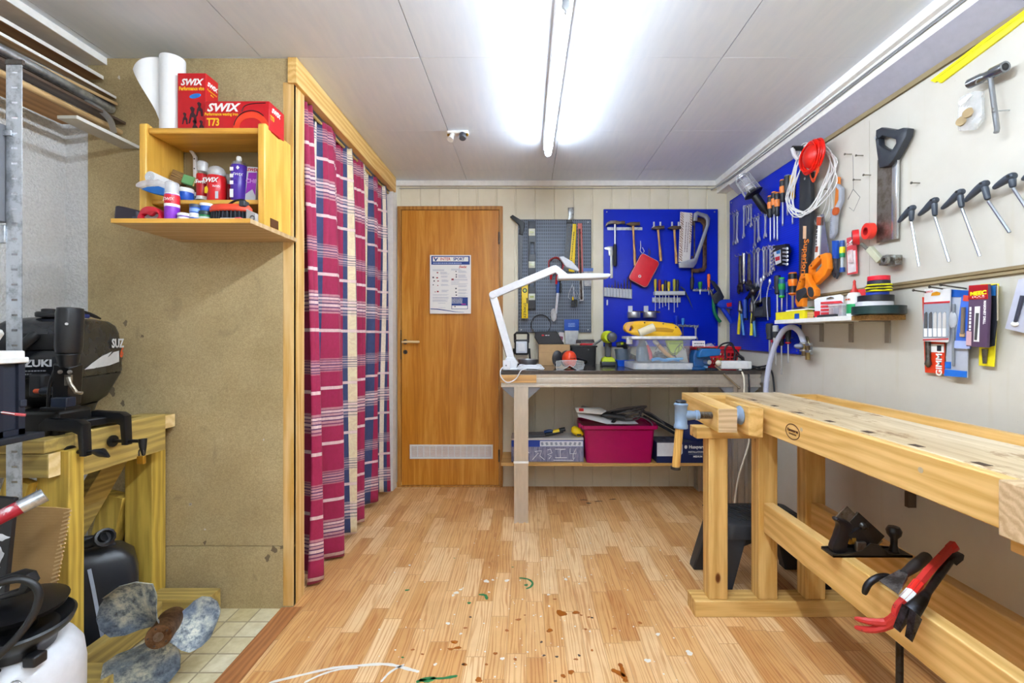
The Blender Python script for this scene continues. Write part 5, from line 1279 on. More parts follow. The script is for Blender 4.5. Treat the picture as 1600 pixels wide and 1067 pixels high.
t, L = W2.hang(1002,378, 'hook', 'white peg hook with ring carrying the red case', 'hook'); g = G(); q = L((1000,377),(1000.5,386),(999.5,392),(1003,397),(1006,393),(1003,387)); g.tube([(p[0],-.012, p[1]) for p in q],.0028,6); g.build('wire', plain('D4D8DC', .35), t)
t, L = W4.hang(1071,371, 'saw_blade_sleeve', 'white card sleeve with brown pattern hanging by the hacksaw', 'card sleeve')
q = L((1063,331),(1082,333),(1078,409),(1060,409)); G().plate([q],.006,0,.0005).build('card', plain('DCD6D2', .5), t)
k = N('sleeve_print'); v = k.coord(); wv = k.n('ShaderNodeTexWave', bands_direction='DIAGONAL'); k.l(v, wv.inputs[0]); wv.inputs['Scale'].default_value = 34; wv.inputs['Distortion'].default_value = 6
k.base(k.ramp(wv.outputs['Fac'],[(.3, '8A6A58'),(.5, 'D8CCC4')])); SLP = k.set(.5)
for a in (L((1063.5,332),(1068.5,332.5),(1065.5,408),(1060.5,408)), L((1078,333),(1081.5,333.5),(1079.5,380),(1076.5,380))): G().plate([a],.001,-.0036).build('printed_stripe', SLP, t)
dashes(.010,.22, Vector((sum(p[0] for p in q)/4,-.0042, sum(p[1] for p in q)/4)),(.06,0,1),(-1,0,.06), plain('8E8284', .5), t, 2)
t, L = W4.hang(1085,375, 'hacksaw', 'grey framed hacksaw hanging at the upper right of the blue board', 'hacksaw'); HG = metal('hacksaw_grey', 'B4B8BC', .45)
fr_ = L((1082,346),(1083,334),(1088,331),(1104,336),(1108,342),(1107,352),(1087,412),(1082,419),(1060,418),(1059,412),(1079,412),(1082,408),(1102,352),(1102,345),(1099,341),(1089,337),(1088,346))
G().plate([fr_],.016,-.012,.003).build('frame', HG, t)
(a, b),(c_, d_) = L((1083.5,338),(1062,416)); 
G().plate(L((1059,411),(1084,404),(1086,402),(1086,412),(1082,419),(1060,419)),.02,-.012,.004).build('grip', HG, t)
g = G(); (a, b),(c_, d_) = L((1084,338),(1084,408)); g.beam((a, -.012, b),(c_, -.012, d_),.010,.001,(0,1,0)); g.build('blade', DSTEEL, t)
t, L = Wall('back', .034).hang(1095,390, 'g_clamp', 'rust brown G clamp hanging behind the hacksaw on the blue board', 'clamp'); RB = metal('rust_brown', '7A5E4C', .55,.3, '4E3628')
G().plate([L((1082,340),(1090,339),(1100,342),(1104,348),(1104,418),(1101,424),(1092,426),(1080,426),(1080,420),(1090,420),(1097,418),(1098,412),(1098,352),(1094,347),(1086,346),(1086,352),(1082,352)).copy()],.014,0,.003).build('frame', RB, t)
(a, b),(c_, d_),(e_, f_) = L((1081.5,400),(1081.5,440),(1081,452)); g = G(); g.cyl((a, 0, b),(c_, 0, d_),.006, n=10); g.build('screw', RB, t)
g = G(); g.tube([(c_, 0, d_ + .03),(c_, 0, d_),(e_, 0, f_)],[.012,.015,.011],12); g.build('grip', plain('241E1C', .5), t)
# drill bit stand
t, L = W2.hang(965,448, 'drill_bit_rack', 'grey rack of drill bits at the left of the blue board', 'rack')
(x0, z0),(x1, z1) = L((944,449),(987,467)); 
g = G(); q = L((943.5,449),(987,452),(987,467),(943.5,463)); g.prism(q, -.014,.008); g.build('block', plain('A9AEB4', .45), t, bev=.0015)
g = G()
for i in range(9):
    (a, b),(c_, d_) = L((946 + i*4.8,450 + i*.4),(946 + i*4.8,463 + i*.4)); g.cyl((a, -.015, b),(a, -.015, d_),.0075, n=10)
g.build('tubes', plain('C2C6CA', .4), t)
hts = [446,444,445,437,440,442,436,433,434]
for i in range(9):
    (a, b),(c_, d_) = L((946 + i*4.8,452),(946 + i*4.8, hts[i])); g = G(); g.tube([(a, -.015, b),(a, -.015,(b + d_)/2),(a, -.015, d_ - .006),(a, -.015, d_)],[.003 + .0003*i, .003 + .0003*i, .0026,.0008],7); g.build('drill_bit', DSTEEL, t)
# screwdriver rack
t, L = W0.hang(1042,460, 'screwdriver_rack', 'pale grey rack holding a row of short screwdrivers, blue board', 'rack')
(x0, z0),(x1, z1) = L((1020,456),(1066,462)); g = G(); g.span((x0,-.062, z1),(x1,-.010, z0)); g.build('shelf', plain('BFC3C8', .45), t, bev=.002)
(x0, z0),(x1, z1) = L((1018,465),(1062,473)); g = G(); g.span((x0,-.022, z1),(x1,-.010, z0)); g.build('lower_strip', GALV, t, bev=.002)
W6 = Wall('back', .05)
for u_, vt, vs_, m_, lb in ((1024,436,486, plain('B8A41E', .3), 'yellow handled screwdriver, first from left in the blue board rack'),(1030.5,437,482, plain('8E1420', .3), 'dark red handled screwdriver in the blue board rack'),(1035.5,444,480, YELLOW, 'small yellow screwdriver between the red and black ones'),
                         (1040,438,478, BLACK, 'black handled screwdriver in the blue board rack'),(1045,440,484, plain('C8B01A', .3), 'yellow screwdriver with black top, right of the black one'),(1053.5,436,488, plain('A8A41E', .3), 'tall olive yellow screwdriver near the right rack end'),(1058.5,437,480, plain('2A2A2E', .4), 'charcoal screwdriver at the right end of the rack')):
    screwdriver(W6, u_, vt, 456, vs_, m_, None, lb, .011 if u_ != 1035.5 else .008)
t, L = W2.hang(1064,447, 'bradawl', 'bent dark awl leaning right of the screwdriver rack', 'awl'); q = L((1063,448),(1068,452),(1075,466),(1082,483)); G().tube([(p[0],-.008, p[1]) for p in q],[.004,.006,.005,.0015],8).build('shank', plain('39404A', .35), t)
# tape canisters
for u_, lb in ((988, 'left round silver tin hanging on the blue board'),(1012.5, 'right round silver tin with a dark lever on the blue board')):
    t, L = W2.hang(u_, 490, 'round_tin', lb, 'tin'); (a, b),(c_, d_) = L((u_ - 10,497),(u_ + 10,488)); w_ = (c_ - a)/2
    G().lathe([(w_*.96,0),(w_, .003),(w_, d_ - b - .004),(w_*.97, d_ - b)],((a + c_)/2,-.045, b),(0,0,1),28).build('tin', metal('tin', 'C2C4C6', .35), t, bev=.001)
    (e_, f_), = L((u_ - 4,484)); G().span((e_ - .016,-.02, f_ - .035),(e_ + .016,-.010, f_ + .028)).build('bracket', plain('C9CCD2', .4), t)
    g = G(); (e_, f_),(h_, i_) = L((u_ - 2,487),(u_ + 16,488)); g.beam((e_, -.04, f_),(h_, -.04, i_),.006,.012,(0,0,1)); g.build('lever', DSTEEL, t)
for u_, v_, lb in ((948,473, 'tiny white hook low on the left of the blue board'),(1112.5,477, 'small white hook at the right rim of the blue board')):
    t, L = W0.hang(u_, v_, 'hook', lb, 'hook'); g = G(); (a, b), = L((u_, v_)); g.span((a - .005,-.03, b - .02),(a + .005,-.010, b + .02)); g.build('tab', plain('D5D9DE', .4), t, bev=.002)
# lower peg rail with tools
rail(W2,1031,507,1092,510, 'lower peg rail with chisels behind the clear tote', .016,9, GALV)
for u_, vt, vh, ve, m_, lb, nm in ((1057,493,511,528, plain('1438C0', .35), 'blue handled chisel on the lower peg rail', 'chisel'),(1067,497,508,528, plain('3A8AD8', .3), 'light blue handled file on the lower peg rail', 'file')):
    o_ = screwdriver(W4, u_, vt, vh, ve, m_, None, lb, .012, None, metal('worn_blade', '6E655C', .4,.2), None, None, nm); o_['category'] = nm
spanner(W4,1087,511,531, 'small spanner on the right end of the lower peg rail', .026)
t, L = W4.hang(1042,503, 'allen_key_set', 'dark folding key holder on the lower peg rail', 'key set'); (a, b),(c_, d_) = L((1034,504),(1052,510)); G().span((a, -.012, d_),(c_, .012, b)).build('holder', plain('22252A', .5), t, bev=.003)
g = G()
for i in range(4): g.cyl((a + .012 + .018*i, -.004, d_),(a + .012 + .018*i, -.004, d_ - .045),.0028, n=6)
g.build('keys', DSTEEL, t)
rail(W2,1083,453,1115,454, 'short rail with the green and orange screwdrivers', .016,5, GALV)
screwdriver(W4,1094,440,452,460, plain('1E8A3A', .3), None, 'stubby green screwdriver on the short rail', .015)
screwdriver(W4,1107.5,428,453,461, plain('F06A22', .35), None, 'orange screwdriver standing right of the stubby green one', .012)

# ---- aluminium work table
TT = N('table_top'); v = TT.coord(); nz = TT.noise(v, 14,5,.65)
TT.base(TT.ramp(nz, [(.3, '3C3634'),(.55, '58504C'),(.75, '7A706A')])); TT.set(.16,.55); rr_ = TT.n('ShaderNodeMapRange'); TT.l(nz, rr_.inputs[0]); rr_.inputs[3].default_value = .06; rr_.inputs[4].default_value = .30; TT.l(rr_.outputs[0], TT.b.inputs['Roughness']); TTOP = TT.m
ALP = metal('anodised_profile', 'D4CEC6', .42)
t = thing('work_table', 'aluminium framed work table with dark metal top against the back wall', 'work table', (.63,3.0,0)); ox, oy = .63,3.0
TZ = .917
def tpart(nm, a, b, m, bev=.002): return G().span((a[0] - ox, a[1] - oy, a[2]),(b[0] - ox, b[1] - oy, b[2])).build(nm, m, t, bev=bev)
tpart('top', (-.152,2.68,.895),(1.412,3.335, TZ), TTOP)
def profile(nm, a, b, w_, h_, axis):
    """grooved extrusion"""
    g = G(); x0, y0, z0 = a; x1, y1, z1 = b
    d = .012; s_ = [(-w_/2,-h_/2)]
    def side(p, q, n_):
        out = []
        P, Q = Vector(p), Vector(q); nrm = Vector((-(Q - P).y, (Q - P).x)).normalized()
        m_ = 2 if (Q - P).length > .06 else 1
        for i in range(m_):
            c = (i + .5)/m_; hw = .0075/(Q - P).length
            for tt, dd in ((c - hw, 0),(c - hw, d),(c + hw, d),(c + hw, 0)): out.append(tuple(P.lerp(Q, tt) + nrm*dd))
        return out
    cs = [(-w_/2,-h_/2),(w_/2,-h_/2),(w_/2, h_/2),(-w_/2, h_/2)]; pts = []
    for p, q in zip(cs, cs[1:] + cs[:1]): pts += [p] + side(p, q, d)
    c = [(a[i] + b[i])/2 for i in range(3)]
    if axis == 'z': g.prismz([(p[0] + c[0] - ox, p[1] + c[1] - oy) for p in pts], z0, z1)
    elif axis == 'x': g.prismx([(p[0] + c[1] - oy, p[1] + c[2]) for p in pts], x0 - ox, x1 - ox)
    else: g.prism([(p[0] + c[0] - ox, p[1] + c[2]) for p in pts], y0 - oy, y1 - oy)
    return g.build(nm, ALP, t, sharp=20)
profile('front_rail', (-.15,2.69,.818),(1.41,2.73,.894),.04,.076, 'x')
profile('rear_rail', (-.15,3.28,.818),(1.41,3.32,.894),.04,.076, 'x')
profile('side_rail', (-.07,2.73,.818),(-.03,3.28,.894),.04,.076, 'y'); profile('side_rail', (1.30,2.73,.818),(1.34,3.28,.894),.04,.076, 'y')
for x0, x1 in ((-.072,.013),(1.245,1.33)):
    profile('leg', (x0,2.69,0),(x1,2.775,.817),.085,.085, 'z'); profile('leg', (x0,3.24,0),(x1,3.325,.817),.085,.085, 'z')
for x0, s_ in ((-.072,-1),(.013,1),(1.245,-1),(1.33,1)):
    g = G(); g.prism([(x0 - ox, .817),(x0 + s_*.072 - ox, .817),(x0 + s_*.072 - ox, .808),(x0 - ox, .745)],2.70 - oy, 2.74 - oy); g.build('corner_bracket', plain('7E8086', .4), t, bev=.002)
tpart('wood_packer', (-.155,2.674,.845),(.062,2.689,.891), wood('packer', 'D2A468', 'A87A44', 'X', 1.2,.5, False))
WSH = wood('shelf_board', 'DDB06A', 'B58848', 'X', 1.2,.55, False)
tpart('lower_shelf', (-.165,2.95,.268),(1.36,3.235,.288), WSH)
tpart('shelf_bearer', (.37,2.935,.27),(.86,2.949,.288), WSH)
for x0, x1 in ((-.075,.016),): tpart('white_strap', (x0,2.686,.36),(x1,2.689,.372), PAPER, 0)

# ---- under the table
k = N('accessory_photo'); v = k.coord(); k.base(k.ramp(k.noise(k.mapping(v, (4,1,1)),22,4),[(.35, '5E6080'),(.6, '8F8FA8')])); APH = k.set(.45)
t = thing('accessory_box', 'grey blue cardboard box printed with tool pictures, on the lower shelf', 'box', (.142,3.06,.2885))
G().span((-.24,-.085,0),(.24,.085,.145)).build('carton', plain('4B5E98', .5), t, bev=.0015)
G().plate([[(-.238,.002),(.238,.002),(.238,.100),(-.238,.100)]],.001,-.0858).build('picture_panel', APH, t)
G().plate([[(-.238,.101),(.238,.101),(.238,.143),(-.238,.143)]],.001,-.0858).build('blue_band', plain('123FA8', .45), t)
G().plate([[(-.05,.103),(.235,.103),(.235,.139),(-.05,.139)]],.001,-.0864).build('icon_band', plain('DDE2EA', .45), t)
g = G(); random.seed(4)
for i in range(9): g.box((-.035 + .031*i, -.0868,.121),(.015,.001,.020),(0, random.uniform(-.5,.5),0))
g.build('tool_icons', plain('8A95A8', .5), t)
g = G()
for pth in ([(-.19,.02),(-.15,.03),(-.14,.08),(-.17,.09),(-.12,.06)],[(-.10,.015),(-.06,.06),(-.085,.07),(-.04,.075),(-.05,.04),(-.02,.015)],[(.0,.08),(.02,.085),(.03,.06),(.0,.05),(.025,.04),(.01,.02)],[(.05,.085),(.12,.085),(.085,.08),(.085,.03),(.05,.028),(.13,.028)],[(.15,.09),(.15,.055),(.19,.055),(.19,.09),(.17,.05),(.17,.02)],[(.04,.012),(.17,.010),(.18,.03)]):
    g.tube([(x, -.087, z) for x, z in pth],.0028,5)
g.build('tool_outlines', plain('E2E4EA', .45), t)
G().span((-.24,-.09,.145),(.24,.085,.158)).build('lid', plain('C9C6C4', .5), t, bev=.002)
BX = .2885 + .1585
t = thing('pruning_shears', 'yellow and blue handled shears lying on the accessory box', 'shears', (.19,3.03, BX + .018))
g = G(); g.tube(smooth_path([(-.065,0,.01),(-.03,-.01,.02),(0,0,.008)],4),.011,8); g.build('blue_jaw', plain('1C3C74', .4), t)
g = G(); g.tube(smooth_path([(-.06,-.02,-.004),(-.02,-.01,.0),(.03,.0,.010),(.06,0,.018)],4),.012,8); g.build('black_handle', BLACK, t)
g = G(); g.tube([(-.012,-.004,.010),(.02,0,.016),(.035,0,.022)],.0135,10); g.build('yellow_sleeve', YELLOW, t)
g = G(); g.tube([(.035,0,.02),(.075,0,.03)],[.016,.013],10); g.build('end_cap', BLACK, t)
t = thing('gray_sheet', 'thin dark grey sheet of sandpaper lying on the accessory box', 'sheet', (-.03,3.05, BX)); G().box((.06,0,.008),(.20,.12,.004),(0,-.04,0)).build('sheet', plain('5E6066', .6), t)
t = thing('yellow_grip', 'yellow rounded tool grip between accessory box and pink tote', 'tool', (.335,3.02, BX + .028)); g = G(); g.tube(smooth_path([(-.03,0,.02),(0,0,.012),(.03,0,-.012),(.036,0,-.022)],4),[.012,.02,.026,.028,.028,.028,.027,.026,.025,.024,.022,.02,.015],12); g.build('grip', YELLOW, t); G().box((.02,-.024,-.012),(.03,.012,.012)).build('trigger', BLACK, t, bev=.003)
# pink tote
PINK = plain('A20250', .35, spec=.35)
t = thing('storage_tote', 'raspberry pink plastic tote filled with parts, under the table', 'tote', (.615,3.07,.2885))
def tote(w0, d0, w1, d1, h, th, mat, par, nm='tub'):
    g = G(); o0 = rr4(w0, d0,0); 
    rings = [rr4(w0, d0,0), rr4(w1, d1, h), rr4(w1 - 2*th, d1 - 2*th, h), rr4(w0 - 2*th, d0 - 2*th, th)]
    g.loft(rings); return g.build(nm, mat, par, sharp=50)
def rr4(w_, d_, z, r=.025, n=5): return [(x, y, z) for x, y in rrect(w_, d_, r, n)]
tote(.43,.24,.465,.27,.235,.004, PINK, t)
g = G(); g.loft([rr4(.475,.28,.222), rr4(.50,.305,.228), rr4(.50,.305,.250), rr4(.49,.295,.250), rr4(.49,.295,.232), rr4(.462,.268,.228)]); g.build('rim', PINK, t, sharp=50)
for e in (-1,1): G().span((e*.25 - .012,-.05,.215),(e*.25 + .012,.05,.25)).build('lug', PINK, t, bev=.004)
t = thing('white_package', 'white printed package lying open on top of the pink tote', 'package', (.55,3.06,.541))
g = G(); g.add([(-.21,-.14,.06),(-.02,-.13,.01),(.19,-.11,.006),(.16,.11,.03),(-.15,.12,.09),(-.21,-.10,.09)],[(0,1,2,3,4,5)]); o_ = g.build('sheet', plain('D8D8DA', .55), t); so = o_.modifiers.new('thick', 'SOLIDIFY'); so.thickness = .003
g = G(); g.add([(-.23,-.13,.115),(-.22,-.14,.085),(-.06,-.14,.072),(-.02,-.12,.09),(-.06,-.10,.11)],[(0,1,2,3,4)]); o_ = g.build('flap', PAPER, t); so = o_.modifiers.new('thick', 'SOLIDIFY'); so.thickness = .003
G().box((-.19,-.139,.102),(.03,.002,.018)).build('red_mark', RED, t)
t = thing('grey_cable', 'bundle of grey cable and tools piled in the pink tote', 'cable bundle', (.70,3.05,.56))
g = G(); random.seed(12)
for j in range(5): g.tube(smooth_path([(-.09 + .10*math.cos(a)*(1 + .1*j) + .07,.06*math.sin(a) + random.uniform(-.01,.01),.03 + .032*math.sin(a + .6*j) + .008*j) for a in [2 * PI * i/9 for i in range(9)]],4, True),.0055,7, True)
g.build('loops', plain('5E5A5C', .45), t)
g = G(); g.tube(smooth_path([(.02,-.05,.03),(.08,-.06,.02),(.13,-.07,-.01),(.145,-.07,-.045)],5),.004,6); g.tube(smooth_path([(.03,.02,.05),(.14,.03,.04),(.21,.0,-.005),(.24,-.02,-.04)],5),.005,6); g.build('loose_end', plain('6A686A', .4), t)
t = thing('grinder', 'dark handheld tool with plug lying on the white package', 'power tool', (.60,2.99,.578)); g = G(); g.tube([(-.10,0,.02),(-.05,0,.014),(.02,0,.004),(.06,-.01,0)],[.012,.02,.022,.016],10); g.build('body', plain('2A2A2E', .45), t); g = G(); g.tube([(0,-.01,0),(-.03,-.03,-.03)],.012,8); g.build('side_grip', BLACK, t)
# husqvarna box
t = thing('installation_kit_box', 'navy and white installation kit box at the right end of the lower shelf', 'box', (1.04,3.03,.2885))
HN = plain('15224E', .4)
G().span((-.18,-.08,0),(.20,.10,.135)).build('carton', HN, t, bev=.0015)
G().plate([[(-.178,.045),(-.035,.045),(-.022,.05),(-.010,.065),(-.010,.12),(-.018,.133),(-.178,.133)]],.001,-.0808).build('white_field', plain('D4D6DC', .4), t)
G().span((-.178,-.078,.1352),(.06,.098,.136)).build('top_print', plain('4A4E60', .5), t)
g = G()
for x, y in ((-.14,-.03),(-.09,-.02),(-.04,-.02),(-.10,.04),(-.03,.05)): g.box((x, y, .1366),(.03,.025,.001),(0,0,.3))
g.build('top_icons', plain('1C1F2C', .5), t)
letters([('Husqvarna', .030,(.09,-.0808,.105),(1,0,0),(0,0,1), {'bold': .0008, 'sx': .9}),('INSTALLATION KIT', .015,(.09,-.0808,.072),(1,0,0),(0,0,1), {'bold': .0003, 'sx': .95}),('MEDIUM', .016,(.09,-.0808,.042),(1,0,0),(0,0,1), {'bold': .0006})], PAPER, t)
G().ball((.012,-.0808,.105),(.010,.001,.012),12).build('emblem', PAPER, t)
g = G(); g.span((.03,-.0812,.058),(.15,-.0806,.0595)); g.build('rule', plain('9AA3BC', .5), t)
t = thing('blue_bag', 'crumpled navy cloth bag on the installation kit box', 'bag', (1.15,3.08,.4245))
g = G(); random.seed(21)
g.loft([[(.10*sx_*math.cos(a)*(1 + .12*math.sin(3*a + z*40)),.075*sx_*math.sin(a), z) for a in [2 * PI * i/16 for i in range(16)]] for z, sx_ in ((0,1),(.03,1.08),(.08,1.0),(.12,.75),(.15,.4))]); g.build('bag', plain('1A2660', .7), t, sharp=60)
t = thing('black_pipe', 'thin black pipes slanting behind the installation kit box', 'pipe', (.95,3.20,.29)); g = G(); g.cyl((-.12,.0,.30),(.24,-.02,.10),.011, n=10); g.cyl((-.11,.012,.26),(.26,-.01,.06),.010, n=10); g.build('tubes', plain('2A2C32', .4), t)

# ---- on the table
def ontable(u, v, name, label, cat, rot=0): 
    d = (H - TZ) * F / (v - 525); return thing(name, label, cat, ((u - 822)*d / F, d, TZ + .0006), rot)
LW = plain('E3E5EA', .35)
t = thing('desk_lamp', 'white jointed desk lamp clamped to the left corner of the work table', 'desk lamp', (-.09,2.76, TZ)); o_ = t.location.copy()
q = lambda u, v, d: at(u, v, d) - o_
g = G(); g.span((-.055,-.045,.0),(.04,.045,.012)); g.prism([(-.05,.010),(.03,.010),(.04,.04),(.02,.075),(-.03,.078),(-.05,.04)],-.03,.03); g.span((-.05,-.065,.002),(-.005,-.045,.06)); g.build('clamp_base', LW, t, bev=.004)
G().cyl((-.03,-.066,.03),(-.03,-.068,.03),.005, n=10).build('base_screw', GREY, t)
A_, B_, C_, D_ = q(799,562,2.76), q(770,461,2.78), q(868,420,2.76), q(956,431,2.70)
g = G(); g.beam(A_, B_, .030,.046,(1,0,0)); g.build('lower_arm', LW, t, bev=.004)
g = G(); g.cyl(A_ + Vector((-.025,.03,0)), B_ + Vector((-.02,.03,-.02)),.004, n=8); g.build('spring_rod', DSTEEL, t)
g = G(); g.cyl(B_ + Vector((0,-.025,0)), B_ + Vector((0,.025,0)),.022, n=16); g.build('elbow', LW, t, bev=.002)
g = G(); g.beam(B_, C_, .032,.045,(0,0,1)); g.build('upper_arm', LW, t, bev=.004)
g = G(); g.prism([(C_.x - .04, C_.z + .005),(C_.x + .0, C_.z + .022),(C_.x + .02, C_.z + .01),(C_.x + .075, C_.z - .035),(C_.x + .07, C_.z - .065),(C_.x + .03, C_.z - .05)], C_.y - .016, C_.y + .016); g.build('neck', LW, t, bev=.004)
E_ = q(871,434,2.76)
g = G(); g.prism([(E_.x - .002, E_.z + .014),(E_.x - .002, E_.z - .016),(D_.x - .12, D_.z - .016),(D_.x - .02, D_.z - .010),(D_.x, D_.z + .004),(D_.x - .01, D_.z + .016),(D_.x - .14, D_.z + .018)], E_.y - .055, E_.y + .03); g.build('lamp_head', LW, t, bev=.007)
S_ = q(889,413,2.80); g = G(); g.prism([(S_.x - .065, S_.z + .045),(S_.x - .035, S_.z + .047),(S_.x + .02, S_.z + .015),(S_.x + .065, S_.z - .035),(S_.x + .055, S_.z - .045),(S_.x - .02, S_.z - .02)],0.02,.05); g.build('rear_shade', plain('B9B9BE', .4), t, bev=.006)
g = G(); g.tube(smooth_path([(-.05,-.07,.02),(-.062,-.10,.0),(-.058,-.105,-.035),(-.02,-.112,-.068),(.03,-.11,-.045),(.06,-.105,.002),(.09,-.07,.008)],6),.0035,7); g.build('cord', LW, t)
g = G(); random.seed(2)
for j in range(4): g.tube(smooth_path([(.115 + (.085 - .006*j)*math.cos(a),-.015 + .032*math.sin(a) + .006*j, .008 + .006*j + .004*math.sin(3*a)) for a in [2 * PI * i/10 for i in range(10)]],3, True),.0035,6, True)
g.build('cord_coil', LW, t)
t = ontable(815,570.5, 'flood_light', 'black framed square work light standing by the desk lamp', 'work light')
s_ = t.location.y / F
g = G(); g.tube([(-10*s_, 0,35*s_),(-10.5*s_, 0,48*s_),(-8*s_, 0,50.5*s_),(8*s_, 0,50.5*s_),(10.5*s_, 0,48*s_),(10*s_, 0,35*s_)],.009,8); g.build('handle', BLACK, t)
G().plate([rrect(22*s_, 24*s_, .012)],.035,0,.004).xf(Matrix.Translation((0,0,28*s_))).build('housing', BLACK, t)
G().plate([rrect(17*s_, 18*s_, .004)],.003,-.019,.001).xf(Matrix.Translation((0,0,28*s_))).build('lens', plain('DDE2EA', .15), t)
G().plate([rrect(11*s_, 12*s_, .004)],.003,-.0212,.001).xf(Matrix.Translation((0,0,28*s_))).build('reflector', plain('EEF0F4', .15), t)
g = G(); g.tube([(-12*s_, 0,26*s_),(-13*s_, 0,10*s_),(-12*s_, -.05,.008),(12*s_, -.05,.008),(13*s_, 0,10*s_),(12*s_, 0,26*s_)],.007,8); g.build('stand', BLACK, t)
t = ontable(823,571.5, 'metal_dish', 'shallow grey metal dish in front of the work light', 'dish'); t.location.y -= .05
G().lathe([(.03,0),(.05,.004),(.068,.03),(.070,.048),(.066,.048),(.062,.032),(.045,.010),(0,.008)],(.01,0,0),(0,0,1),28).build('bowl', metal('dish_grey', 'A5A7AC', .45), t)
t = ontable(866,571, 'cardboard_box', 'plain brown cardboard box on the work table', 'box'); s_ = t.location.y / F
G().span((-24*s_, 0,0),(24.5*s_, .10,32.5*s_)).build('carton', plain('C6A070', .7), t, bev=.0015); g = G(); g.span((-24*s_ - .0005,-.0006,20*s_),(24.5*s_ + .0005,.0,20.3*s_)); g.build('flap_crease', plain('A5825A', .7), t)
cbz = TZ + 32.5*s_
t = thing('tool_case', 'flat black case with a red and white mark leaning on the cardboard box', 'case', (.175,3.24, cbz + .001))
g = G(); g.prism([(-.085,0),(-.115,.05),(-.11,.085),(-.105,.09),(.045,.095),(.10,.002)],-.012,.03); g.build('shell', plain('1C1D22', .4), t, bev=.005)
G().span((-.062,-.0145,.06),(-.045,-.0125,.07)).build('red_mark', RED, t); dashes(.010,.03,(-.022,-.0128,.065),(1,0,0),(0,0,1), plain('B9B9BE', .5), t)
t = thing('printed_bag', 'small pink and white printed bag behind the black case', 'bag', (.262,3.29, cbz + .001)); G().prism([(-.025,0),(.012,0),(.016,.085),(-.02,.09)],-.008,.008).build('bag', plain('D6CCD0', .4), t, bev=.003); G().prism([(-.018,.03),(.006,.03),(.008,.055),(-.016,.06)],-.0095,-.0078).build('print', plain('8A3A5A', .5), t)
t = ontable(912,570.5, 'black_bin', 'black plastic bin holding hand tools, behind the ear defenders', 'bin'); s_ = t.location.y / F
g = G(); 
def bin_(w0, d0, w1, d1, h, th): return [[(x, y + d1/2, z) for x, y, z in r] for r in (rr4(w0, d0,0,.012,3), rr4(w1, d1, h, .012,3), rr4(w1 - th, d1 - th, h, .010,3), rr4(w0 - th, d0 - th, .004,.008,3))]
g.loft(bin_(38*s_, .10,40*s_, .11,29*s_, .006)); g.build('tub', plain('16171B', .45), t, sharp=50)
g = G(); g.loft([[(x, y + .055, z) for x, y, z in r] for r in (rr4(40*s_, .11,27.5*s_, .012,3), rr4(43.5*s_, .122,28*s_, .012,3), rr4(43.5*s_, .122,30.5*s_, .012,3), rr4(40*s_, .11,30.5*s_, .012,3))]); g.build('rim', BLACK, t, sharp=50)
t = thing('red_bit_set', 'red bit set lying across the black bin', 'bit set', (t.location.x + .03, t.location.y + .045, TZ + 31*s_)); g = G(); g.prism([(-.055,.0),(.045,.0),(.05,.012),(-.045,.014)],-.02,.02); g.build('holder', RED, t, bev=.003)
g = G()
for i in range(8): g.cyl((-.042 + .011*i, -.012,.010),(-.040 + .011*i, -.014,.026),.004, n=8)
g.build('bits', STEEL, t); G().prism([(-.08,.014),(.055,.018),(.05,.042),(-.075,.040)],.0,.03).build('dark_back', plain('3A3238', .5), t, bev=.004)
t = thing('file_tool', 'grey tool handle sticking out of the black bin to the right', 'tool', (.50,3.22, TZ + 30*s_)); g = G(); g.tube([(-.06,-.03,-.03),(.0,0,.018),(.05,0,.05)],[.008,.010,.008],10); g.build('handle', plain('6E7074', .4), t); G().tube([(.048,0,.048),(.056,0,.054)],[.009,.007],10).build('tip', plain('4A4C50', .4), t)
t = ontable(889,575.5, 'ear_defenders', 'orange red ear defenders lying on the work table', 'ear defenders', .25); s_ = t.location.y / F
REDO = plain('E2431C', .3)
g = G(); g.loft([[(10.5*s_*sc*math.cos(a), dy, 14.2*s_ + 13.6*s_*sc*math.sin(a)) for a in [2 * PI * i/28 for i in range(28)]] for dy, sc in ((.03,.88),(.0,1.0),(-.03,.98),(-.05,.78),(-.058,.45))]); g.build('front_cup', REDO, t, sharp=60)
g = G(); g.loft([[(10*s_*sc*math.cos(a), dy, 14.2*s_ + 13*s_*sc*math.sin(a)) for a in [2 * PI * i/28 for i in range(28)]] for dy, sc in ((.03,.9),(.034,1.0),(.055,1.0),(.06,.8))]); g.build('cushion', BLACK, t, sharp=60)
g = G(); g.loft([[(-.05 + .02*dy*10 + 9.0*s_*sc*math.cos(a),.075 + dy, 14.2*s_ + 13*s_*sc*math.sin(a)) for a in [2 * PI * i/28 for i in range(28)]] for dy, sc in ((0,.8),(.005,1.0),(.03,1.0),(.05,.7))]); g.build('rear_cup', plain('2A2A2E', .4), t, sharp=60)
g = G(); g.tube(smooth_path([(.0,-.05,.075),(.06,-.03,.06),(.12,.02,.045),(.14,.06,.03),(.10,.10,.02),(.0,.115,.05)],5),.007,8); g.build('headband', BLACK, t)
dashes(.010,.04,(.008,-.0595,16*s_),(1,0,0),(0,0,1), plain('7A1A10', .5), t)
t = ontable(890,577.8, 'safety_glasses', 'clear safety glasses in front of the ear defenders', 'glasses'); s_ = t.location.y / F
g = G(); hl = [[(-20.5,.5),(-21,13.5),(-8,14.5),(8,14.5),(21,13.5),(23,8),(21,1),(12,.2),(5,4),(0,7),(-4,4),(-11,.0)]]
g.plate([[(x*s_, z*s_) for x, z in hl[0]]],.003,0,.001); g.build('lens', glassy('lens_clear', 'DFE8EA', .05,.16), t)
g = G(); g.tube([(x*s_, -.002, z*s_) for x, z in hl[0]],.0018,6, True); g.build('lens_edge', glassy('lens_edge', 'C4CED4', .1,.6), t)
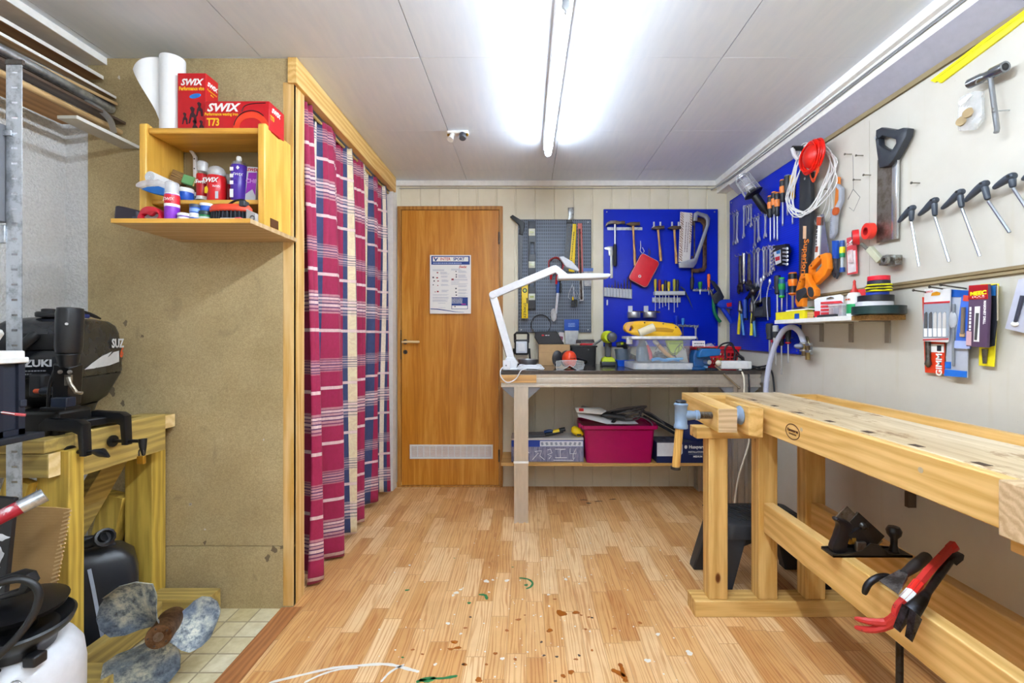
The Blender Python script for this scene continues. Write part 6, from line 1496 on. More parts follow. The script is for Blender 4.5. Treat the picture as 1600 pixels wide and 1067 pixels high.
for e in (-1,1): g = G(); g.tube([(e*21.5*s_, 0,11*s_),(e*23*s_, .06,8*s_),(e*21*s_, .11,2.0*s_)],.0022,6); g.build('temple', glassy('temple', 'C9D2D8', .1,.5), t)
# cordless drill
LG = plain('C5D61C', .4); DG = plain('3E4248', .45)
t = ontable(950,571.5, 'cordless_drill', 'lime and grey cordless drill standing upright on its battery', 'drill'); s_ = t.location.y / F
G().span((-11*s_, -.035,0),(11*s_, .05,6.5*s_)).build('battery', DG, t, bev=.006)
g = G(); g.loft([[(sx*10.5*s_, y, z) for sx, y in ((-1,-.03),(1,-.03),(1,.045),(-1,.045))] for z in (6.5*s_,)] + [[(sx*9*s_, y, z) for sx, y in ((-1,-.025),(1,-.025),(1,.04),(-1,.04))] for z in (11.5*s_,)] + [[(sx*5*s_, y, 14.5*s_) for sx, y in ((-1,-.012),(1,-.012),(1,.03),(-1,.03))]]); g.build('foot', LG, t, bev=.003)
g = G(); g.loft([[(sx*4.2*s_, y, z) for sx, y in ((-1,-.018),(1,-.018),(1,.028),(-1,.028))] for z in (13.5*s_, 25*s_, 37*s_)]); g.build('grip', plain('55585C', .5), t, bev=.005)
g = G(); g.lathe([(0,-.02),(.03,-.02),(.042,0),(.044,.05),(.038,.09),(.0,.092)],(-1.5*s_, -.055,45*s_),(0,1,0),24); g.build('motor_housing', LG, t)
g = G(); g.lathe([(0,-.052),(.022,-.052),(.030,-.048),(.034,-.02),(.036,0),(0,0)],(3*s_, -.07,44.5*s_),(.1,1,0),20); g.build('chuck', plain('4E5054', .4), t)
g = G(); g.box((2*s_, -.03,33*s_),(.02,.03,.03)); g.build('trigger', BLACK, t, bev=.004)
t = ontable(973,571.2, 'grey_bucket', 'blue grey ribbed plastic bucket behind the blue tray', 'bucket'); s_ = t.location.y / F; t.location.y += 0.0
G().lathe([(9.5*s_, 0),(12*s_, 23*s_),(12.6*s_, 23*s_),(12.6*s_, 26*s_),(11.6*s_, 26*s_),(9.2*s_, .004)],(0,.0,0),(0,0,1),28).build('tub', plain('6E7C8A', .45), t)
sb = t.location.copy()
t = thing('small_drill', 'black and lime driver resting on the grey bucket', 'drill', (sb.x - 2*s_, sb.y - .01, TZ + 26.5*s_)); g = G(); g.tube([(-8*s_, 0,6*s_),(0,0,7*s_),(7*s_, 0,5*s_),(10*s_, 0,1*s_)],[4*s_, 5*s_, 4.5*s_, 2.5*s_],12); g.build('body', plain('26282C', .4), t); G().box((-.5*s_, -4.2*s_, 8*s_),(4.5*s_, .01,3.4*s_)).build('lime_panel', LG, t, bev=.002); G().box((6*s_, 0,1.2*s_),(7*s_, .03,2.5*s_)).build('foot', BLACK, t, bev=.003)
t = ontable(978,572.5, 'parts_tray', 'flat blue tray of screws in front of the grey bucket', 'tray'); s_ = t.location.y / F
g = G(); g.loft([[(x, y + .03, z) for x, y, z in r] for r in (rr4(24*s_, .055,0,.010), rr4(29*s_, .075,10*s_, .012), rr4(27.5*s_, .068,10*s_, .012), rr4(22*s_, .045,.004,.010))]); g.build('tray', plain('0C4EC8', .3), t, sharp=60)
g = G(); random.seed(6)
for i in range(30): x, y = random.uniform(-10,10)*s_, random.uniform(.01,.05); g.cyl((x, y, 8.2*s_),(x + random.uniform(-.02,.02), y + random.uniform(-.015,.015),9.5*s_),.0022, n=5)
sc_ = g.build('screws', metal('zinc_screws', 'B9A98E', .35), t); sc_['kind'] = 'stuff'
t = ontable(986,571, 'battery_charger', 'black battery charger tilted against the clear tote', 'charger'); t.location.z += .030
G().box((0,.02,.024),(.085,.06,.032),(0,.42,.1)).build('body', plain('1A1B1F', .4), t, bev=.008); G().box((.006,.0,.045),(.05,.03,.006),(0,.42,.1)).build('rail', plain('3A3D42', .4), t)
# clear tote with contents
TOTE = glassy('tote_clear', 'C9D4DC', .2,.13)
t = thing('clear_tote', 'transparent plastic tote full of mixed tools on the work table', 'tote', (.842,2.875, TZ + .0006)); CT = t.location.copy()
g = G(); g.loft([rr4(.325,.25,.040), rr4(.352,.275,.195), rr4(.344,.267,.195), rr4(.317,.242,.046)]); g.build('tub', TOTE, t, sharp=50)
g = G(); g.loft([rr4(.352,.275,.183), rr4(.40,.31,.190), rr4(.40,.31,.206), rr4(.388,.298,.206), rr4(.346,.269,.192)]); g.build('rim', glassy('tote_rim', 'DDE2E6', .25,.75), t, sharp=50)
g = G(); g.loft([rr4(.36,.28,.0), rr4(.37,.29,.004), rr4(.37,.29,.040), rr4(.33,.25,.040)]); g.build('base_tray', glassy('tote_base', 'DDE4EC', .2,.6), t, sharp=50)
G().span((-.205,-.06,.155),(-.172,-.02,.195)).build('latch', plain('DDE0E4', .4), t, bev=.004)
def intote(name, label, cat, x, y, z, rot=0): return thing(name, label, cat, (CT.x + x, CT.y + y, CT.z + z), rot)
t = intote('spray_bottle', 'blue grey bottle inside the clear tote, left side', 'bottle', -.105,-.03,.048); G().lathe([(.034,0),(.036,.01),(.036,.09),(.02,.11),(.018,.14),(.0,.141)], n=20).build('bottle', plain('5E7890', .4), t); G().lathe([(.02,.138),(.02,.158),(0,.158)], n=16).build('cap', plain('8A9098', .4), t)
t = intote('red_tool', 'red tool handle inside the clear tote', 'tool', -.06,-.07,.05); g = G(); g.tube([(0,0,.01),(-.005,0,.05),(-.02,.01,.1)],[.010,.012,.008],10); g.build('handle', plain('D0384A', .4), t); G().tube([(-.02,.01,.1),(-.03,.015,.125)],.005,8).build('shank', STEEL, t)
t = intote('mallet', 'slanting pale wooden tool handle inside the clear tote', 'tool', .03,-.075,.05); g = G(); g.tube([(.055,0,.008),(0,0,.05),(-.055,0,.11)],[.013,.014,.012],10); g.build('shaft', HANDLEWOOD, t); G().tube([(-.052,0,.107),(-.075,0,.13)],[.016,.013],10).build('ferrule', STEEL, t)
t = intote('lime_block', 'lime green plastic piece inside the clear tote, right side', 'plastic piece', .085,-.075,.085); G().prism([(-.055,.095),(.05,.095),(.05,.05),(.005,.0),(-.03,.01)],-.02,.02).build('piece', plain('B4D23A', .4), t, bev=.006)
G().span((-.04,-.0206,.07),(.04,-.0195,.08)).build('groove', plain('8FAE26', .4), bpy.data.objects[t.name],0)
t = intote('blue_clamps', 'light blue plastic clamps on the floor of the clear tote', 'clamps', .03,-.09,.05); g = G(); g.tube(smooth_path([(-.09,0,.008),(-.05,.005,.014),(-.01,0,.006),(.04,0,.012),(.08,.004,.006)],4),.010,8); g.build('arm', plain('2A94DC', .35), t); G().tube([(.0,-.006,.012),(.10,-.004,.016)],.008,8).build('second_arm', plain('5AB0E8', .35), t)
t = intote('black_wires', 'thin black wires curling inside the clear tote', 'wire', .04,-.10,.08); g = G(); g.tube(smooth_path([(-.08,0,.04),(-.05,.01,.075),(-.01,0,.06),(.02,0,.02),(.06,0,.03),(.07,0,.075),(.11,0,.085)],5),.002,5); g.build('wire', BLACK, t); g = G(); g.tube(smooth_path([(.05,.004,-.02),(.04,0,.03),(.07,0,.07),(.1,.004,.04)],5),.002,5); g.build('second_wire', DGREY, t)
t = intote('mixed_parts', 'grey mixed metal parts heaped in the clear tote', 'parts', 0,.0,.046); g = G(); random.seed(31)
for i in range(60):
    c = (random.uniform(-.13,.13), random.uniform(-.03,.10), random.uniform(.008,.05)); g.box(c, (random.uniform(.01,.05), random.uniform(.008,.03), random.uniform(.006,.02)),(random.uniform(-1,1), random.uniform(-1,1), random.uniform(-1,1)))
o_ = g.build('heap', metal('mixed_metal', '8A94A0', .45,.4, '5A4E58'), t); t['kind'] = 'stuff'
t = intote('electric_saw_case', 'old yellow tool casing lying across the clear tote', 'tool casing', -.005,.02,.212)
g = G(); q_ = [(-.205,.035),(-.195,.075),(-.15,.088),(-.05,.09),(.06,.080),(.13,.062),(.155,.03),(.16,.0),(-.14,.0),(-.17,.012)]; hh_ = [[(-.185,.04),(-.175,.055),(-.155,.05),(-.16,.03)]]
G().plate([q_] + hh_, .06,0,.012, True).build('casing', plain('EBB41E', .35), t)
G().plate([[(-.205,.035),(-.195,.075),(-.15,.088),(-.14,.075),(-.165,.06),(-.18,.02)]],.062,0,.008).build('worn_end', plain('D8A05A', .6), t)
G().plate([[(-.04,.025),(.10,.018),(.11,.035),(.06,.048),(-.05,.050)]],.004,-.031,.001).build('recess', plain('B88410', .4), t)
g = G()
for x, z in ((-.08,.08),(.04,.073),(.12,.05)): g.cyl((x, -.030, z),(x, -.033, z),.005, n=8)
g.build('casing_screws', DSTEEL, t)
t = intote('beige_tube', 'short cream cardboard tube lying on the clear tote', 'tube', -.09,-.095,.212)
a_, b_ = Vector((-.05,0,.012)), Vector((.04,-.01,.05)); G().lathe([(.016,0),(.024,0),(.026,(b_ - a_).length),(.017,(b_ - a_).length),(.016,.004)], a_, b_ - a_, 20).build('tube', plain('D8CDB0', .7), t)
G().lathe([(.012,0),(.0165,0),(.0165,.004),(.012,.004)], b_, b_ - a_, 16).build('inner_rim', plain('8A7E66', .7), t)
# red basket
RBK = plain('D01424', .35)
t = thing('red_basket', 'red plastic basket with slotted sides at the right of the table', 'basket', (1.235,2.98, TZ + .0006)); RK = t.location.copy()
def bwall(x0b, x0t, x1b, x1t, h): 
    out = [[(x0b, 0),(x1b, 0),(x1t, h),(x0t, h)]]; n = 11
    for j in range(3):
        for i in range(n):
            q0, q1 = (i + .18)/n, (i + .82)/n; z0, z1 = h*(.12 + .24*j), h*(.12 + .24*j + .17)
            f = lambda q, z: (x0b + (x0t - x0b)*z/h)*(1 - q) + (x1b + (x1t - x1b)*z/h)*q
            out.append([(f(q0, z0), z0),(f(q1, z0), z0),(f(q1, z1), z1),(f(q0, z1), z1)])
    return out
g = G(); g.plate(bwall(-.115,-.14,.115,.14,.125),.003,-.09); g.build('front_side', RBK, t)
g = G(); g.plate(bwall(-.115,-.14,.115,.14,.125),.003,.09); g.build('rear_side', RBK, t)
for e in (-1,1): g = G(); g.add([(e*.115,-.09,0),(e*.115,.09,0),(e*.14,.09,.125),(e*.14,-.09,.125)],[(0,1,2,3)]); o_ = g.build('end_side', RBK, t); so = o_.modifiers.new('t', 'SOLIDIFY'); so.thickness = .003
g = G(); g.span((-.115,-.09,0),(.115,.09,.004)); g.build('bottom', RBK, t)
g = G(); g.loft([rr4(.275,.18,.118), rr4(.31,.21,.122), rr4(.31,.21,.138), rr4(.30,.20,.138), rr4(.275,.178,.124)]); g.build('rim', RBK, t, sharp=50)
letters([('ORTHEX', .014,(-.07,-.0945,.110),(1,0,0),(0,0,1), {})], plain('E88A90', .5), t)
def inb(n_, l_, c_, x, y, z, rot=0): return thing(n_, l_, c_, (RK.x + x, RK.y + y, RK.z + z), rot)
t = inb('white_label_card', 'white printed card standing in the red basket', 'card', -.075,.02,.09,(-.1,0,0)); G().span((-.045,-.002,0),(.04,.002,.085)).build('card', PAPER, t); dashes(.010,.065,(0,-.0026,.066),(1,0,0),(0,0,1), plain('6A7078', .6), t, 3)
t = inb('clear_wrap', 'crumpled clear wrapper in the red basket', 'wrapper', .0,.03,.10); g = G(); g.prism([(-.05,0),(-.03,.045),(.0,.06),(.03,.03),(.05,.0)],-.03,.03); g.build('film', glassy('wrap_film', 'C8D0DA', .15,.5), t, bev=.004); G().prism([(-.03,.01),(.0,.03),(.02,.01)],-.032,-.028).build('crease', glassy('wrap_crease', 'E4E8EE', .1,.7), t)
t = inb('yellow_parts', 'yellow and orange pieces seen through the red basket', 'parts', .045,-.03,.006); G().box((-.01,0,.04),(.05,.03,.05),(0,.3,0)).build('yellow_piece', plain('E8C41A', .4), t, bev=.008); G().box((.04,.01,.03),(.04,.03,.04),(0,-.2,0)).build('orange_piece', plain('D8601E', .4), t, bev=.008)
# blue vise
VB = plain('0C4A82', .35)
t = thing('bench_vise', 'blue bench vise bolted to the front edge of the work table', 'vise', (1.075,2.775, TZ + .0006))
G().lathe([(.058,0),(.06,.004),(.058,.016),(.042,.02),(.036,.03)],(-.02,.0,0),(0,0,1),24).build('swivel_base', VB, t)
g = G(); g.prism([(-.05,.02),(.05,.02),(.06,.05),(.05,.085),(.035,.095),(.03,.12),(-.04,.12),(-.045,.10),(-.052,.09)],-.035,.045); g.build('body', VB, t, bev=.006)
g = G(); g.prism([(-.035,.075),(.095,.09),(.10,.128),(-.012,.130),(-.03,.11)],-.078,-.036); g.build('front_jaw', plain('15609E', .35), t, bev=.006)
g = G(); g.box((.03,-.035,.128),(.11,.012,.016)); g.box((.03,-.022,.128),(.11,.010,.016)); g.build('jaw_plates', DSTEEL, t, bev=.001)
g = G(); g.cyl((.02,-.10,.05),(.02,-.03,.05),.013, n=14); g.build('spindle', STEEL, t); 
g = G(); g.ball((.075,-.098,.045),.018,14); g.build('spindle_head', plain('D8D0BC', .4), t)
p1, p2 = at(1117,571,2.70) - t.location, at(1155,606,2.66) - t.location; g = G(); g.cyl(p1, p2,.006, n=10); g.ball(p2,.009,10); g.build('tommy_bar', metal('bar', 'A89C88', .3), t)
g = G(); g.lathe([(.014,0),(.015,.01),(.008,.014)],(-.065,-.015,.012),(0,0,1),6); g.lathe([(.014,0),(.015,.01),(.008,.014)],(.025,-.03,.012),(0,0,1),6); g.build('mounting_bolts', plain('8FC4EC', .3), t)
G().span((.02,-.055,-.0005),(.09,.03,.010)).build('packing_plate', plain('1E2A3A', .5), t)
# power strip and cables
t = thing('power_strip', 'white power strip lying beside the blue vise', 'power strip', (1.275,2.74, TZ + .0006),-.06)
G().box((-.01,0,.030),(.165,.06,.05),(.0,.0,0)).build('body', plain('E4E3E2', .4), t, bev=.007); G().box((.082,0,.030),(.022,.056,.046)).build('end_cap', WHITE, t, bev=.006)
g = G(); 
for i in range(3): g.cyl((-.06 + .048*i, -.004,.0552),(-.06 + .048*i, -.004,.0562),.017, n=16)
g.build('sockets', plain('CFCFCF', .4), t)
t = thing('white_cable', 'white cable hanging from the power strip behind the workbench', 'cable', (1.375,2.70,.94))
q = lambda u, v, d: at(u, v, d) - t.location
G().tube(smooth_path([q(1156,577,2.73), q(1161,585,2.66), q(1163,600,2.655), q(1162,640,2.655), q(1170,680,2.66), q(1168,700,2.66), q(1154,745,2.66), q(1147,790,2.66), q(1142,830,2.62)],6),.005,8).build('sheath', plain('E6DFCC', .45), t)
G().tube([q(1155,576,2.735), q(1157,579,2.70)],.008,8).build('strain_relief', WHITE, t)
t = thing('black_cable_bundle', 'tangle of black cables between the red basket and the right wall', 'cable', (1.38,2.95, TZ)); q = lambda u, v, d: at(u, v, d) - t.location
g = G()
for pts in ([(1118,550,2.86),(1128,538,2.86),(1142,536,2.87),(1148,545,2.88),(1160,560,2.9),(1175,575,2.9),(1195,577,2.8),(1198,573,2.72)],[(1134,560,2.85),(1133,544,2.86),(1142,538,2.86),(1148,550,2.86),(1146,562,2.86)],[(1150,552,2.9),(1162,560,2.88),(1150,566,2.88),(1152,556,2.88),(1164,566,2.88),(1165,575,2.9)],
            [(1160,574,2.84),(1175,572,2.84),(1190,577,2.86),(1175,579,2.86),(1160,576,2.86)],[(1160,577,2.80),(1180,574,2.84),(1200,570,2.72),(1203,560,2.71),(1203,545,2.72)],[(1162,571,2.9),(1180,578,2.84),(1195,575,2.75),(1204,578,2.7),(1208,590,2.68),(1210,612,2.66)],[(1169,578,2.72),(1170,590,2.665),(1171,620,2.665),(1171,660,2.67)]):
    g2 = G(); g2.tube(smooth_path([q(*p) for p in pts],6),.0055,7); g2.build('cable', plain('24262C', .45), t)
# ================================================================== RIGHT WALL
RA, RB_, RC = Wall('right', .002), Wall('right', .028), Wall('right', .05)
pegboard(RA, [(1143.4,544),(1252.5,553.5),(1252.5,243),(1143.4,314)], 'tall blue pegboard full of spanners on the right wall', PEGB, plain('0B2FA8', .35))
rail(RA, 1146,335,1160,329, 'left upper spanner rail on the right pegboard', .012,4)
rail(RA, 1175,344,1201,332, 'right upper spanner rail under the caged lamp', .016,5)
rail(RA, 1153,401,1213,384, 'second spanner rail in the middle of the right pegboard', .012,9)
rail(RA, 1204,452,1250,446, 'screwdriver rail left of the orange handsaw', .010,5)
rail(RA, 1207,530,1247,527, 'short screwdriver rail under the white wall shelf', .018,5)
GS = 'spanners on the right pegboard'
for i, (u_, v0, v1, w_, r_, lb) in enumerate(((1147,337,382,.026,.0, 'leftmost long spanner on the upper left rail'),(1152,335,380,.026,.04, 'second long spanner from the left on the upper rail'),
     (1162.5,324,371,.022,.03, 'long spanner at the left of the upper cluster'),(1166,323,352,.018,-.06, 'short spanner in the upper cluster beside the long one'),(1170,322,347,.018,.05, 'shortest spanner in the upper cluster'),(1173.5,321,354,.018,-.02, 'spanner at the right of the upper cluster'),
     (1179.5,343,387,.026,.02, 'spanner under the flange of the caged lamp'),(1184.5,341,378,.024,-.06, 'slightly tilted spanner below the caged lamp'),(1196,336,371,.022,.03, 'spanner left of the orange topped screwdrivers'),
     (1178.5,393,451,.030,.0, 'large bright spanner on the second rail'),(1184.5,391,449,.028,.02, 'second bright spanner on the second rail'),(1193.5,389,437,.026,.0, 'third bright spanner on the second rail'),(1198,388,433,.024,.02, 'fourth bright spanner on the second rail'),(1203.5,387,430,.022,.0, 'fifth spanner on the second rail, left of the black rack'),(1208.5,386,424,.02,.0, 'small spanner tucked beside the black spanner rack'))):
    spanner(RB_, u_, v0, v1, lb, w_*1.3, CHROME if i % 3 else STEEL, r_, GS)
for u_, v0, v1, m_, lb in ((1156.5,400,452, DSTEEL, 'big dark adjustable spanner at the left of the second rail'),(1170,397,448, DSTEEL, 'second big dark adjustable spanner on the second rail')):
    t, L = RC.hang(u_, v0, 'adjustable_spanner', lb, 'spanner'); (_, ze), = L((u_, v1)); 
    g = G(); g.plate([[(-.010,0),(.010,0),(.014, ze*.8),(.03, ze*.86),(.034, ze),(.02, ze*1.1),(.012, ze*1.0),(-.004, ze*1.04),(-.016, ze*1.14),(-.036, ze*1.06),(-.038, ze*.9),(-.014, ze*.8)]],.014,0,.003); g.build('body', m_, t)
    G().cyl((-.006,-.010, ze*.9),(.012,-.010, ze*.9),.008, n=10).build('adjusting_screw', DSTEEL, t)
t, L = RB_.hang(1162.5,396, 'tube_spanner', 'light steel tube spanner between two dark adjustable spanners', 'spanner'); (_, ze), = L((1162.5,440)); G().tube([(0,0,0),(0,0, ze*.75),(0,0, ze*.8),(0,0, ze)],[.012,.012,.009,.009],12).build('tube', metal('pale_steel', 'D2CFC6', .35), t); g = G(); g.tube([(0,0, ze),(.003,0, ze - .015)],.011,10); g.build('socket', DSTEEL, t)
OB = plain('F08A3C', .4); DK = plain('26292E', .45)
for u_, vt, vh, ve, hr, bt, lb in ((1203.5,306,340,378,.016, OB, 'black screwdriver with orange top, lowest of the upper row'),(1209.5,300,335,374,.016, OB, 'black screwdriver with orange top, second in the upper row'),(1214.5,301,338,376,.016, OB, 'black screwdriver with orange side, third in the upper row'),
                             (1223,281,316,353,.017, OB, 'tall black screwdriver with orange grip, fourth in the upper row'),(1230.5,274,313,336,.018, GREY, 'big charcoal grey topped screwdriver behind the white cable')):
    t = screwdriver(RB_, u_, vt, vh, ve, DK, OB if bt is OB else None, lb, hr, None, STEEL, None, bt)
screwdriver(RB_, 1238.5,273,311,350, plain('E8B41A', .35), None, 'yellow handled file hanging inside the white cable loop', .016, None, STEEL, None, None, 'file')['category'] = 'file'
screwdriver(RC, 1214.5,430,460,498, DK, None, 'black long screwdriver at the left of the rail by the orange saw', .018)
screwdriver(RC, 1221.5,434,465,486, plain('1C5E86', .35), plain('1E9E4A', .4), 'teal screwdriver with green ends beside the long black one', .017, plain('3ED43A', .4), STEEL, None, plain('3EC83A', .4))
screwdriver(RB_, 1229.5,440,458,484, plain('15459A', .35), None, 'slim blue screwdriver between teal and orange ones', .010)
screwdriver(RC, 1238.5,426,461,483, plain('17181C', .4), plain('EE7A10', .4), 'thick orange and black screwdriver next to the orange handsaw', .022, plain('EE7A10', .4), STEEL, None, plain('EE7A10', .4))
screwdriver(RC, 1202.5,505,531,560, plain('33363B', .5), None, 'thick dark grey handle half behind the clear hose', .022)
screwdriver(RC, 1212,508,541,571, plain('C9C9C6', .4), plain('33363B', .4), 'screwdriver with pale collar behind the clear hose', .017, WHITE)
screwdriver(RC, 1221,514,540,585, DK, plain('8E1A22', .4), 'long dark screwdriver in the middle below the white shelf', .017)
screwdriver(RC, 1231.5,512,537,567, DK, None, 'dark screwdriver with red ends below the white shelf', .016, RED, STEEL, None, RED)
t, L = RC.hang(1206,533, 'steel_rod', 'thin pale steel rod hanging by the clear hose', 'rod'); (a, b),(c_, d_) = L((1206,533),(1202,595)); G().tube([(a, 0, b),(c_, 0, d_ + .02),(c_, 0, d_)],[.004,.004,.007],8).build('rod', metal('pale_rod', 'CFC8BC', .35), t); G().box((a, 0, b),(.012,.01,.016)).build('red_top', plain('B8384A', .4), t, bev=.002)
# black spanner rack
t, L = RC.hang(1221,398, 'spanner_rack', 'black plastic rack of short spanners with a white and red label', 'rack')
G().plate(L((1211,384),(1230,381),(1233,392),(1226,414),(1217,416),(1211,402)),.03,0,.004).build('holder', BLACK, t)
G().plate(L((1213.5,394),(1224,390),(1225,410),(1217,414)),.002,-.017).build('label_card', plain('C9D0D8', .4), t); G().plate(L((1216,402),(1223.5,400),(1223.5,406),(1217,408)),.001,-.0185).build('red_print', plain('C22A34', .4), t); G().plate(L((1218,392.5),(1224,390.5),(1224,396),(1218.5,397)),.001,-.0185).build('blue_print', plain('2A78C0', .4), t)
for i in range(5):
    for e in (-1,1):
        (a, b), = L((1221 + e*6,388 + i*6)); o_ = G(); o_.tube([(a, -.012, b),(a + e*.035,-.014, b - .008)],.005,6); o_.ball((a + e*.042,-.014, b - .010),(.010,.006,.010),8); o_.build('short_spanner', CHROME, t)
# pliers and cutters cluster
for u_, v0, vj, v1, c1, c2, lb in ((1157,470,486,524, plain('E6D41A', .4), plain('1E6AA8', .4), 'pliers with one yellow and one blue handle, lower left of the right pegboard'),(1176,468,487,526, plain('D8CE2A', .4), plain('1E6AA8', .4), 'slim pliers with yellow and blue handles beside the black Y bracket')):
    t, L = RC.hang(u_, v0, 'pliers', lb, 'pliers'); sp_ = 3.2 if u_ < 1170 else 2.2
    q = L((u_ - 1, v0),(u_, vj),(u_ - sp_*.6,(vj + v1)/2),(u_ - sp_, v1 - 2)); r_ = L((u_ + 1, v0),(u_, vj),(u_ + sp_*.7,(vj + v1)/2),(u_ + sp_ + 1, v1))
    g = G(); g.tube([(q[0][0],0, q[0][1]),(q[1][0],0, q[1][1])],[.008,.020],10); g.ball((q[1][0],0, q[1][1]),(.022,.010,.024),12); g.build('jaws', DSTEEL, t)
    g = G(); g.tube(smooth_path([(p[0],0, p[1]) for p in q[1:]],4),.010,8); g.build('handle', c1, t)
    g = G(); g.tube(smooth_path([(p[0],.003, p[1]) for p in r_[1:]],4),.009,8); g.build('handle', c2, t)
t, L = RC.hang(1169,470, 'pipe_pliers', 'dark pipe pliers with blue grips in the middle of the pliers cluster', 'pliers')
q = L((1168,446),(1176,452),(1172,462),(1166,470),(1166,500)); g = G(); g.tube(smooth_path([(p[0],0, p[1]) for p in q],4),[.02]*5 + [.016]*4 + [.012]*8,10); g.build('jaw_arm', plain('1A1B1F', .4), t)
q = L((1167,468),(1167,484),(1167,497)); g = G(); g.tube([(p[0],-.012, p[1]) for p in q],.014,10); g.build('blue_grip', plain('17409E', .4), t)
q = L((1184,450),(1176,462),(1179,480),(1176,505)); g = G(); g.tube(smooth_path([(p[0],.002, p[1]) for p in q],4),.013,10); g.build('second_arm', plain('22252A', .4), t)
(a, b), = L((1178,455)); G().ball((a, -.01, b),(.02,.015,.02),12).build('pivot', DSTEEL, t)
t, L = RB_.hang(1190,480, 'bracket', 'black Y shaped plastic bracket low on the right pegboard', 'bracket')
G().plate([L((1176,476),(1200,464),(1201,495),(1180,496)), L((1182,477),(1197,470),(1197.5,478),(1184,482))],.05,0,.003).build('body', plain('2A2D32', .45), t); g = G(); g.span(tuple([L((1182,484))[0][0],-.027, L((1182,494))[0][1]]), tuple([L((1198,484))[0][0],-.024, L((1198,484))[0][1]])); g.build('ribbed_face', plain('3C4046', .6), t)
for pts, lb in (([(1194,434),(1190,448),(1186,462),(1180,472),(1177,484)], 'curved bright awl over the black Y bracket'),([(1204,440),(1200,458),(1199,475),(1201,500)], 'straight bright pick right of the black Y bracket'),([(1190,438),(1189.5,455),(1189,472)], 'short bright pick above the black Y bracket')):
    t, L = RC.hang(*pts[0], 'pick', lb, 'pick'); q = [(p[0],-.004, p[1]) for p in L(*pts)]; G().tube(smooth_path(q, 4),.0035,7).build('rod', CHROME, t); G().ball(q[0],(.010,.008,.018),10).build('head', CHROME, t)
WC = Wall('back', .10)
t, L = WC.hang(1140,480, 'bolt_cutter', 'blue and black cable cutter with a red badge, in the corner between the pegboards', 'cutter')
G().plate(L((1109,437),(1116,440),(1124,450),(1131,464),(1126,476),(1116,474),(1112,462),(1120,456)),.02,0,.004).build('jaw', plain('2B2E33', .4), t)
G().plate(L((1120,474),(1140,468),(1160,476),(1166,484),(1150,486),(1136,482),(1122,480)),.032,-.004,.006, True).build('body', plain('173CB4', .35), t)
for pts in (((1128,480),(1136,492),(1144,504)),((1156,480),(1166,484),(1174,492))): g = G(); g.tube(smooth_path([(p[0],.0, p[1]) for p in L(*pts)],4),.016,10); g.build('handle', plain('1C3FC0', .4), t)
G().plate(L((1133,474),(1141,473),(1141,479),(1134,480)),.002,-.022,.0005).build('red_badge', RED, t)
t, L = WC.hang(1119,480, 'snips', 'green handled snips at the right edge of the blue back pegboard', 'snips'); q = L((1116,466),(1117,484),(1121,495),(1127,503)); g = G(); g.tube(smooth_path([(p[0],.015, p[1]) for p in q],4),.012,10); g.build('green_handle', plain('0E7A4A', .4), t); q = L((1116,466),(1112,455),(1108,448)); G().tube([(p[0],.015, p[1]) for p in q],[.012,.010,.003],8).build('blade', DSTEEL, t)
# caged lamp, cord spools
t = thing('inspection_lamp', 'caged inspection lamp with black handle hanging in the upper right corner', 'lamp', at(1177,302,2.78)); lo = t.location.copy()
A_, B_, M_ = at(1157,276,2.80) - lo, at(1196,331,2.74) - lo, Vector((0,0,0)); ax = (B_ - A_).normalized()
G().lathe([(.022,-.115),(.036,-.10),(.042,-.04),(.036,0),(.03,.0)], M_, ax, 24).build('glass', glassy('lamp_glass', 'D0D4D6', .08,.24), t)
G().lathe([(.0,-.07),(.02,-.065),(.024,-.03),(.016,0),(0,0)], M_, ax, 18).build('bulb', plain('D4D2CE', .2), t)
G().lathe([(.02,-.035),(.03,-.02),(.055,-.004),(.058,.004),(.045,.012),(.024,.02),(.024,.12),(.018,.13),(.010,.165),(.009,.19)], M_, ax, 24).build('handle', plain('16171A', .45), t)
g = G(); e1 = ax.orthogonal().normalized(); e2 = ax.cross(e1)
for i in range(8): d_ = e1*math.cos(i * PI / 4) + e2*math.sin(i * PI / 4); g.tube([ax*.0 + d_*.052, ax*-.12 + d_*.046, ax*-.14 + d_*.02],.0026,6)
for h_, r_ in ((-.05,.050),(-.12,.046),(-.14,.02)): g.tube([ax*h_ + (e1*math.cos(2 * PI * i/20) + e2*math.sin(2 * PI * i/20))*r_ for i in range(20)],.0026,6, True)
g.build('wire_cage', CHROME, t)
t = thing('cable_hook', 'black and white tube hook holding the red cord under the soffit', 'hook', (1.435,2.33,2.10)); G().cyl((-.0,0,.0),(-.05,.0,.0),.013, n=12).build('black_end', BLACK, t); g = G(); g.tube([(-.05,0,0),(-.045,-.01,-.04),(-.03,-.015,-.065)],.010,10); g.build('white_tube', plain('D8D6D8', .4), t); g = G(); g.cyl((.0,0,0),(.062,0,.0),.006, n=8); g.build('screw', STEEL, t)
t = thing('red_cord_coil', 'thick coil of bright red cord hanging by the soffit', 'cord', at(1269,244,2.20)); RCD = plain('E8190A', .3)
g = G(); random.seed(17)
for j in range(16):
    k_ = random.uniform(-.3,.3); c_ = Vector((random.uniform(-.01,.012), random.uniform(-.03,.03), random.uniform(-.008,.008))); r_ = random.uniform(.058,.072)
    g.tube([c_ + Vector((r_*math.sin(k_)*math.cos(a)*.6, r_*math.cos(a)*.95, r_*math.sin(a))) for a in [2 * PI * i/22 for i in range(22)]],.0042,6, True)
g.build('windings', RCD, t)
G().ball((0,0,0),(.035,.056,.060),18).build('core', plain('D21808', .4), t)
g = G()
for j in range(3): g.tube(smooth_path([(.01,-.02,-.03),(0,-.05 + .01*j, -.085 - .006*j),(0,-.01,-.115 - .008*j),(.01,.03,-.085),(.01,.03,-.04)],5),.003,6)
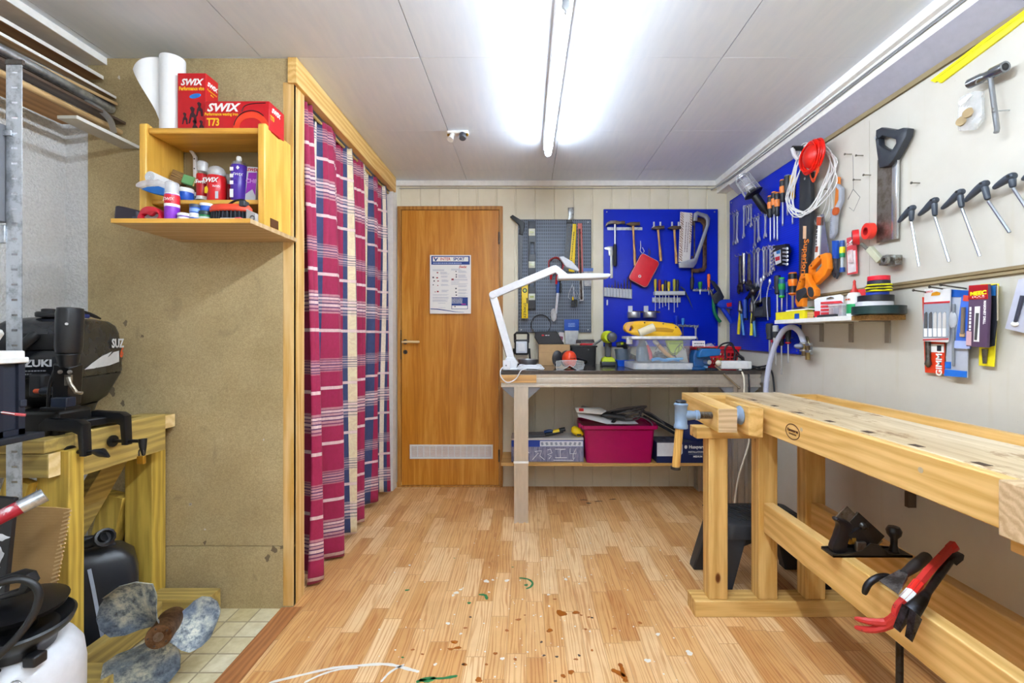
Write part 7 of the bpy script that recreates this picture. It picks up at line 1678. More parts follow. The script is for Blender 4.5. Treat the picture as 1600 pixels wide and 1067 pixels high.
g.build('loose_loops', plain('D84A1E', .4), t)
t = thing('white_cord_coil', 'large loops of white cord hanging around the red coil', 'cord', on_x(1268,290,1.445)); wo = t.location.copy(); q = lambda u, v, x: on_x(u, v, x) - wo
g = G(); random.seed(19)
for j in range(8):
    f = lambda: random.uniform(-7,7)
    pts = [q(1262 + f(),226 + f(),1.46), q(1285 + f(),228 + f(),1.465), q(1302 + f()*1.5,255 + f(),1.475), q(1293 + f()*2,295 + f(),1.46), q(1268 + f(),328 + f(),1.435), q(1247 + f(),334 + f(),1.43), q(1234 + f(),315 + f(),1.43), q(1238 + f(),280 + f(),1.42), q(1250 + f(),255 + f(),1.415)]
    g.tube(smooth_path(pts, 5, True),.0027,6, True)
g.build('loops', plain('E8E8E6', .4), t)
g = G()
for j in range(3): g.tube(smooth_path([q(1296,270,1.47), q(1290 + j*5,320 + j*6,1.478), q(1272 + j*6,352,1.478), q(1262 + j*8,338,1.47)],5),.002,5)
g.build('loose_strands', plain('DADAD8', .4), t)

# saws
t, L = RC.hang(1260,350, 'saw_sleeve', 'long black saw guard with orange Superior lettering at the pegboard edge', 'saw guard')
G().plate(L((1253,266),(1269,268),(1270,330),(1266,395),(1261,442),(1251,442),(1252,330)),.022,0,.002).build('guard', plain('2A2D33', .4), t)
(a, b), = L((1261.5,400)); letters([('Superior', .056,(a, -.0118, b),(-.12,0,-1),(1,0,-.12), {'bold': .0012, 'sx': .88})], plain('F0882A', .4), t)
(a, b), = L((1256,412)); dashes(.010,.12,(a, -.0118, b),(-.1,0,-1),(1,0,-.1), plain('C86A22', .4), t)
G().plate(L((1258.5,353),(1263.5,353),(1263,373),(1258,373)),.001,-.0115).build('pale_label', plain('E8C09A', .5), t); (a, b), = L((1261,279)); G().cyl((a, -.011, b),(a, -.0125, b),.007, n=10).build('rivet', STEEL, t)
ORG = plain('F08412', .38)
t, L = RC.hang(1284,410, 'handsaw', 'orange handsaw with an open loop handle and bright blade', 'handsaw')
G().plate([L((1266,434),(1267,416),(1273,408),(1284,398),(1294,395),(1296,398),(1298,420),(1293,430),(1278,445),(1270,440)), L((1271,430),(1271.5,421),(1287,404),(1287.5,415),(1280,424))],.028,0,.005).build('handle', ORG, t)
G().plate(L((1276,403),(1281,335),(1286,334),(1294,396)),.003,.004).build('blade', metal('saw_steel', 'C9CCCD', .25), t)
G().plate(L((1273,405),(1278,338),(1282,338),(1279,400)),.006,.0,.0005).build('blade_guard', plain('EDEAE6', .45), t)
g = G(); 
for a_ in ((1277.6,339,1284.5,352),(1275.5,385,1279.5,394)): g.plate(L((a_[0], a_[1]),(a_[2], a_[1]),(a_[2] - 1, a_[3]),(a_[0] - 1, a_[3])),.001,-.0036)
g.build('rust_label', plain('A8482A', .5), t)
(a, b), = L((1277,370)); dashes(.012,.11,(a, -.0038, b),(-.08,0,-1),(1,0,-.08), plain('3A2E30', .5), t)
g = G()
for u_, v_ in ((1285,401),(1272,415)): (a, b), = L((u_, v_)); g.cyl((a, -.014, b),(a, -.0155, b),.005, n=10)
g.build('bolts', plain('5A3A1A', .4), t)
W8 = Wall('right', .085)
t, L = W8.hang(1262,455, 'jab_saw', 'orange handsaw handle with black rubber grips, in front of the black guard', 'handsaw')
G().plate([L((1256,427),(1264,427),(1266,435),(1272,446),(1278,452),(1278,462),(1271,467),(1265,461),(1264,452),(1258,466),(1257.5,479),(1249,480),(1246,472),(1247.5,452),(1253,434)), L((1256,437),(1262,434),(1262,446),(1255,456),(1252.5,454))],.03,0,.006).build('handle', ORG, t)
G().plate(L((1249,454),(1263,448),(1266,456),(1252,473),(1248,466)),.032,-.002,.006).build('rubber_grip', plain('2E3136', .6), t); G().plate(L((1267,450),(1272,448),(1276.5,455),(1276,462),(1270,464),(1267,458)),.032,-.002,.006, True).build('thumb_pad', plain('2E3136', .6), t)
g = G()
for u_, v_ in ((1261.5,430),(1254.5,440),(1248.5,456)): (a, b), = L((u_, v_)); g.cyl((a, -.015, b),(a, -.0165, b),.004, n=8)
g.build('bolts', plain('7A4A14', .4), t)
t, L = RB_.hang(1309,325, 'mini_hacksaw', 'small grey and orange hacksaw on the right wall', 'hacksaw')
G().plate(L((1307.5,276),(1312.5,277),(1311.5,290),(1308,330),(1303.5,330)),.008,.002,.001).build('blade_cover', plain('D87A24', .4), t)
G().plate(L((1309,292),(1311,287),(1318.5,294),(1318.5,314),(1312,328),(1309.5,340),(1308,364),(1303,373),(1299.5,371),(1301.5,340),(1301,327),(1308,324),(1314,312),(1314,297)),.018,-.004,.003).build('frame', plain('A4A9B4', .4), t)
(a, b), = L((1311.5,330)); G().cyl((a, -.012, b),(a, -.022, b),.019, n=10).build('knob', plain('C85A22', .4), t); g = G()
for i in range(9): (a, b), = L((1302.6,340 + i*3)); g.cyl((a, -.012, b),(a, -.0145, b),.004, n=6)
g.build('grip_ridges', plain('8A8F9A', .5), t)
t, L = RB_.hang(1397,250, 'back_saw', 'large back saw with dark plastic handle and wide steel blade', 'handsaw')
G().plate([L((1375,203),(1383,199),(1406,203),(1417,199.5),(1425,201),(1423,213),(1407,243),(1402,250.5),(1394.5,259),(1380,262.5),(1376,236),(1374,219)), L((1379,216.5),(1385,212),(1406,218),(1406.5,224),(1399,236),(1387,231),(1380,226))],.03,-.004,.006).build('handle', plain('2C313A', .4), t)
G().plate(L((1370,250),(1402,246),(1400.5,372),(1368.5,380)),.003,.004).build('blade', metal('blade_steel', '9A958F', .3,.15, '7A7068'), t)
G().plate(L((1394,248),(1402.5,246),(1401,372.5),(1393,374)),.010,.004,.001).build('spine', metal('bright_spine', 'D5D8DA', .25), t)
t, L = RA.hang(1386,217, 'nail', 'bent nail carrying the back saw handle', 'nail'); g = G(); g.tube([(0,0,0),(0,-.03,0),(.004,-.05,.003)],.003,8); g.build('shank', STEEL, t); G().cyl((.004,-.05,.003),(.004,-.052,.003),.006, n=10).build('head', STEEL, t)
# T handles
TH = plain('3A424E', .4)
for lb, bar, stem, tip in (('leftmost and smallest T handle hex key on the right wall', [(1402,349),(1413,337),(1424,325),(1430,323)],(1424,347),(1436,416)),('second T handle hex key from the left', [(1433.5,338),(1447,327),(1459,313),(1466,311)],(1461,339),(1483,409)),('third T handle hex key from the left', [(1469,328),(1486,315),(1499,300),(1507,298)],(1503,326),(1531,400)),('fourth T handle hex key, a large one', [(1505,317),(1521,302),(1537,287),(1545,285)],(1544,314),(1577.5,363)),('fifth T handle hex key, at the top right', [(1550,296),(1565,285),(1580,276),(1588,273)],(1583,294),(1607,330)),('T handle hex key cut by the right picture edge', [(1595,283),(1612,270),(1630,258),(1640,254)],(1634,280),(1664,335))):
    t, L = RC.hang(*bar[2], 't_handle_key', lb, 'hex key'); q = L(*bar); st, tp = L(stem, tip); k_ = abs(q[0][0] - q[-1][0])/.085
    g = G(); g.tube([(q[0][0],0, q[0][1]),(q[1][0],0, q[1][1]),(q[2][0],0, q[2][1]),(q[3][0],0, q[3][1])],[.007,.0112,.0145,.0105],12); nx = (q[2][0] + .002,-.0, q[2][1] - .004); g.tube([nx, ((nx[0] + st[0])/2,0,(nx[2] + st[1])/2),(st[0],0, st[1])],[.012,.008,.0095],12); g.build('handle', TH, t, sub=1)
    G().cyl((q[2][0] + .002,-.0115, q[2][1]),(q[2][0] + .002,-.0135, q[2][1]),.0042, n=10).build('hang_hole', plain('14161A', .6), t)
    G().cyl((st[0],0, st[1]),(tp[0],0, tp[1]),.0042, n=6).build('hex_shaft', metal('hex_steel', 'B4BAC2', .3), t)
# wrench, packet, ruler
t, L = RC.hang(1545,115, 't_socket_wrench', 'steel T shaped socket wrench hanging at the upper right', 'wrench'); q = L((1515,131),(1571,104),(1547,116),(1558,207))
a_, b_ = Vector((q[0][0],0, q[0][1])), Vector((q[1][0],0, q[1][1])); ln = (b_ - a_).length; G().lathe([(.008,0),(.0155,0),(.0155, ln*.35),(.013, ln*.4),(.013, ln*.6),(.0165, ln*.65),(.0165, ln),(.011, ln),(.011, ln - .03)], a_, b_ - a_, 16).build('socket_bar', metal('wrench_steel', '8E9298', .25), t)
G().cyl(b_ - (b_ - a_)*.02, b_, .0108, n=6).build('dark_socket', plain('1A1C20', .5), t); G().tube([(q[2][0],-.0, q[2][1]),(q[3][0],0, q[3][1] + .01),(q[3][0] + .001,-.004, q[3][1])],.0068,10).build('rod', metal('wrench_rod', 'A9ADB2', .28), t)
g = G(); 
for u_, v_, dx in ((1530,128,.03),(1556,172,.0)): (a, b), = L((u_, v_)); g.tube([(a, .048, b),(a, -.012, b - .004),(a + .012,-.02, b + .002)],.002,6)
g.build('nails', STEEL, t)
t, L = RB_.hang(1517,172, 'plastic_packet', 'clear packet holding two tan felt pads', 'packet'); G().plate([L((1502,152),(1524,142),(1536,142),(1537,186),(1524,203),(1500,205),(1497,190))],.012,0,.002).build('blister', glassy('blister', 'DEE2E4', .1,.3), t)
for u_, v_ in ((1505.5,190),(1516,177)): (a, b), = L((u_, v_)); G().cyl((a, -.003, b),(a + .003,-.011, b + .001),.0155, n=20).build('felt_pad', plain('A08A66', .8), t)
G().plate(L((1501,160),(1520,146),(1524,148),(1505,166)),.003,-.008).build('glare_fold', glassy('fold', 'F0F2F4', .1,.6), t)
t, L = RA.hang(1480,120, 'yellow_strip', 'bright yellow notched strip under the soffit', 'strip'); q = L((1459,126),(1540,64),(1640,-8),(1640,6),(1568,61),(1475,130),(1470,126.5),(1466,129)); G().plate([q],.014,-.007,.001).build('strip', plain('F4E60A', .4), t); (a, b),(c_, d_) = L((1470,122),(1640,-3)); g = G(); g.beam((a, -.0143, b),(c_, -.0143, d_),.001,.003,(0,0,1)); g.build('edge_line', plain('C8BC0A', .4), t)
# small tools left of the back saw
t, L = RB_.hang(1306,405, 'blue_adjustable_wrench', 'adjustable wrench with blue grip, right of the orange handsaw', 'wrench'); q = L((1302.5,377),(1309,377),(1309,404),(1308.5,420),(1312,424),(1310.5,430),(1307.5,436),(1307,427),(1304.5,428),(1304.5,434),(1301,430),(1301,422),(1304,418),(1303.5,404)); G().plate([q],.010,0,.002).build('body', plain('3A3E46', .35), t)
G().plate(L((1302,376),(1309.2,376),(1309.2,404),(1302.5,404)),.016,0,.003).build('grip', plain('1450B4', .4), t)
t, L = RB_.hang(1316,376, 'voltage_tester', 'slim tester with yellow and green handle beside the blue wrench', 'tester'); (_, z1),(_, z2),(_, z3),(_, z4) = L((1316,386),(1316,402),(1316,418),(1316,425))
G().tube([(0,0,0),(0,0, z1)],.010,10).build('blue_cap', plain('2450A0', .4), t); G().tube([(0,0, z1),(0,0, z1*.4 + z2*.6)],.012,10).build('yellow_body', plain('E8DC1E', .4), t); G().tube([(0,0, z1*.4 + z2*.6),(0,0, z2)],.011,10).build('green_band', plain('14905A', .4), t); G().tube([(0,0, z2),(0,0, z3)],.007,10).build('clear_shaft', plain('BFC8CC', .2), t); G().tube([(0,0, z3),(0,0, z4)],.011,10).build('blue_end', plain('2450A0', .4), t)
t, L = RB_.hang(1330,400, 'red_blister_pack', 'narrow red and white blister pack under the red tape rings', 'packet'); G().plate(L((1322,372),(1337,368),(1338.5,427),(1323,429.5)),.004,.004,.0008).build('card', plain('D84A50', .45), t); G().plate(L((1323.5,393),(1336,391),(1337,424),(1324.5,427)),.001,.0015).build('white_print', plain('E4DADA', .45), t); G().plate(L((1327,391),(1333,390),(1334,410),(1328,411)),.008,-.004,.002).build('blister', glassy('pk', 'E4B8BA', .15,.6), t); (a, b), = L((1329.5,381)); letters([('Connex', .020,(a, .0012, b),(1,0,.06),(0,0,1), {})], PAPER, t)
for u_, v_, r_, lb, m2 in ((1337,371,.034, 'red tape roll with dark printed core hanging on the wall', True),(1357.5,361,.034, 'plain red tape ring beside the back saw blade', False)):
    t, L = RC.hang(u_, v_, 'tape_roll', lb, 'tape'); ax = (-.55,-.8,-.05) if m2 else (-.15,-1,0)
    G().lathe([(r_*.45,-.012),(r_, -.012),(r_, .012),(r_*.45,.012),(r_*.45,-.012)],(0,0,0), ax, 28).build('roll', plain('D01E22' if m2 else 'EE3A2A', .35), t)
    (G().lathe([(r_*.5,.0122),(r_*.86,.0122),(r_*.86,.0135),(r_*.5,.0135),(r_*.5,.0122)],(0,0,0), ax, 24) if m2 else G().lathe([(r_*.42,-.014),(r_*.5,-.014),(r_*.5,.014),(r_*.42,.014),(r_*.42,-.014)],(0,0,0), ax, 24)).build('core_ring', plain('3A2A2E' if m2 else 'A81414', .5), t)
    if m2: G().tube([(0,0,.0),(-.02,-.012,-.02)],.004,6).build('white_tag', PAPER, t)
t, L = RC.hang(1375,400, 'tap_wrench', 'grey metal catch bracket screwed below the back saw', 'bracket'); GZ = metal('zinc_cast', 'A4A8A4', .45,.2)
q = L((1371,402),(1385,398),(1400,398),(1400,413),(1388,416),(1374,415)); G().plate([q],.03,.012,.004).build('base', GZ, t); (a, b),(c_, d_),(e_, f_),(g_, h_) = L((1355,381),(1366,392),(1366,388),(1381,408))
G().beam((e_, -.02, f_),(g_, -.012, h_),.022,.026,(0,0,1)).build('arm', plain('B8B8A0', .45), t, bev=.003); G().tube([(a, -.024, b),(c_, -.02, d_)],.007,8).build('peg', plain('6A685E', .5), t)
(a, b), = L((1392,406)); g = G(); g.lathe([(.008,0),(.017,0),(.017,.012),(.008,.012),(.008,0)],(a, -.016, b),(0,-1,0),18); g.build('eye', GZ, t)
t, L = RA.hang(1336,290, 'wire_hanger', 'thin bent wire ending in a diamond loop, hanging from a nail', 'wire'); q = L((1335,242),(1335.5,295),(1327,312),(1327.5,310),(1335.5,296),(1346,308),(1336,330),(1329,324)); G().tube([(p[0],-.006, p[1]) for p in q],.0013,5).build('wire', plain('6E6E6E', .4), t)
NL = 'nails in the upper wall board'
for u_, v_, lb in ((1333,241, 'nail carrying the thin diamond wire'),(1351,243, 'nail right of the wire nail, near the joint'),(1363,273.5, 'longest dark nail left of the back saw blade'),(1347,281, 'brass coloured nail below the others'),(1299,296, 'nail above the mini hacksaw, left'),(1290,347, 'nail beside the orange saw blade'),(1287,367, 'nail just above the orange saw handle'),(1440,286, 'lone nail between back saw and T handles')):
    t, L = RA.hang(u_, v_, 'nail', lb, 'nail', NL); G().cyl((0,0,0),(-.004,-.035,.002),.0022, n=7).build('shank', plain('7A7264', .4), t); G().cyl((-.004,-.034,.002),(-.0042,-.037,.002),.005, n=8).build('head', plain('5A5448', .4), t)
# hanging packs
def pack(u, v, gap, q, name_lb, base, extra=(), th=.004):
    w_ = Wall('right', gap); t, L = w_.hang(u, v, 'blister_pack', name_lb, 'packet'); G().plate([L(*q)], th, 0,.0008).build('card', base, t); return t, L
PKR = plain('E2401E', .4)
t, L = pack(1459,525,.012,[(1441.5,464),(1477,468),(1476,584),(1446,582)], 'red drill bit packet low behind the saw blade packet', PKR); (a, b), = L((1468.5,564)); letters([('GIMMO', .032,(a, -.0026, b),(0,0,1),(-1,0,0), {'bold': .001})], PAPER, t)
(a, b),(c_, d_),(e_, f_) = L((1454,530),(1454.5,574),(1466,544)); G().tube([(a, -.010, b),(c_, -.010, d_ + .03),(c_, -.010, d_ + .012),(c_, -.010, d_)],[.008,.008,.011,.004],10).build('bit', DSTEEL, t); G().box((e_, -.003, f_),(.05,.002,.03)).build('white_label', PAPER, t); G().box((e_ + .008,-.0045, f_),(.016,.001,.02)).build('black_print', INK, t)
t, L = pack(1494,520,.024,[(1486,452),(1514,455),(1512,590),(1477,587)], 'tall clear and blue drill packet, lowest of the hanging packs', plain('B4BAC8', .35))
for q_, m_ in (([(1486.5,452),(1515,454),(1514,464),(1486,464)], plain('1456B0', .4)),([(1477.5,577),(1512.3,580),(1512,590),(1477,587)], plain('1E6ED0', .4)),([(1478,565),(1487,565.5),(1487,576),(1478,575.5)], plain('1E6ED0', .4))): G().plate([L(*q_)],.002,-.003).build('blue_print', m_, t)
(a, b),(c_, d_) = L((1494,475),(1493,572)); G().tube([(a, -.008, b),(c_, -.008, d_)],.004,8).build('drill_bit', GREY, t); (a, b), = L((1492,500)); G().ball((a, -.008, b),(.016,.008,.03),12).build('clear_bubble', glassy('bubble', 'E8ECF2', .1,.5), t)
t, L = pack(1464,492,.036,[(1445,452),(1486,451),(1482.5,534),(1480,535),(1443,533)], 'white and grey packet with five jigsaw blades and red stripes', plain('DDDCDC', .4))
for q_, m_ in (([(1444.7,475),(1485.2,473.5),(1483.3,528),(1443.3,528)], plain('98A2AE', .4)),([(1444.8,472.5),(1485.3,470),(1485.2,473),(1444.7,475.5)], plain('C82A34', .4)),([(1443.2,530),(1483.2,528.5),(1483,530.5),(1443.2,532)], plain('C82A34', .4))): G().plate([L(*q_)],.001,-.0026).build('print', m_, t)
for i in range(5):
    (a, b),(c_, d_),(e_, f_) = L((1448.5 + 7.3*i, 490),(1448.2 + 7.3*i, 513),(1447.8 + 7.3*i, 526)); g = G(); g.prism([(a - .005, b),(a + .003, b + .006),(a + .006, b),(a + .006, d_),(a - .006, d_)],-.006,-.0035); g.build('jigsaw_blade', plain('5A5A5C' if i < 2 else 'C9C6C2', .35), t); g = G(); g.span((c_ - .006,-.0058, f_),(c_ + .006,-.0035, d_)); g.build('blade_tail', PAPER, t)
(a, b), = L((1463,459)); G().plate([[(a - .018, b - .006),(a - .014, b + .004),(a + .004, b + .008),(a + .018, b + .002),(a + .016, b - .006)]],.001,-.0028).build('orange_slot', plain('E09A1E', .4), t); (a, b), = L((1452,456)); letters([('BOSCH', .010,(a, -.0026, b),(1,0,.05),(0,0,1), {})], RED, t)
t, L = pack(1504,500,.034,[(1503,463),(1517,462),(1516.5,545),(1492,544)], 'light blue masonry bit packet left of the purple pack', plain('3E6ED0', .4)); (a, b),(c_, d_) = L((1508.5,480),(1507,522)); G().tube([(a, -.007, b),(c_, -.007, d_)],.0055,8).build('bit', plain('7A6A5A', .4), t); (a, b), = L((1506,523)); G().box((a, -.005, b),(.016,.006,.014)).build('tan_plug', plain('D0A87A', .5), t, bev=.002); G().plate([L((1493,532),(1516.6,533),(1516.5,545),(1492,544))],.001,-.0026).build('pale_footer', plain('A9B8E4', .4), t); G().plate([L((1507,461),(1517,462),(1517,471),(1506,470))],.001,-.003).build('red_corner', plain('D8503E', .4), t)
t, L = pack(1545,515,.014,[(1533,444),(1560.5,443),(1553.5,573),(1530,571)], 'yellow backed drill packet behind the purple pack', plain('EFE020', .4)); (a, b),(c_, d_) = L((1543,545),(1542.5,568)); G().tube([(a, -.008, b),(c_, -.008, d_)],[.008,.005],8).build('bit', DSTEEL, t)
t, L = pack(1552,495,.028,[(1546,446),(1557.5,444),(1558,500),(1554,540),(1544,543)], 'black and blue packet at the right of the purple pack', plain('1E2028', .4)); G().plate([L((1549,447),(1557,446),(1557,462),(1548,462))],.001,-.0028).build('blue_print', plain('2A70B4', .4), t); G().plate([L((1556,446),(1559.5,446),(1560,500),(1557,502))],.001,.0).build('pale_edge', plain('C9BBA4', .5), t)
t, L = pack(1530,492,.046,[(1517,446),(1546,444),(1547,470),(1544,543),(1512,541)], 'purple masonry drill pack with a red header', plain('56405A', .45), th=.010)
G().plate([L((1516.7,446),(1546.2,444),(1546.5,467),(1515.5,468))],.001,-.0056).build('red_header', plain('A8121E', .4), t); G().plate([L((1521.5,462),(1541.5,460.5),(1541.3,464.8),(1521.3,466))],.001,-.0062).build('white_bar', PAPER, t)
(a, b),(c_, d_),(e_, f_),(g_, h_) = L((1531.5,458.5),(1531.5,463.3),(1541,488),(1518.5,500)); letters([('MEEC', .018,(a, -.0068, b),(1,0,.04),(0,0,1), {'bold': .001, 'sx': 1.15})], plain('F2E41A', .4), t); letters([('TOOLS', .012,(c_, -.0072, d_),(1,0,.04),(0,0,1), {'bold': .0006, 'sx': 1.3})], RED, t)
letters([('MASONRY DRILL', .0098,(e_, -.0056, f_),(-.03,0,-1),(1,0,-.03), {'bold': .0004}), ], PAPER, t); dashes(.009,.085,(g_, -.0056, h_),(-.03,0,-1),(1,0,-.03), PAPER, t)
G().plate([L((1526,479),(1534,478.5),(1532.5,534),(1524,533.5))],.001,-.0056).build('white_window', PAPER, t); (a, b),(c_, d_) = L((1531,489),(1528,531)); G().tube([(a, -.0075, b),(c_, -.0075, d_)],[.0042,.0035],8).build('drill_bit', plain('4A4A4A', .35), t); G().plate([L((1512.7,517),(1520.5,518),(1520,540),(1512.2,539))],.001,-.0056).build('swatch_row', plain('CFA8AC', .5), t)
t, L = pack(1592,478,.02,[(1592,437),(1640,425),(1640,530),(1571,513)], 'pale lilac clear packet cut by the right picture edge', plain('C4C6D6', .3)); (a, b),(c_, d_) = L((1602,462),(1590,503)); G().tube([(a, -.007, b),(c_, -.007, d_)],[.006,.004],8).build('dark_bit', plain('3A3C4C', .4), t); (a, b), = L((1588,506)); G().ball((a, -.005, b),(.012,.004,.008),10).build('white_spot', PAPER, t)
for u_, v_, lb in ((1459,455, 'long nail through the jigsaw blade packet'),(1486,450, 'nail carrying the clear blue drill packet'),(1505,447, 'nail left of the purple pack')):
    t, L = RA.hang(u_ + 5, v_ + 4, 'nail', lb, 'nail'); G().cyl((0,0,0),(-.012,-.075,.014),.0026, n=7).build('shank', plain('4A463E', .4), t); G().cyl((-.012,-.074,.014),(-.0122,-.077,.0144),.005, n=8).build('head', plain('3A362E', .4), t)
t, L = RA.hang(1424,778, 'wall_socket', 'small dark fitting on the wall under the workbench', 'fitting'); G().span((-.02,-.03,-.03),(.004,0,.03)).build('pale_plate', plain('C9C2B8', .5), t); G().span((.004,-.03,-.03),(.022,-.0,.03)).build('dark_side', plain('5A4A3A', .5), t)

# ---- wall shelf and what stands on it
t = thing('wall_shelf', 'short shelf of white board and chipboard on the right wall', 'shelf', (1.425,2.02,1.20)); 
G().span((-.075,-.16,-.010),(.074,.416,.010)).build('white_board', plain('EFEFEC', .45), t, bev=.001)
k = N('osb_edge'); v = k.coord(); k.base(k.ramp(k.noise(v, 140,4,.7),[(.35, '7E5E30'),(.65, 'B88E50')])); OSB = k.set(.7)
G().span((-.075,-.252,-.012),(.074,-.1605,.008)).build('chipboard', OSB, t, bev=.001)
for u_ in (1281,1327,1384):
    y_ = 1.488 * F / (u_ - 822) - 2.02; g = G(); g.span((.068, y_ - .013,-.105),(.074, y_ + .013,-.012)); g.span((-.04, y_ - .013,-.018),(.074, y_ + .013,-.0125)); g.build('bracket', plain('8E8578', .45), t, bev=.001)
SZ = 1.2105
def onshelf(u, x, name, label, cat, rot=0): return thing(name, label, cat, (x, x * F / (u - 822), SZ), rot)
t = onshelf(1240,1.40, 'yellow_box', 'long yellow box with a blue patch at the far end of the wall shelf', 'box'); G().span((-.022,-.125,0),(.022,.13,.043)).build('carton', plain('F0E01A', .4), t, bev=.001); G().span((-.0228,-.085,.001),(-.0222,-.045,.028)).build('blue_patch', plain('1450B4', .4), t)
t = thing('note_pad', 'white pad lying on the yellow box', 'pad', (1.41,2.32, SZ + .0435)); G().span((-.03,-.13,0),(.03,.06,.006)).build('sheets', PAPER, t); G().ball((-.01,-.02,.008),(.02,.05,.008),12).build('black_clip', BLACK, t)
t = onshelf(1268,1.45, 'green_cap_bottle', 'little bottle with a green cap behind the red blister card', 'bottle'); G().lathe([(.014,0),(.014,.03),(.010,.036)], n=14).build('bottle', plain('C8A060', .4), t); G().lathe([(.013,.036),(.014,.038),(.013,.06),(.0,.062)], n=14).build('cap', plain('147A3E', .4), t)
t = onshelf(1271,1.40, 'wood_block', 'small pale wooden block beside the yellow box', 'block'); G().box((0,0,.016),(.03,.05,.032)).build('block', wood('block_wood', 'E0B878', 'C09050', 'Y', 3), t, bev=.002)
t = thing('blister_card', 'white and red blister card of screws standing on the wall shelf', 'packet', (1.385,2.045, SZ),(0,0,-PI / 2 + .5)); G().plate([[(-.062,0),(.06,0),(.058,.092),(.045,.1),(-.05,.092),(-.066,.085)],[(-.012,.078),(.02,.08),(.02,.087),(.004,.092),(-.012,.087)]],.004,0,.0005).build('card', plain('DDE0E6', .45), t); g = G()
for i in range(4): g.prism([(-.035,.012 + i*.016),(.058,.012 + i*.016),(.050,.023 + i*.016),(-.035,.023 + i*.016)],-.006,-.002)
g.build('red_strips', plain('C8303A', .4), t); G().prism([(-.064,.002),(-.04,.002),(-.04,.03),(-.066,.03)],-.003,-.002).build('red_corner', RED, t)
t = onshelf(1292,1.372, 'dark_tray', 'flat dark tray at the shelf edge under the blister card', 'tray'); G().box((0,0,.005),(.03,.15,.010)).build('tray', plain('33363A', .5), t, bev=.002); G().box((0,.0,.0108),(.02,.13,.001)).build('inlay', plain('1E2024', .6), t)
t = onshelf(1316,1.40, 'clear_box', 'small clear plastic box with a barcode label', 'plastic box'); G().span((-.03,-.04,0),(.03,.045,.052)).build('box', glassy('clearbox', 'D0D0D6', .12,.45), t, bev=.002); G().span((-.0312,-.022,.012),(-.0304,.012,.038)).build('label_sheet', plain('9A9AA4', .5), t); G().span((-.032,-.042,.046),(.032,.047,.054)).build('lid', glassy('clearlid', 'E2E4E8', .1,.5), t, bev=.001)
t = thing('set_square', 'grey metal triangle standing behind the clear box', 'set square', (1.45,2.02, SZ),(0,0,-PI / 2)); G().prism([(-.05,0),(.10,0),(.10,.108),(.085,.108)],-.004,.004).build('plate', plain('9A9CA4', .45), t, bev=.001); G().prism([(-.05,-.0),(.10,0),(.10,.012),(-.035,.012)],-.010,.010).build('stock', plain('7E8088', .45), t, bev=.001)
t = onshelf(1335,1.405, 'glue_bottle', 'white glue bottle with a red pointed nozzle', 'bottle'); G().lathe([(.026,0),(.028,.004),(.028,.085),(.022,.098),(.010,.101)], n=24).build('bottle', plain('E6E4E0', .4), t); G().lathe([(.016,.10),(.015,.106),(.007,.12),(.005,.14),(.006,.146),(.002,.154)], n=16).build('nozzle', plain('C82A1E', .4), t); G().lathe([(.0283,.010),(.0283,.05)], n=24).build('green_label', plain('1E9A5A', .4), t); dashes(.010,.03,(-.0285,-.0,.07),(0,-1,0),(0,0,1), plain('C8582E', .4), t)
for u_, x_, z_, r_, h_, c_, lb in ((1376,1.415,0,.088,.032, '12302E', 'dark green flat tape roll at the bottom of the roll stack'),(1366,1.415,.0325,.062,.020, 'D9D8DA', 'white roll on top of the dark green one'),(1368,1.415,.053,.060,.024, '15161C', 'black flat roll under the blue tape'),(1371,1.41,.0775,.038,.012, '16389E', 'blue tape under the yellow wire'),(1373,1.41,.120,.038,.014, '1A2036', 'dark blue tape on top of the yellow wire'),(1373,1.41,.1345,.037,.018, 'D8182E', 'red tape on the very top of the roll stack'),(1350,1.44,.0,.028,.060, 'E4E0D8', 'pale roll standing behind the glue bottle'),(1350,1.44,.0605,.029,.020, '1E3C9A', 'blue tape behind the glue bottle'),(1350,1.44,.081,.030,.030, 'D8202A', 'red tape behind the glue bottle')):
    y_ = x_ * F / (u_ - 822); xx = min(x_, 1.494 - r_) if r_ > .05 else x_
    t = thing('tape_roll', lb, 'tape', (xx, y_, SZ + z_)); G().lathe([(r_*.55,0),(r_, 0),(r_, h_),(r_*.55, h_),(r_*.55,0)], n=32).build('tape', plain(c_, .4), t, bev=.0008); G().lathe([(r_*.5,.001),(r_*.56,.001),(r_*.56, h_ - .001),(r_*.5, h_ - .001),(r_*.5,.001)], n=24).build('core', CARD, t)
t = thing('yellow_wire_coil', 'coil of yellow and black wire in the roll stack', 'wire', (1.41,1.41 * F / (1373 - 822), SZ + .0905)); g = G(); g2 = G()
for j in range(5): (g if j % 2 == 0 else g2).tube([((.040 + .004*math.sin(j*2 + i))*math.cos(2 * PI * i/24),(.042 + .004*math.cos(j*3 + i))*math.sin(2 * PI * i/24),.003 + .0056*j) for i in range(24)],.0034,6, True)
g.build('yellow_turns', plain('E4DC1A', .4), t); g2.build('black_turns', plain('2E2E1E', .4), t)
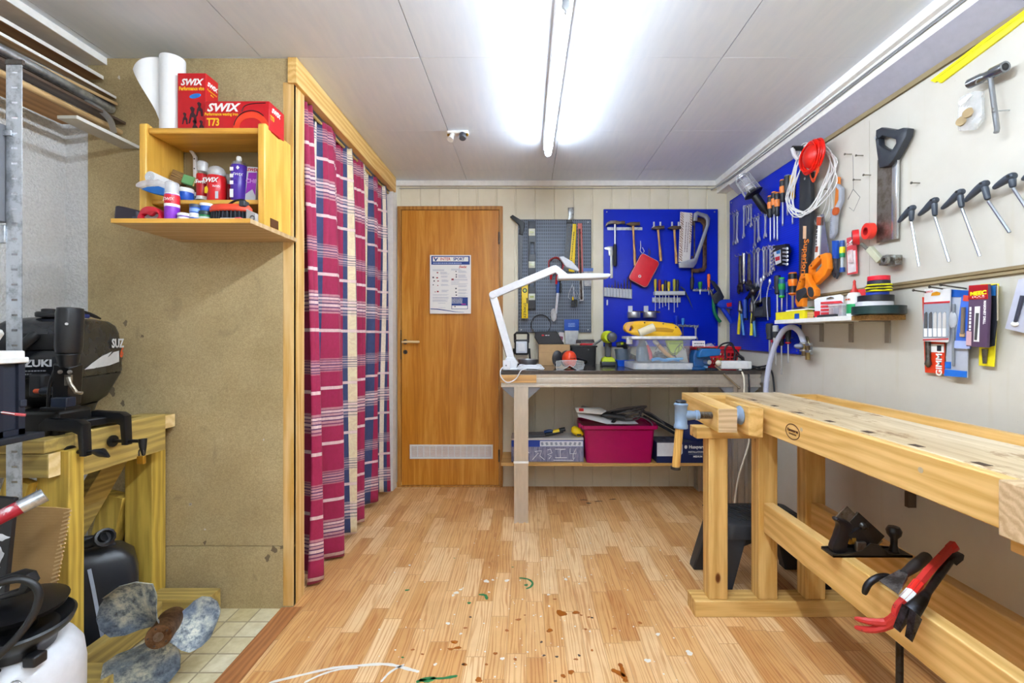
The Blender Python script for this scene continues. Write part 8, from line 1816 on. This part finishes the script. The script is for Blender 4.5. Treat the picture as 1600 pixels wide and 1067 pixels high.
# hose and regulator
t = thing('clear_hose', 'milky clear hose arching from the brass valve down behind the workbench', 'hose', on_x(1215,545,1.43)); q = lambda u, v, x: on_x(u, v, x) - t.location
G().tube(smooth_path([q(1256.5,538,1.455), q(1250,520,1.44), q(1238,511,1.43), q(1224,517,1.42), q(1211,540,1.41), q(1202,570,1.40), q(1197,605,1.39), q(1198,640,1.385), q(1200,700,1.385)],6),.0145,12).build('tube', plain('C2C6DA', .3, var=.02), t)
t = thing('gas_valve', 'brass and steel valve with clamps on the wall below the white shelf', 'valve', on_x(1259,545,1.445)); q = lambda u, v, x: on_x(u, v, x) - t.location
g = G(); g.cyl(q(1257,536,1.452), q(1257,556,1.452),.014, n=12); g.cyl(q(1262,540,1.45), q(1262,562,1.45),.011, n=12); g.build('brass_body', metal('old_brass', 'A08A58', .4,.3), t); g = G()
for v_ in (538,549): g.lathe([(.016,0),(.02,.003),(.02,.010),(.016,.013)], q(1256, v_, 1.452),(0,0,1),14); g.box(q(1264, v_, 1.44),(.02,.03,.012)); g.cyl(q(1262, v_, 1.44), q(1268, v_ - 1,1.44),.005, n=8)
g.build('hose_clamps', STEEL, t); g = G(); g.ball(q(1248,541,1.43),(.02,.03,.014),14); g.build('handwheel', plain('8A90A4', .4), t); g = G(); g.beam(q(1260,527,1.47), q(1262,540,1.47),.006,.012,(1,0,0)); g.tube(smooth_path([q(1257,527,1.47), q(1262,527,1.47), q(1264,540,1.46)],4),.004,6); g.build('wire_clip', metal('clip', 'A9A48A', .4), t); (lambda p: G().span((p.x - .004, p.y - .012, p.z - .02),(1.4995 - t.location.x, p.y + .012, p.z + .02)).build('wall_plate', GALV, t))(q(1259,548,1.47))
# ================================================================== WORKBENCH
BW = wood('bench_beech', 'E4BE7C', 'C6984C', 'Y', 1.1,.45, False); BZ = wood('bench_pine_upright', 'E2BC76', 'C09044', 'Z', 1.2,.45); BX = wood('bench_pine_across', 'E2BC76', 'C09044', 'X', 1.2,.45)
k = N('bench_top'); v = k.coord(); n1 = k.noise(k.mapping(v, (1,.1,1)),22,4,.6,1); n2 = k.noise(k.mapping(v, (1,.6,1)),16,5,.7); sx = k.n('ShaderNodeSeparateXYZ'); k.l(v, sx.inputs[0])
st_ = k.math('FLOOR', k.math('DIVIDE', sx.outputs[0],.045)); wn = k.n('ShaderNodeTexWhiteNoise', noise_dimensions='1D'); k.l(st_, wn.inputs['W'])
c = k.ramp(k.math('ADD', k.math('MULTIPLY', n1,.75), k.math('MULTIPLY', wn.outputs['Value'],.25)),[(.3, 'B49C78'),(.5, 'CDB996'),(.7, 'DCCBB0')]); c = k.mix(.8, c, k.ramp(n2,[(.56, 'FFFFFF'),(.64, 'C0A484'),(.70, '7E6044')]), 'MULTIPLY'); k.base(c); BT = k.set(.55)
END = wood('bench_end_grain', 'D2B690', 'AE9068', 'X', 2,.6, False)
t = thing('workbench', 'large wooden joiner workbench with a shoulder vise along the right wall', 'workbench', (1.1,1.4,0)); ox, oy = 1.1,1.4; ZT = .85
def bp(nm, a, b, m, par=None, bev=.003): return G().span((a[0] - ox, a[1] - oy, a[2]),(b[0] - ox, b[1] - oy, b[2])).build(nm, m, par or t, bev=bev)
bp('slab', (.953,.10,.79),(1.235,2.18, ZT), BT); ap = bp('apron', (.925,.86,.747),(.9525,2.08, ZT - .001), BW)
bp('tray_floor', (1.2352,.10,.79),(1.40,2.15,.805), BW); bp('tray_rail', (1.40,.10,.76),(1.425,2.18,.842), BW); bp('tray_end', (1.2352,2.155,.79),(1.3995,2.18,.842), BX)
tv = bp('tail_vise', (.905,.10,.742),(.9525,.8595, ZT), END); bp('tail_vise_jaw', (.955,.10,.70),(1.05,.885,.741), BW)
dg = plain('3A2614', .7); bp_ = None
for i in range(8): bp('dog_hole', (.966,1.905 - .16*i, ZT - .001),(.986,1.935 - .16*i, ZT + .0006), dg, None, 0)
for y_, z_ in ((1.505,.83),(1.05,.83)): G().cyl((.925 - ox, y_ - oy, z_ - .02),(.9242 - ox, y_ - oy, z_ - .02),.007, n=12).build('apron_screw', plain('B8A98A', .3), t)
# brand mark burnt in the apron
BR = plain('4A2408', .7); cx, cy, cz = .9247 - ox, 1.555 - oy, .792
g = G(); g.tube([(cx, cy - .040*math.cos(a), cz + .026*math.sin(a)) for a in [2 * PI * i/32 for i in range(32)]],.0016,5, True); g.build('brand_oval', BR, t)
letters([('Hammaren', .015,(cx, cy, cz + .004),(0,-1,0),(0,0,1), {'bold': .0005, 'th': .001, 'sx': .95}),('SWEDEN', .009,(cx, cy, cz - .009),(0,-1,0),(0,0,1), {'th': .001, 'sx': 1.2})], BR, t)
# shoulder vise
arm = G().add([(p[0] - ox, p[1] - oy, z) for z in (.757, ZT) for p in ((.728,1.70),(.802,1.70),(.835,2.18),(.757,2.18))],[(3,2,1,0),(4,5,6,7),(0,1,5,4),(1,2,6,5),(2,3,7,6),(3,0,4,7)]).build('vise_arm', BW, t, bev=.003)
G().add([(p[0] - ox, p[1] - oy, z) for z in (.7585, ZT - .0015) for p in ((.730,1.6985),(.800,1.6985),(.800,1.7),(.730,1.7))],[(3,2,1,0),(4,5,6,7),(0,1,5,4),(1,2,6,5),(2,3,7,6),(3,0,4,7)]).build('arm_end_grain', END, t)
bp('vise_bridge', (.836,2.08,.757),(.9525,2.18, ZT), BX)
jw = G().prism([(.845 - ox, .745),(.900 - ox, .738),(.902 - ox, .848),(.87 - ox, .852),(.845 - ox, .856)],1.70 - oy, 1.86 - oy).build('vise_jaw', BW, t, bev=.003)
VG = plain('7C90A8', .4); zs = .812; ys = 1.765 - oy
g = G(); g.cyl((.61 - ox, ys, zs),(.862 - ox, ys, zs),.0125, n=16)
for i in range(16): g.lathe([(.0125,0),(.0145,.0025),(.0125,.005)],(.672 - ox + .0054*i, ys, zs),(1,0,0),14)
g.build('vise_screw', metal('screw_steel', '6E6A66', .35,.2), t)
g = G(); g.lathe([(.0,0),(.034,0),(.038,.004),(.034,.010),(.018,.018),(.013,.03)],(.846 - ox, ys, zs),(-1,0,0),24); g.build('vise_washer', VG, t)
g = G(); g.lathe([(.018,-.052),(.027,-.05),(.027,-.038),(.024,-.034),(.024,.034),(.027,.038),(.027,.045),(.018,.05)],(.61 - ox, ys, zs),(0,0,1),24); g.lathe([(.02,0),(.020,.03),(.016,.055),(.020,.058),(.020,.07)],(.61 - ox, ys, zs),(1,0,0),20); g.build('vise_head', VG, t)
G().lathe([(0,.05),(.02,.05),(.021,.056),(.016,.060),(0,.06)],(.61 - ox, ys, zs),(0,0,1),20).build('handle_top', plain('1E232C', .4), t)
G().cyl((.604 - ox, ys, zs - .05),(.590 - ox, ys, zs - .205),.0155, n=16).build('vise_handle', wood('handle_beech', 'D8AC62', 'B98A40', 'Z', 3,.4, False), t); G().lathe([(.0,0),(.020,0),(.02,.010),(.0,.011)],(.590 - ox, ys, zs - .212),(0,0,1),18).build('handle_cap', plain('2A2622', .5), t)
# leg frames
for y0, nm in ((1.79, 'far'),(.42, 'near')):
    bp('foot', (.675, y0,0),(1.40, y0 + .085,.064), BX)
    for x0, x1 in ((.735,.812),(.935,1.012),(1.125,1.205)): bp('post', (x0, y0 + .012,.064),(x1, y0 + .072,.745 if x0 > .8 else .712), BZ)
    if nm == 'far': bp('crossbar', (.683, y0 + .004,.7125),(.934, y0 + .08,.756), BX)
    else: bp('crossbar', (.683, y0 + .004,.7125),(.934, y0 + .08,.74), BX)
bp('top_bearer', (1.013,1.80,.746),(1.40,1.86,.79), BX)
bp('front_stretcher', (.955,.505,.335),(.995,1.801,.455), BW); bp('rear_stretcher', (1.145,.505,.335),(1.185,1.801,.455), BW)
# ---- plane
t = thing('hand_plane', 'black and steel hand plane lying across the two bench stretchers', 'plane', (1.045,1.38,.4556))
PL = plain('1A1618', .3)
g = G(); g.prism([(-.118,0),(.122,0),(.122,.006),(.05,.012),(.02,.038),(-.005,.042),(-.03,.02),(-.07,.012),(-.118,.008)],-.028,-.024); g.prism([(-.118,0),(.122,0),(.122,.006),(.05,.012),(.02,.038),(-.005,.042),(-.03,.02),(-.07,.012),(-.118,.008)],.024,.028); g.span((-.118,-.028,0),(.122,.028,.005)); g.build('sole', plain('38342F', .35,.6), t)
g = G(); g.plate([[(-.105,.005),(-.065,.006),(-.06,.03),(-.045,.085),(-.05,.096),(-.075,.108),(-.098,.108),(-.088,.09),(-.095,.06)]],.026,0,.008, True); g.build('tote', PL, t)
g = G(); g.lathe([(.014,0),(.009,.02),(.010,.04),(.019,.052),(.021,.064),(.015,.075),(0,.078)],(.088,0,.006),(0,0,1),20); g.build('knob', PL, t)
g = G(); g.beam((.035,0,.02),(-.075,0,.128),.05,.004,(0,1,0)); g.build('iron', metal('plane_iron', '9A948A', .35,.2), t)
g = G(); g.beam((.04,0,.035),(-.04,0,.108),.05,.008,(0,1,0)); g.ball((-.008,0,.085),(.016,.014,.014),12); g.build('lever_cap', plain('26221F', .3), t); g = G(); g.beam((.0,0,.006),(-.045,0,.072),.04,.03,(0,1,0)); g.build('frog', plain('121012', .4), t)
G().cyl((-.052,0,.045),(-.040,0,.045),.017, n=20).build('adjuster_nut', BRASS, t); G().box((-.03,-.02,.03),(.03,.012,.03)).build('yoke', DSTEEL, t, bev=.003)
# ---- pry bars over the stretchers
t = thing('hooked_bar', 'black hooked wrecking bar hanging over the front stretcher', 'pry bar', (.975,1.213,.455)); BKI = metal('black_iron', '3A3B40', .4,.2, '2A241E')
G().tube(smooth_path([(-.06,.0,-.030),(-.048,.0,-.002),(-.02,0,.016),(.012,0,.014),(.032,0,-.02),(.036,0,-.12),(.036,0,-.30),(.036,-.0,-.40)],5),[.005,.007,.008] + [.0088]*28 + [.0088]*5,10).build('bar', BKI, t)
G().tube([(.036,0,-.385),(.036,0,-.452)],[.0125,.008],10).build('bare_tip', DSTEEL, t)
t = thing('flat_chisel', 'dark bolster chisel with wide worn blade lying across the stretchers', 'chisel', (1.0,1.205,.47)); q = lambda u, v, x: on_x(u, v, x) - t.location
a_, b_, c_ = q(1388,918,.915), q(1412,897,.975), q(1449,869,1.12)
g = G(); d1 = Vector((0,-.030,0)); d2 = Vector((0,-.013,0)); up = Vector((0,0,.006)); g.loft([[a_ + d1, a_ - d1, a_ - d1 + up*.3, a_ + d1 + up*.3],[b_ + d2 - up, b_ - d2 - up, b_ - d2 + up, b_ + d2 + up]]); g.build('blade', metal('worn_chisel', '8A8A8C', .4,.3, '4A4644'), t)
g = G(); g.tube([b_, b_.lerp(c_, .4), b_.lerp(c_, .95), c_],[.010,.0135,.0140,.010],12); g.build('handle', plain('2E2C2C', .45), t)
t = thing('red_pry_bar', 'red painted crowbar with forked hook and a white band', 'pry bar', (1.0,1.17,.46)); q = lambda u, v, x: on_x(u, v, x) - t.location; RP = N('chipped_red'); v = RP.coord(); RP.base(RP.mix(RP.ramp(RP.noise(v, 40,5,.7),[(.60, '000000'),(.66, 'FFFFFF')]), 'B82A26', '3A2622')); RPM = RP.set(.4)
pts = [q(1400,966,.915), q(1402,950,.92), q(1412,938,.935), q(1424,925,.96), q(1450,893,1.03), q(1483,858,1.14)]
LP = smooth_path(pts, 4); g = G(); g.tube(LP, .0112,6); g.build('shaft', RPM, t)
g = G(); g.tube([pts[-1], q(1490,853,1.155), q(1497,858,1.165)],[.0112,.014,.005],6); g.build('flat_end', RPM, t)
for dv in (0,14): g = G(); g.tube(smooth_path([q(1402,962 + dv*.3,.915), q(1385,972 + dv*.4,.905), q(1360,971 + dv*.9,.875), q(1336,966 + dv, .855)],4),[.012,.012,.011,.011,.010,.010,.009,.009,.008,.008,.007,.006,.004],8); g.build('claw', RPM, t)
G().tube(LP[8:13],.0125,6).build('white_band', PAPER, t)
G().tube(LP[12:15],.0122,6).build('bright_red_band', plain('E02A20', .4), t)
t = thing('nail_puller', 'dark steel nail puller with notched claw, nearest bar on the stretcher', 'pry bar', (1.0,1.13,.46)); q = lambda u, v, x: on_x(u, v, x) - t.location
p0, p1, p2, p3 = q(1411,992,.90), q(1425,955,.925), q(1440,938,.95), q(1484,876,1.13)
g = G(); g.tube([p1, p2, p2.lerp(p3,.2), p3],[.018,.013,.0085,.0095],10); g.build('shaft', BKI, t); n_ = Vector((0,1,0)); e = (p0 - p1).normalized(); up = Vector((-.007,0,.007))
def cl(a, b): return [p0 + n_*a, p0 + n_*b, p0 + n_*b + up*.4, p0 + n_*a + up*.4]
for s_ in (-1,1): g = G(); g.loft([[p1 + n_*(s_*.020) - up, p1 + n_*(s_*.001) - up, p1 + n_*(s_*.001) + up, p1 + n_*(s_*.020) + up],[p0 + n_*(s_*.026), p0 + n_*(s_*.008), p0 + n_*(s_*.008) + up*.4, p0 + n_*(s_*.026) + up*.4]]); g.build('claw', metal('worn_claw', '5E6068', .35,.3, '2E2A28'), t)
g = G(); d_ = (p3 - p2).normalized(); g.loft([[p3 + n_*a + up*b for a, b in ((-.012,-1),(.012,-1),(.012,1),(-.012,1))],[p3 + d_*.04 + n_*a + up*b for a, b in ((-.019,-.9),(.019,-.9),(.019,.9),(-.019,.9))],[p3 + d_*.06 + n_*a + up*b for a, b in ((-.02,-.3),(.02,-.3),(.02,.3),(-.02,.3))]]); g.build('flat_end', BKI, t)
# ---- step stool
t = thing('step_stool', 'dark grey plastic step stool behind the workbench legs', 'step stool', (1.06,2.06,0)); SG = plain('2C2F34', .5)
g = G(); g.loft([rr4(.39,.26,.245,.03), rr4(.385,.255,.30,.03), rr4(.365,.235,.312,.03)]); g.build('top', SG, t, sharp=50)
g = G()
for i in range(15): g.box((-.165 + .0235*i, .0,.313),(.006,.20,.005),(0,0,.5))
g.build('tread_ribs', plain('3A3D42', .6), t)
for sx_ in (-1,1):
    for sy_ in (-1,1):
        def lr(z, o_, w_): 
            cx_2, cy_2 = sx_*(.15 + o_), sy_*(.085 + o_*.5); return [(cx_2 + a*w_, cy_2 + b*w_*.8, z) for a, b in ((-1,-1),(1,-1),(1,1),(-1,1))]
        G().loft([lr(0,.07,.036), lr(.02,.068,.036), lr(.25,.0,.046)]).build('leg', SG, t, bev=.006)
for sy_ in (-1,1): G().plate([[(-.15,.25),(.15,.25),(.15,.17),(.11,.205),(.06,.225),(-.06,.225),(-.11,.205),(-.15,.17)]],.01, sy_*.10,.002).build('arch', SG, t)
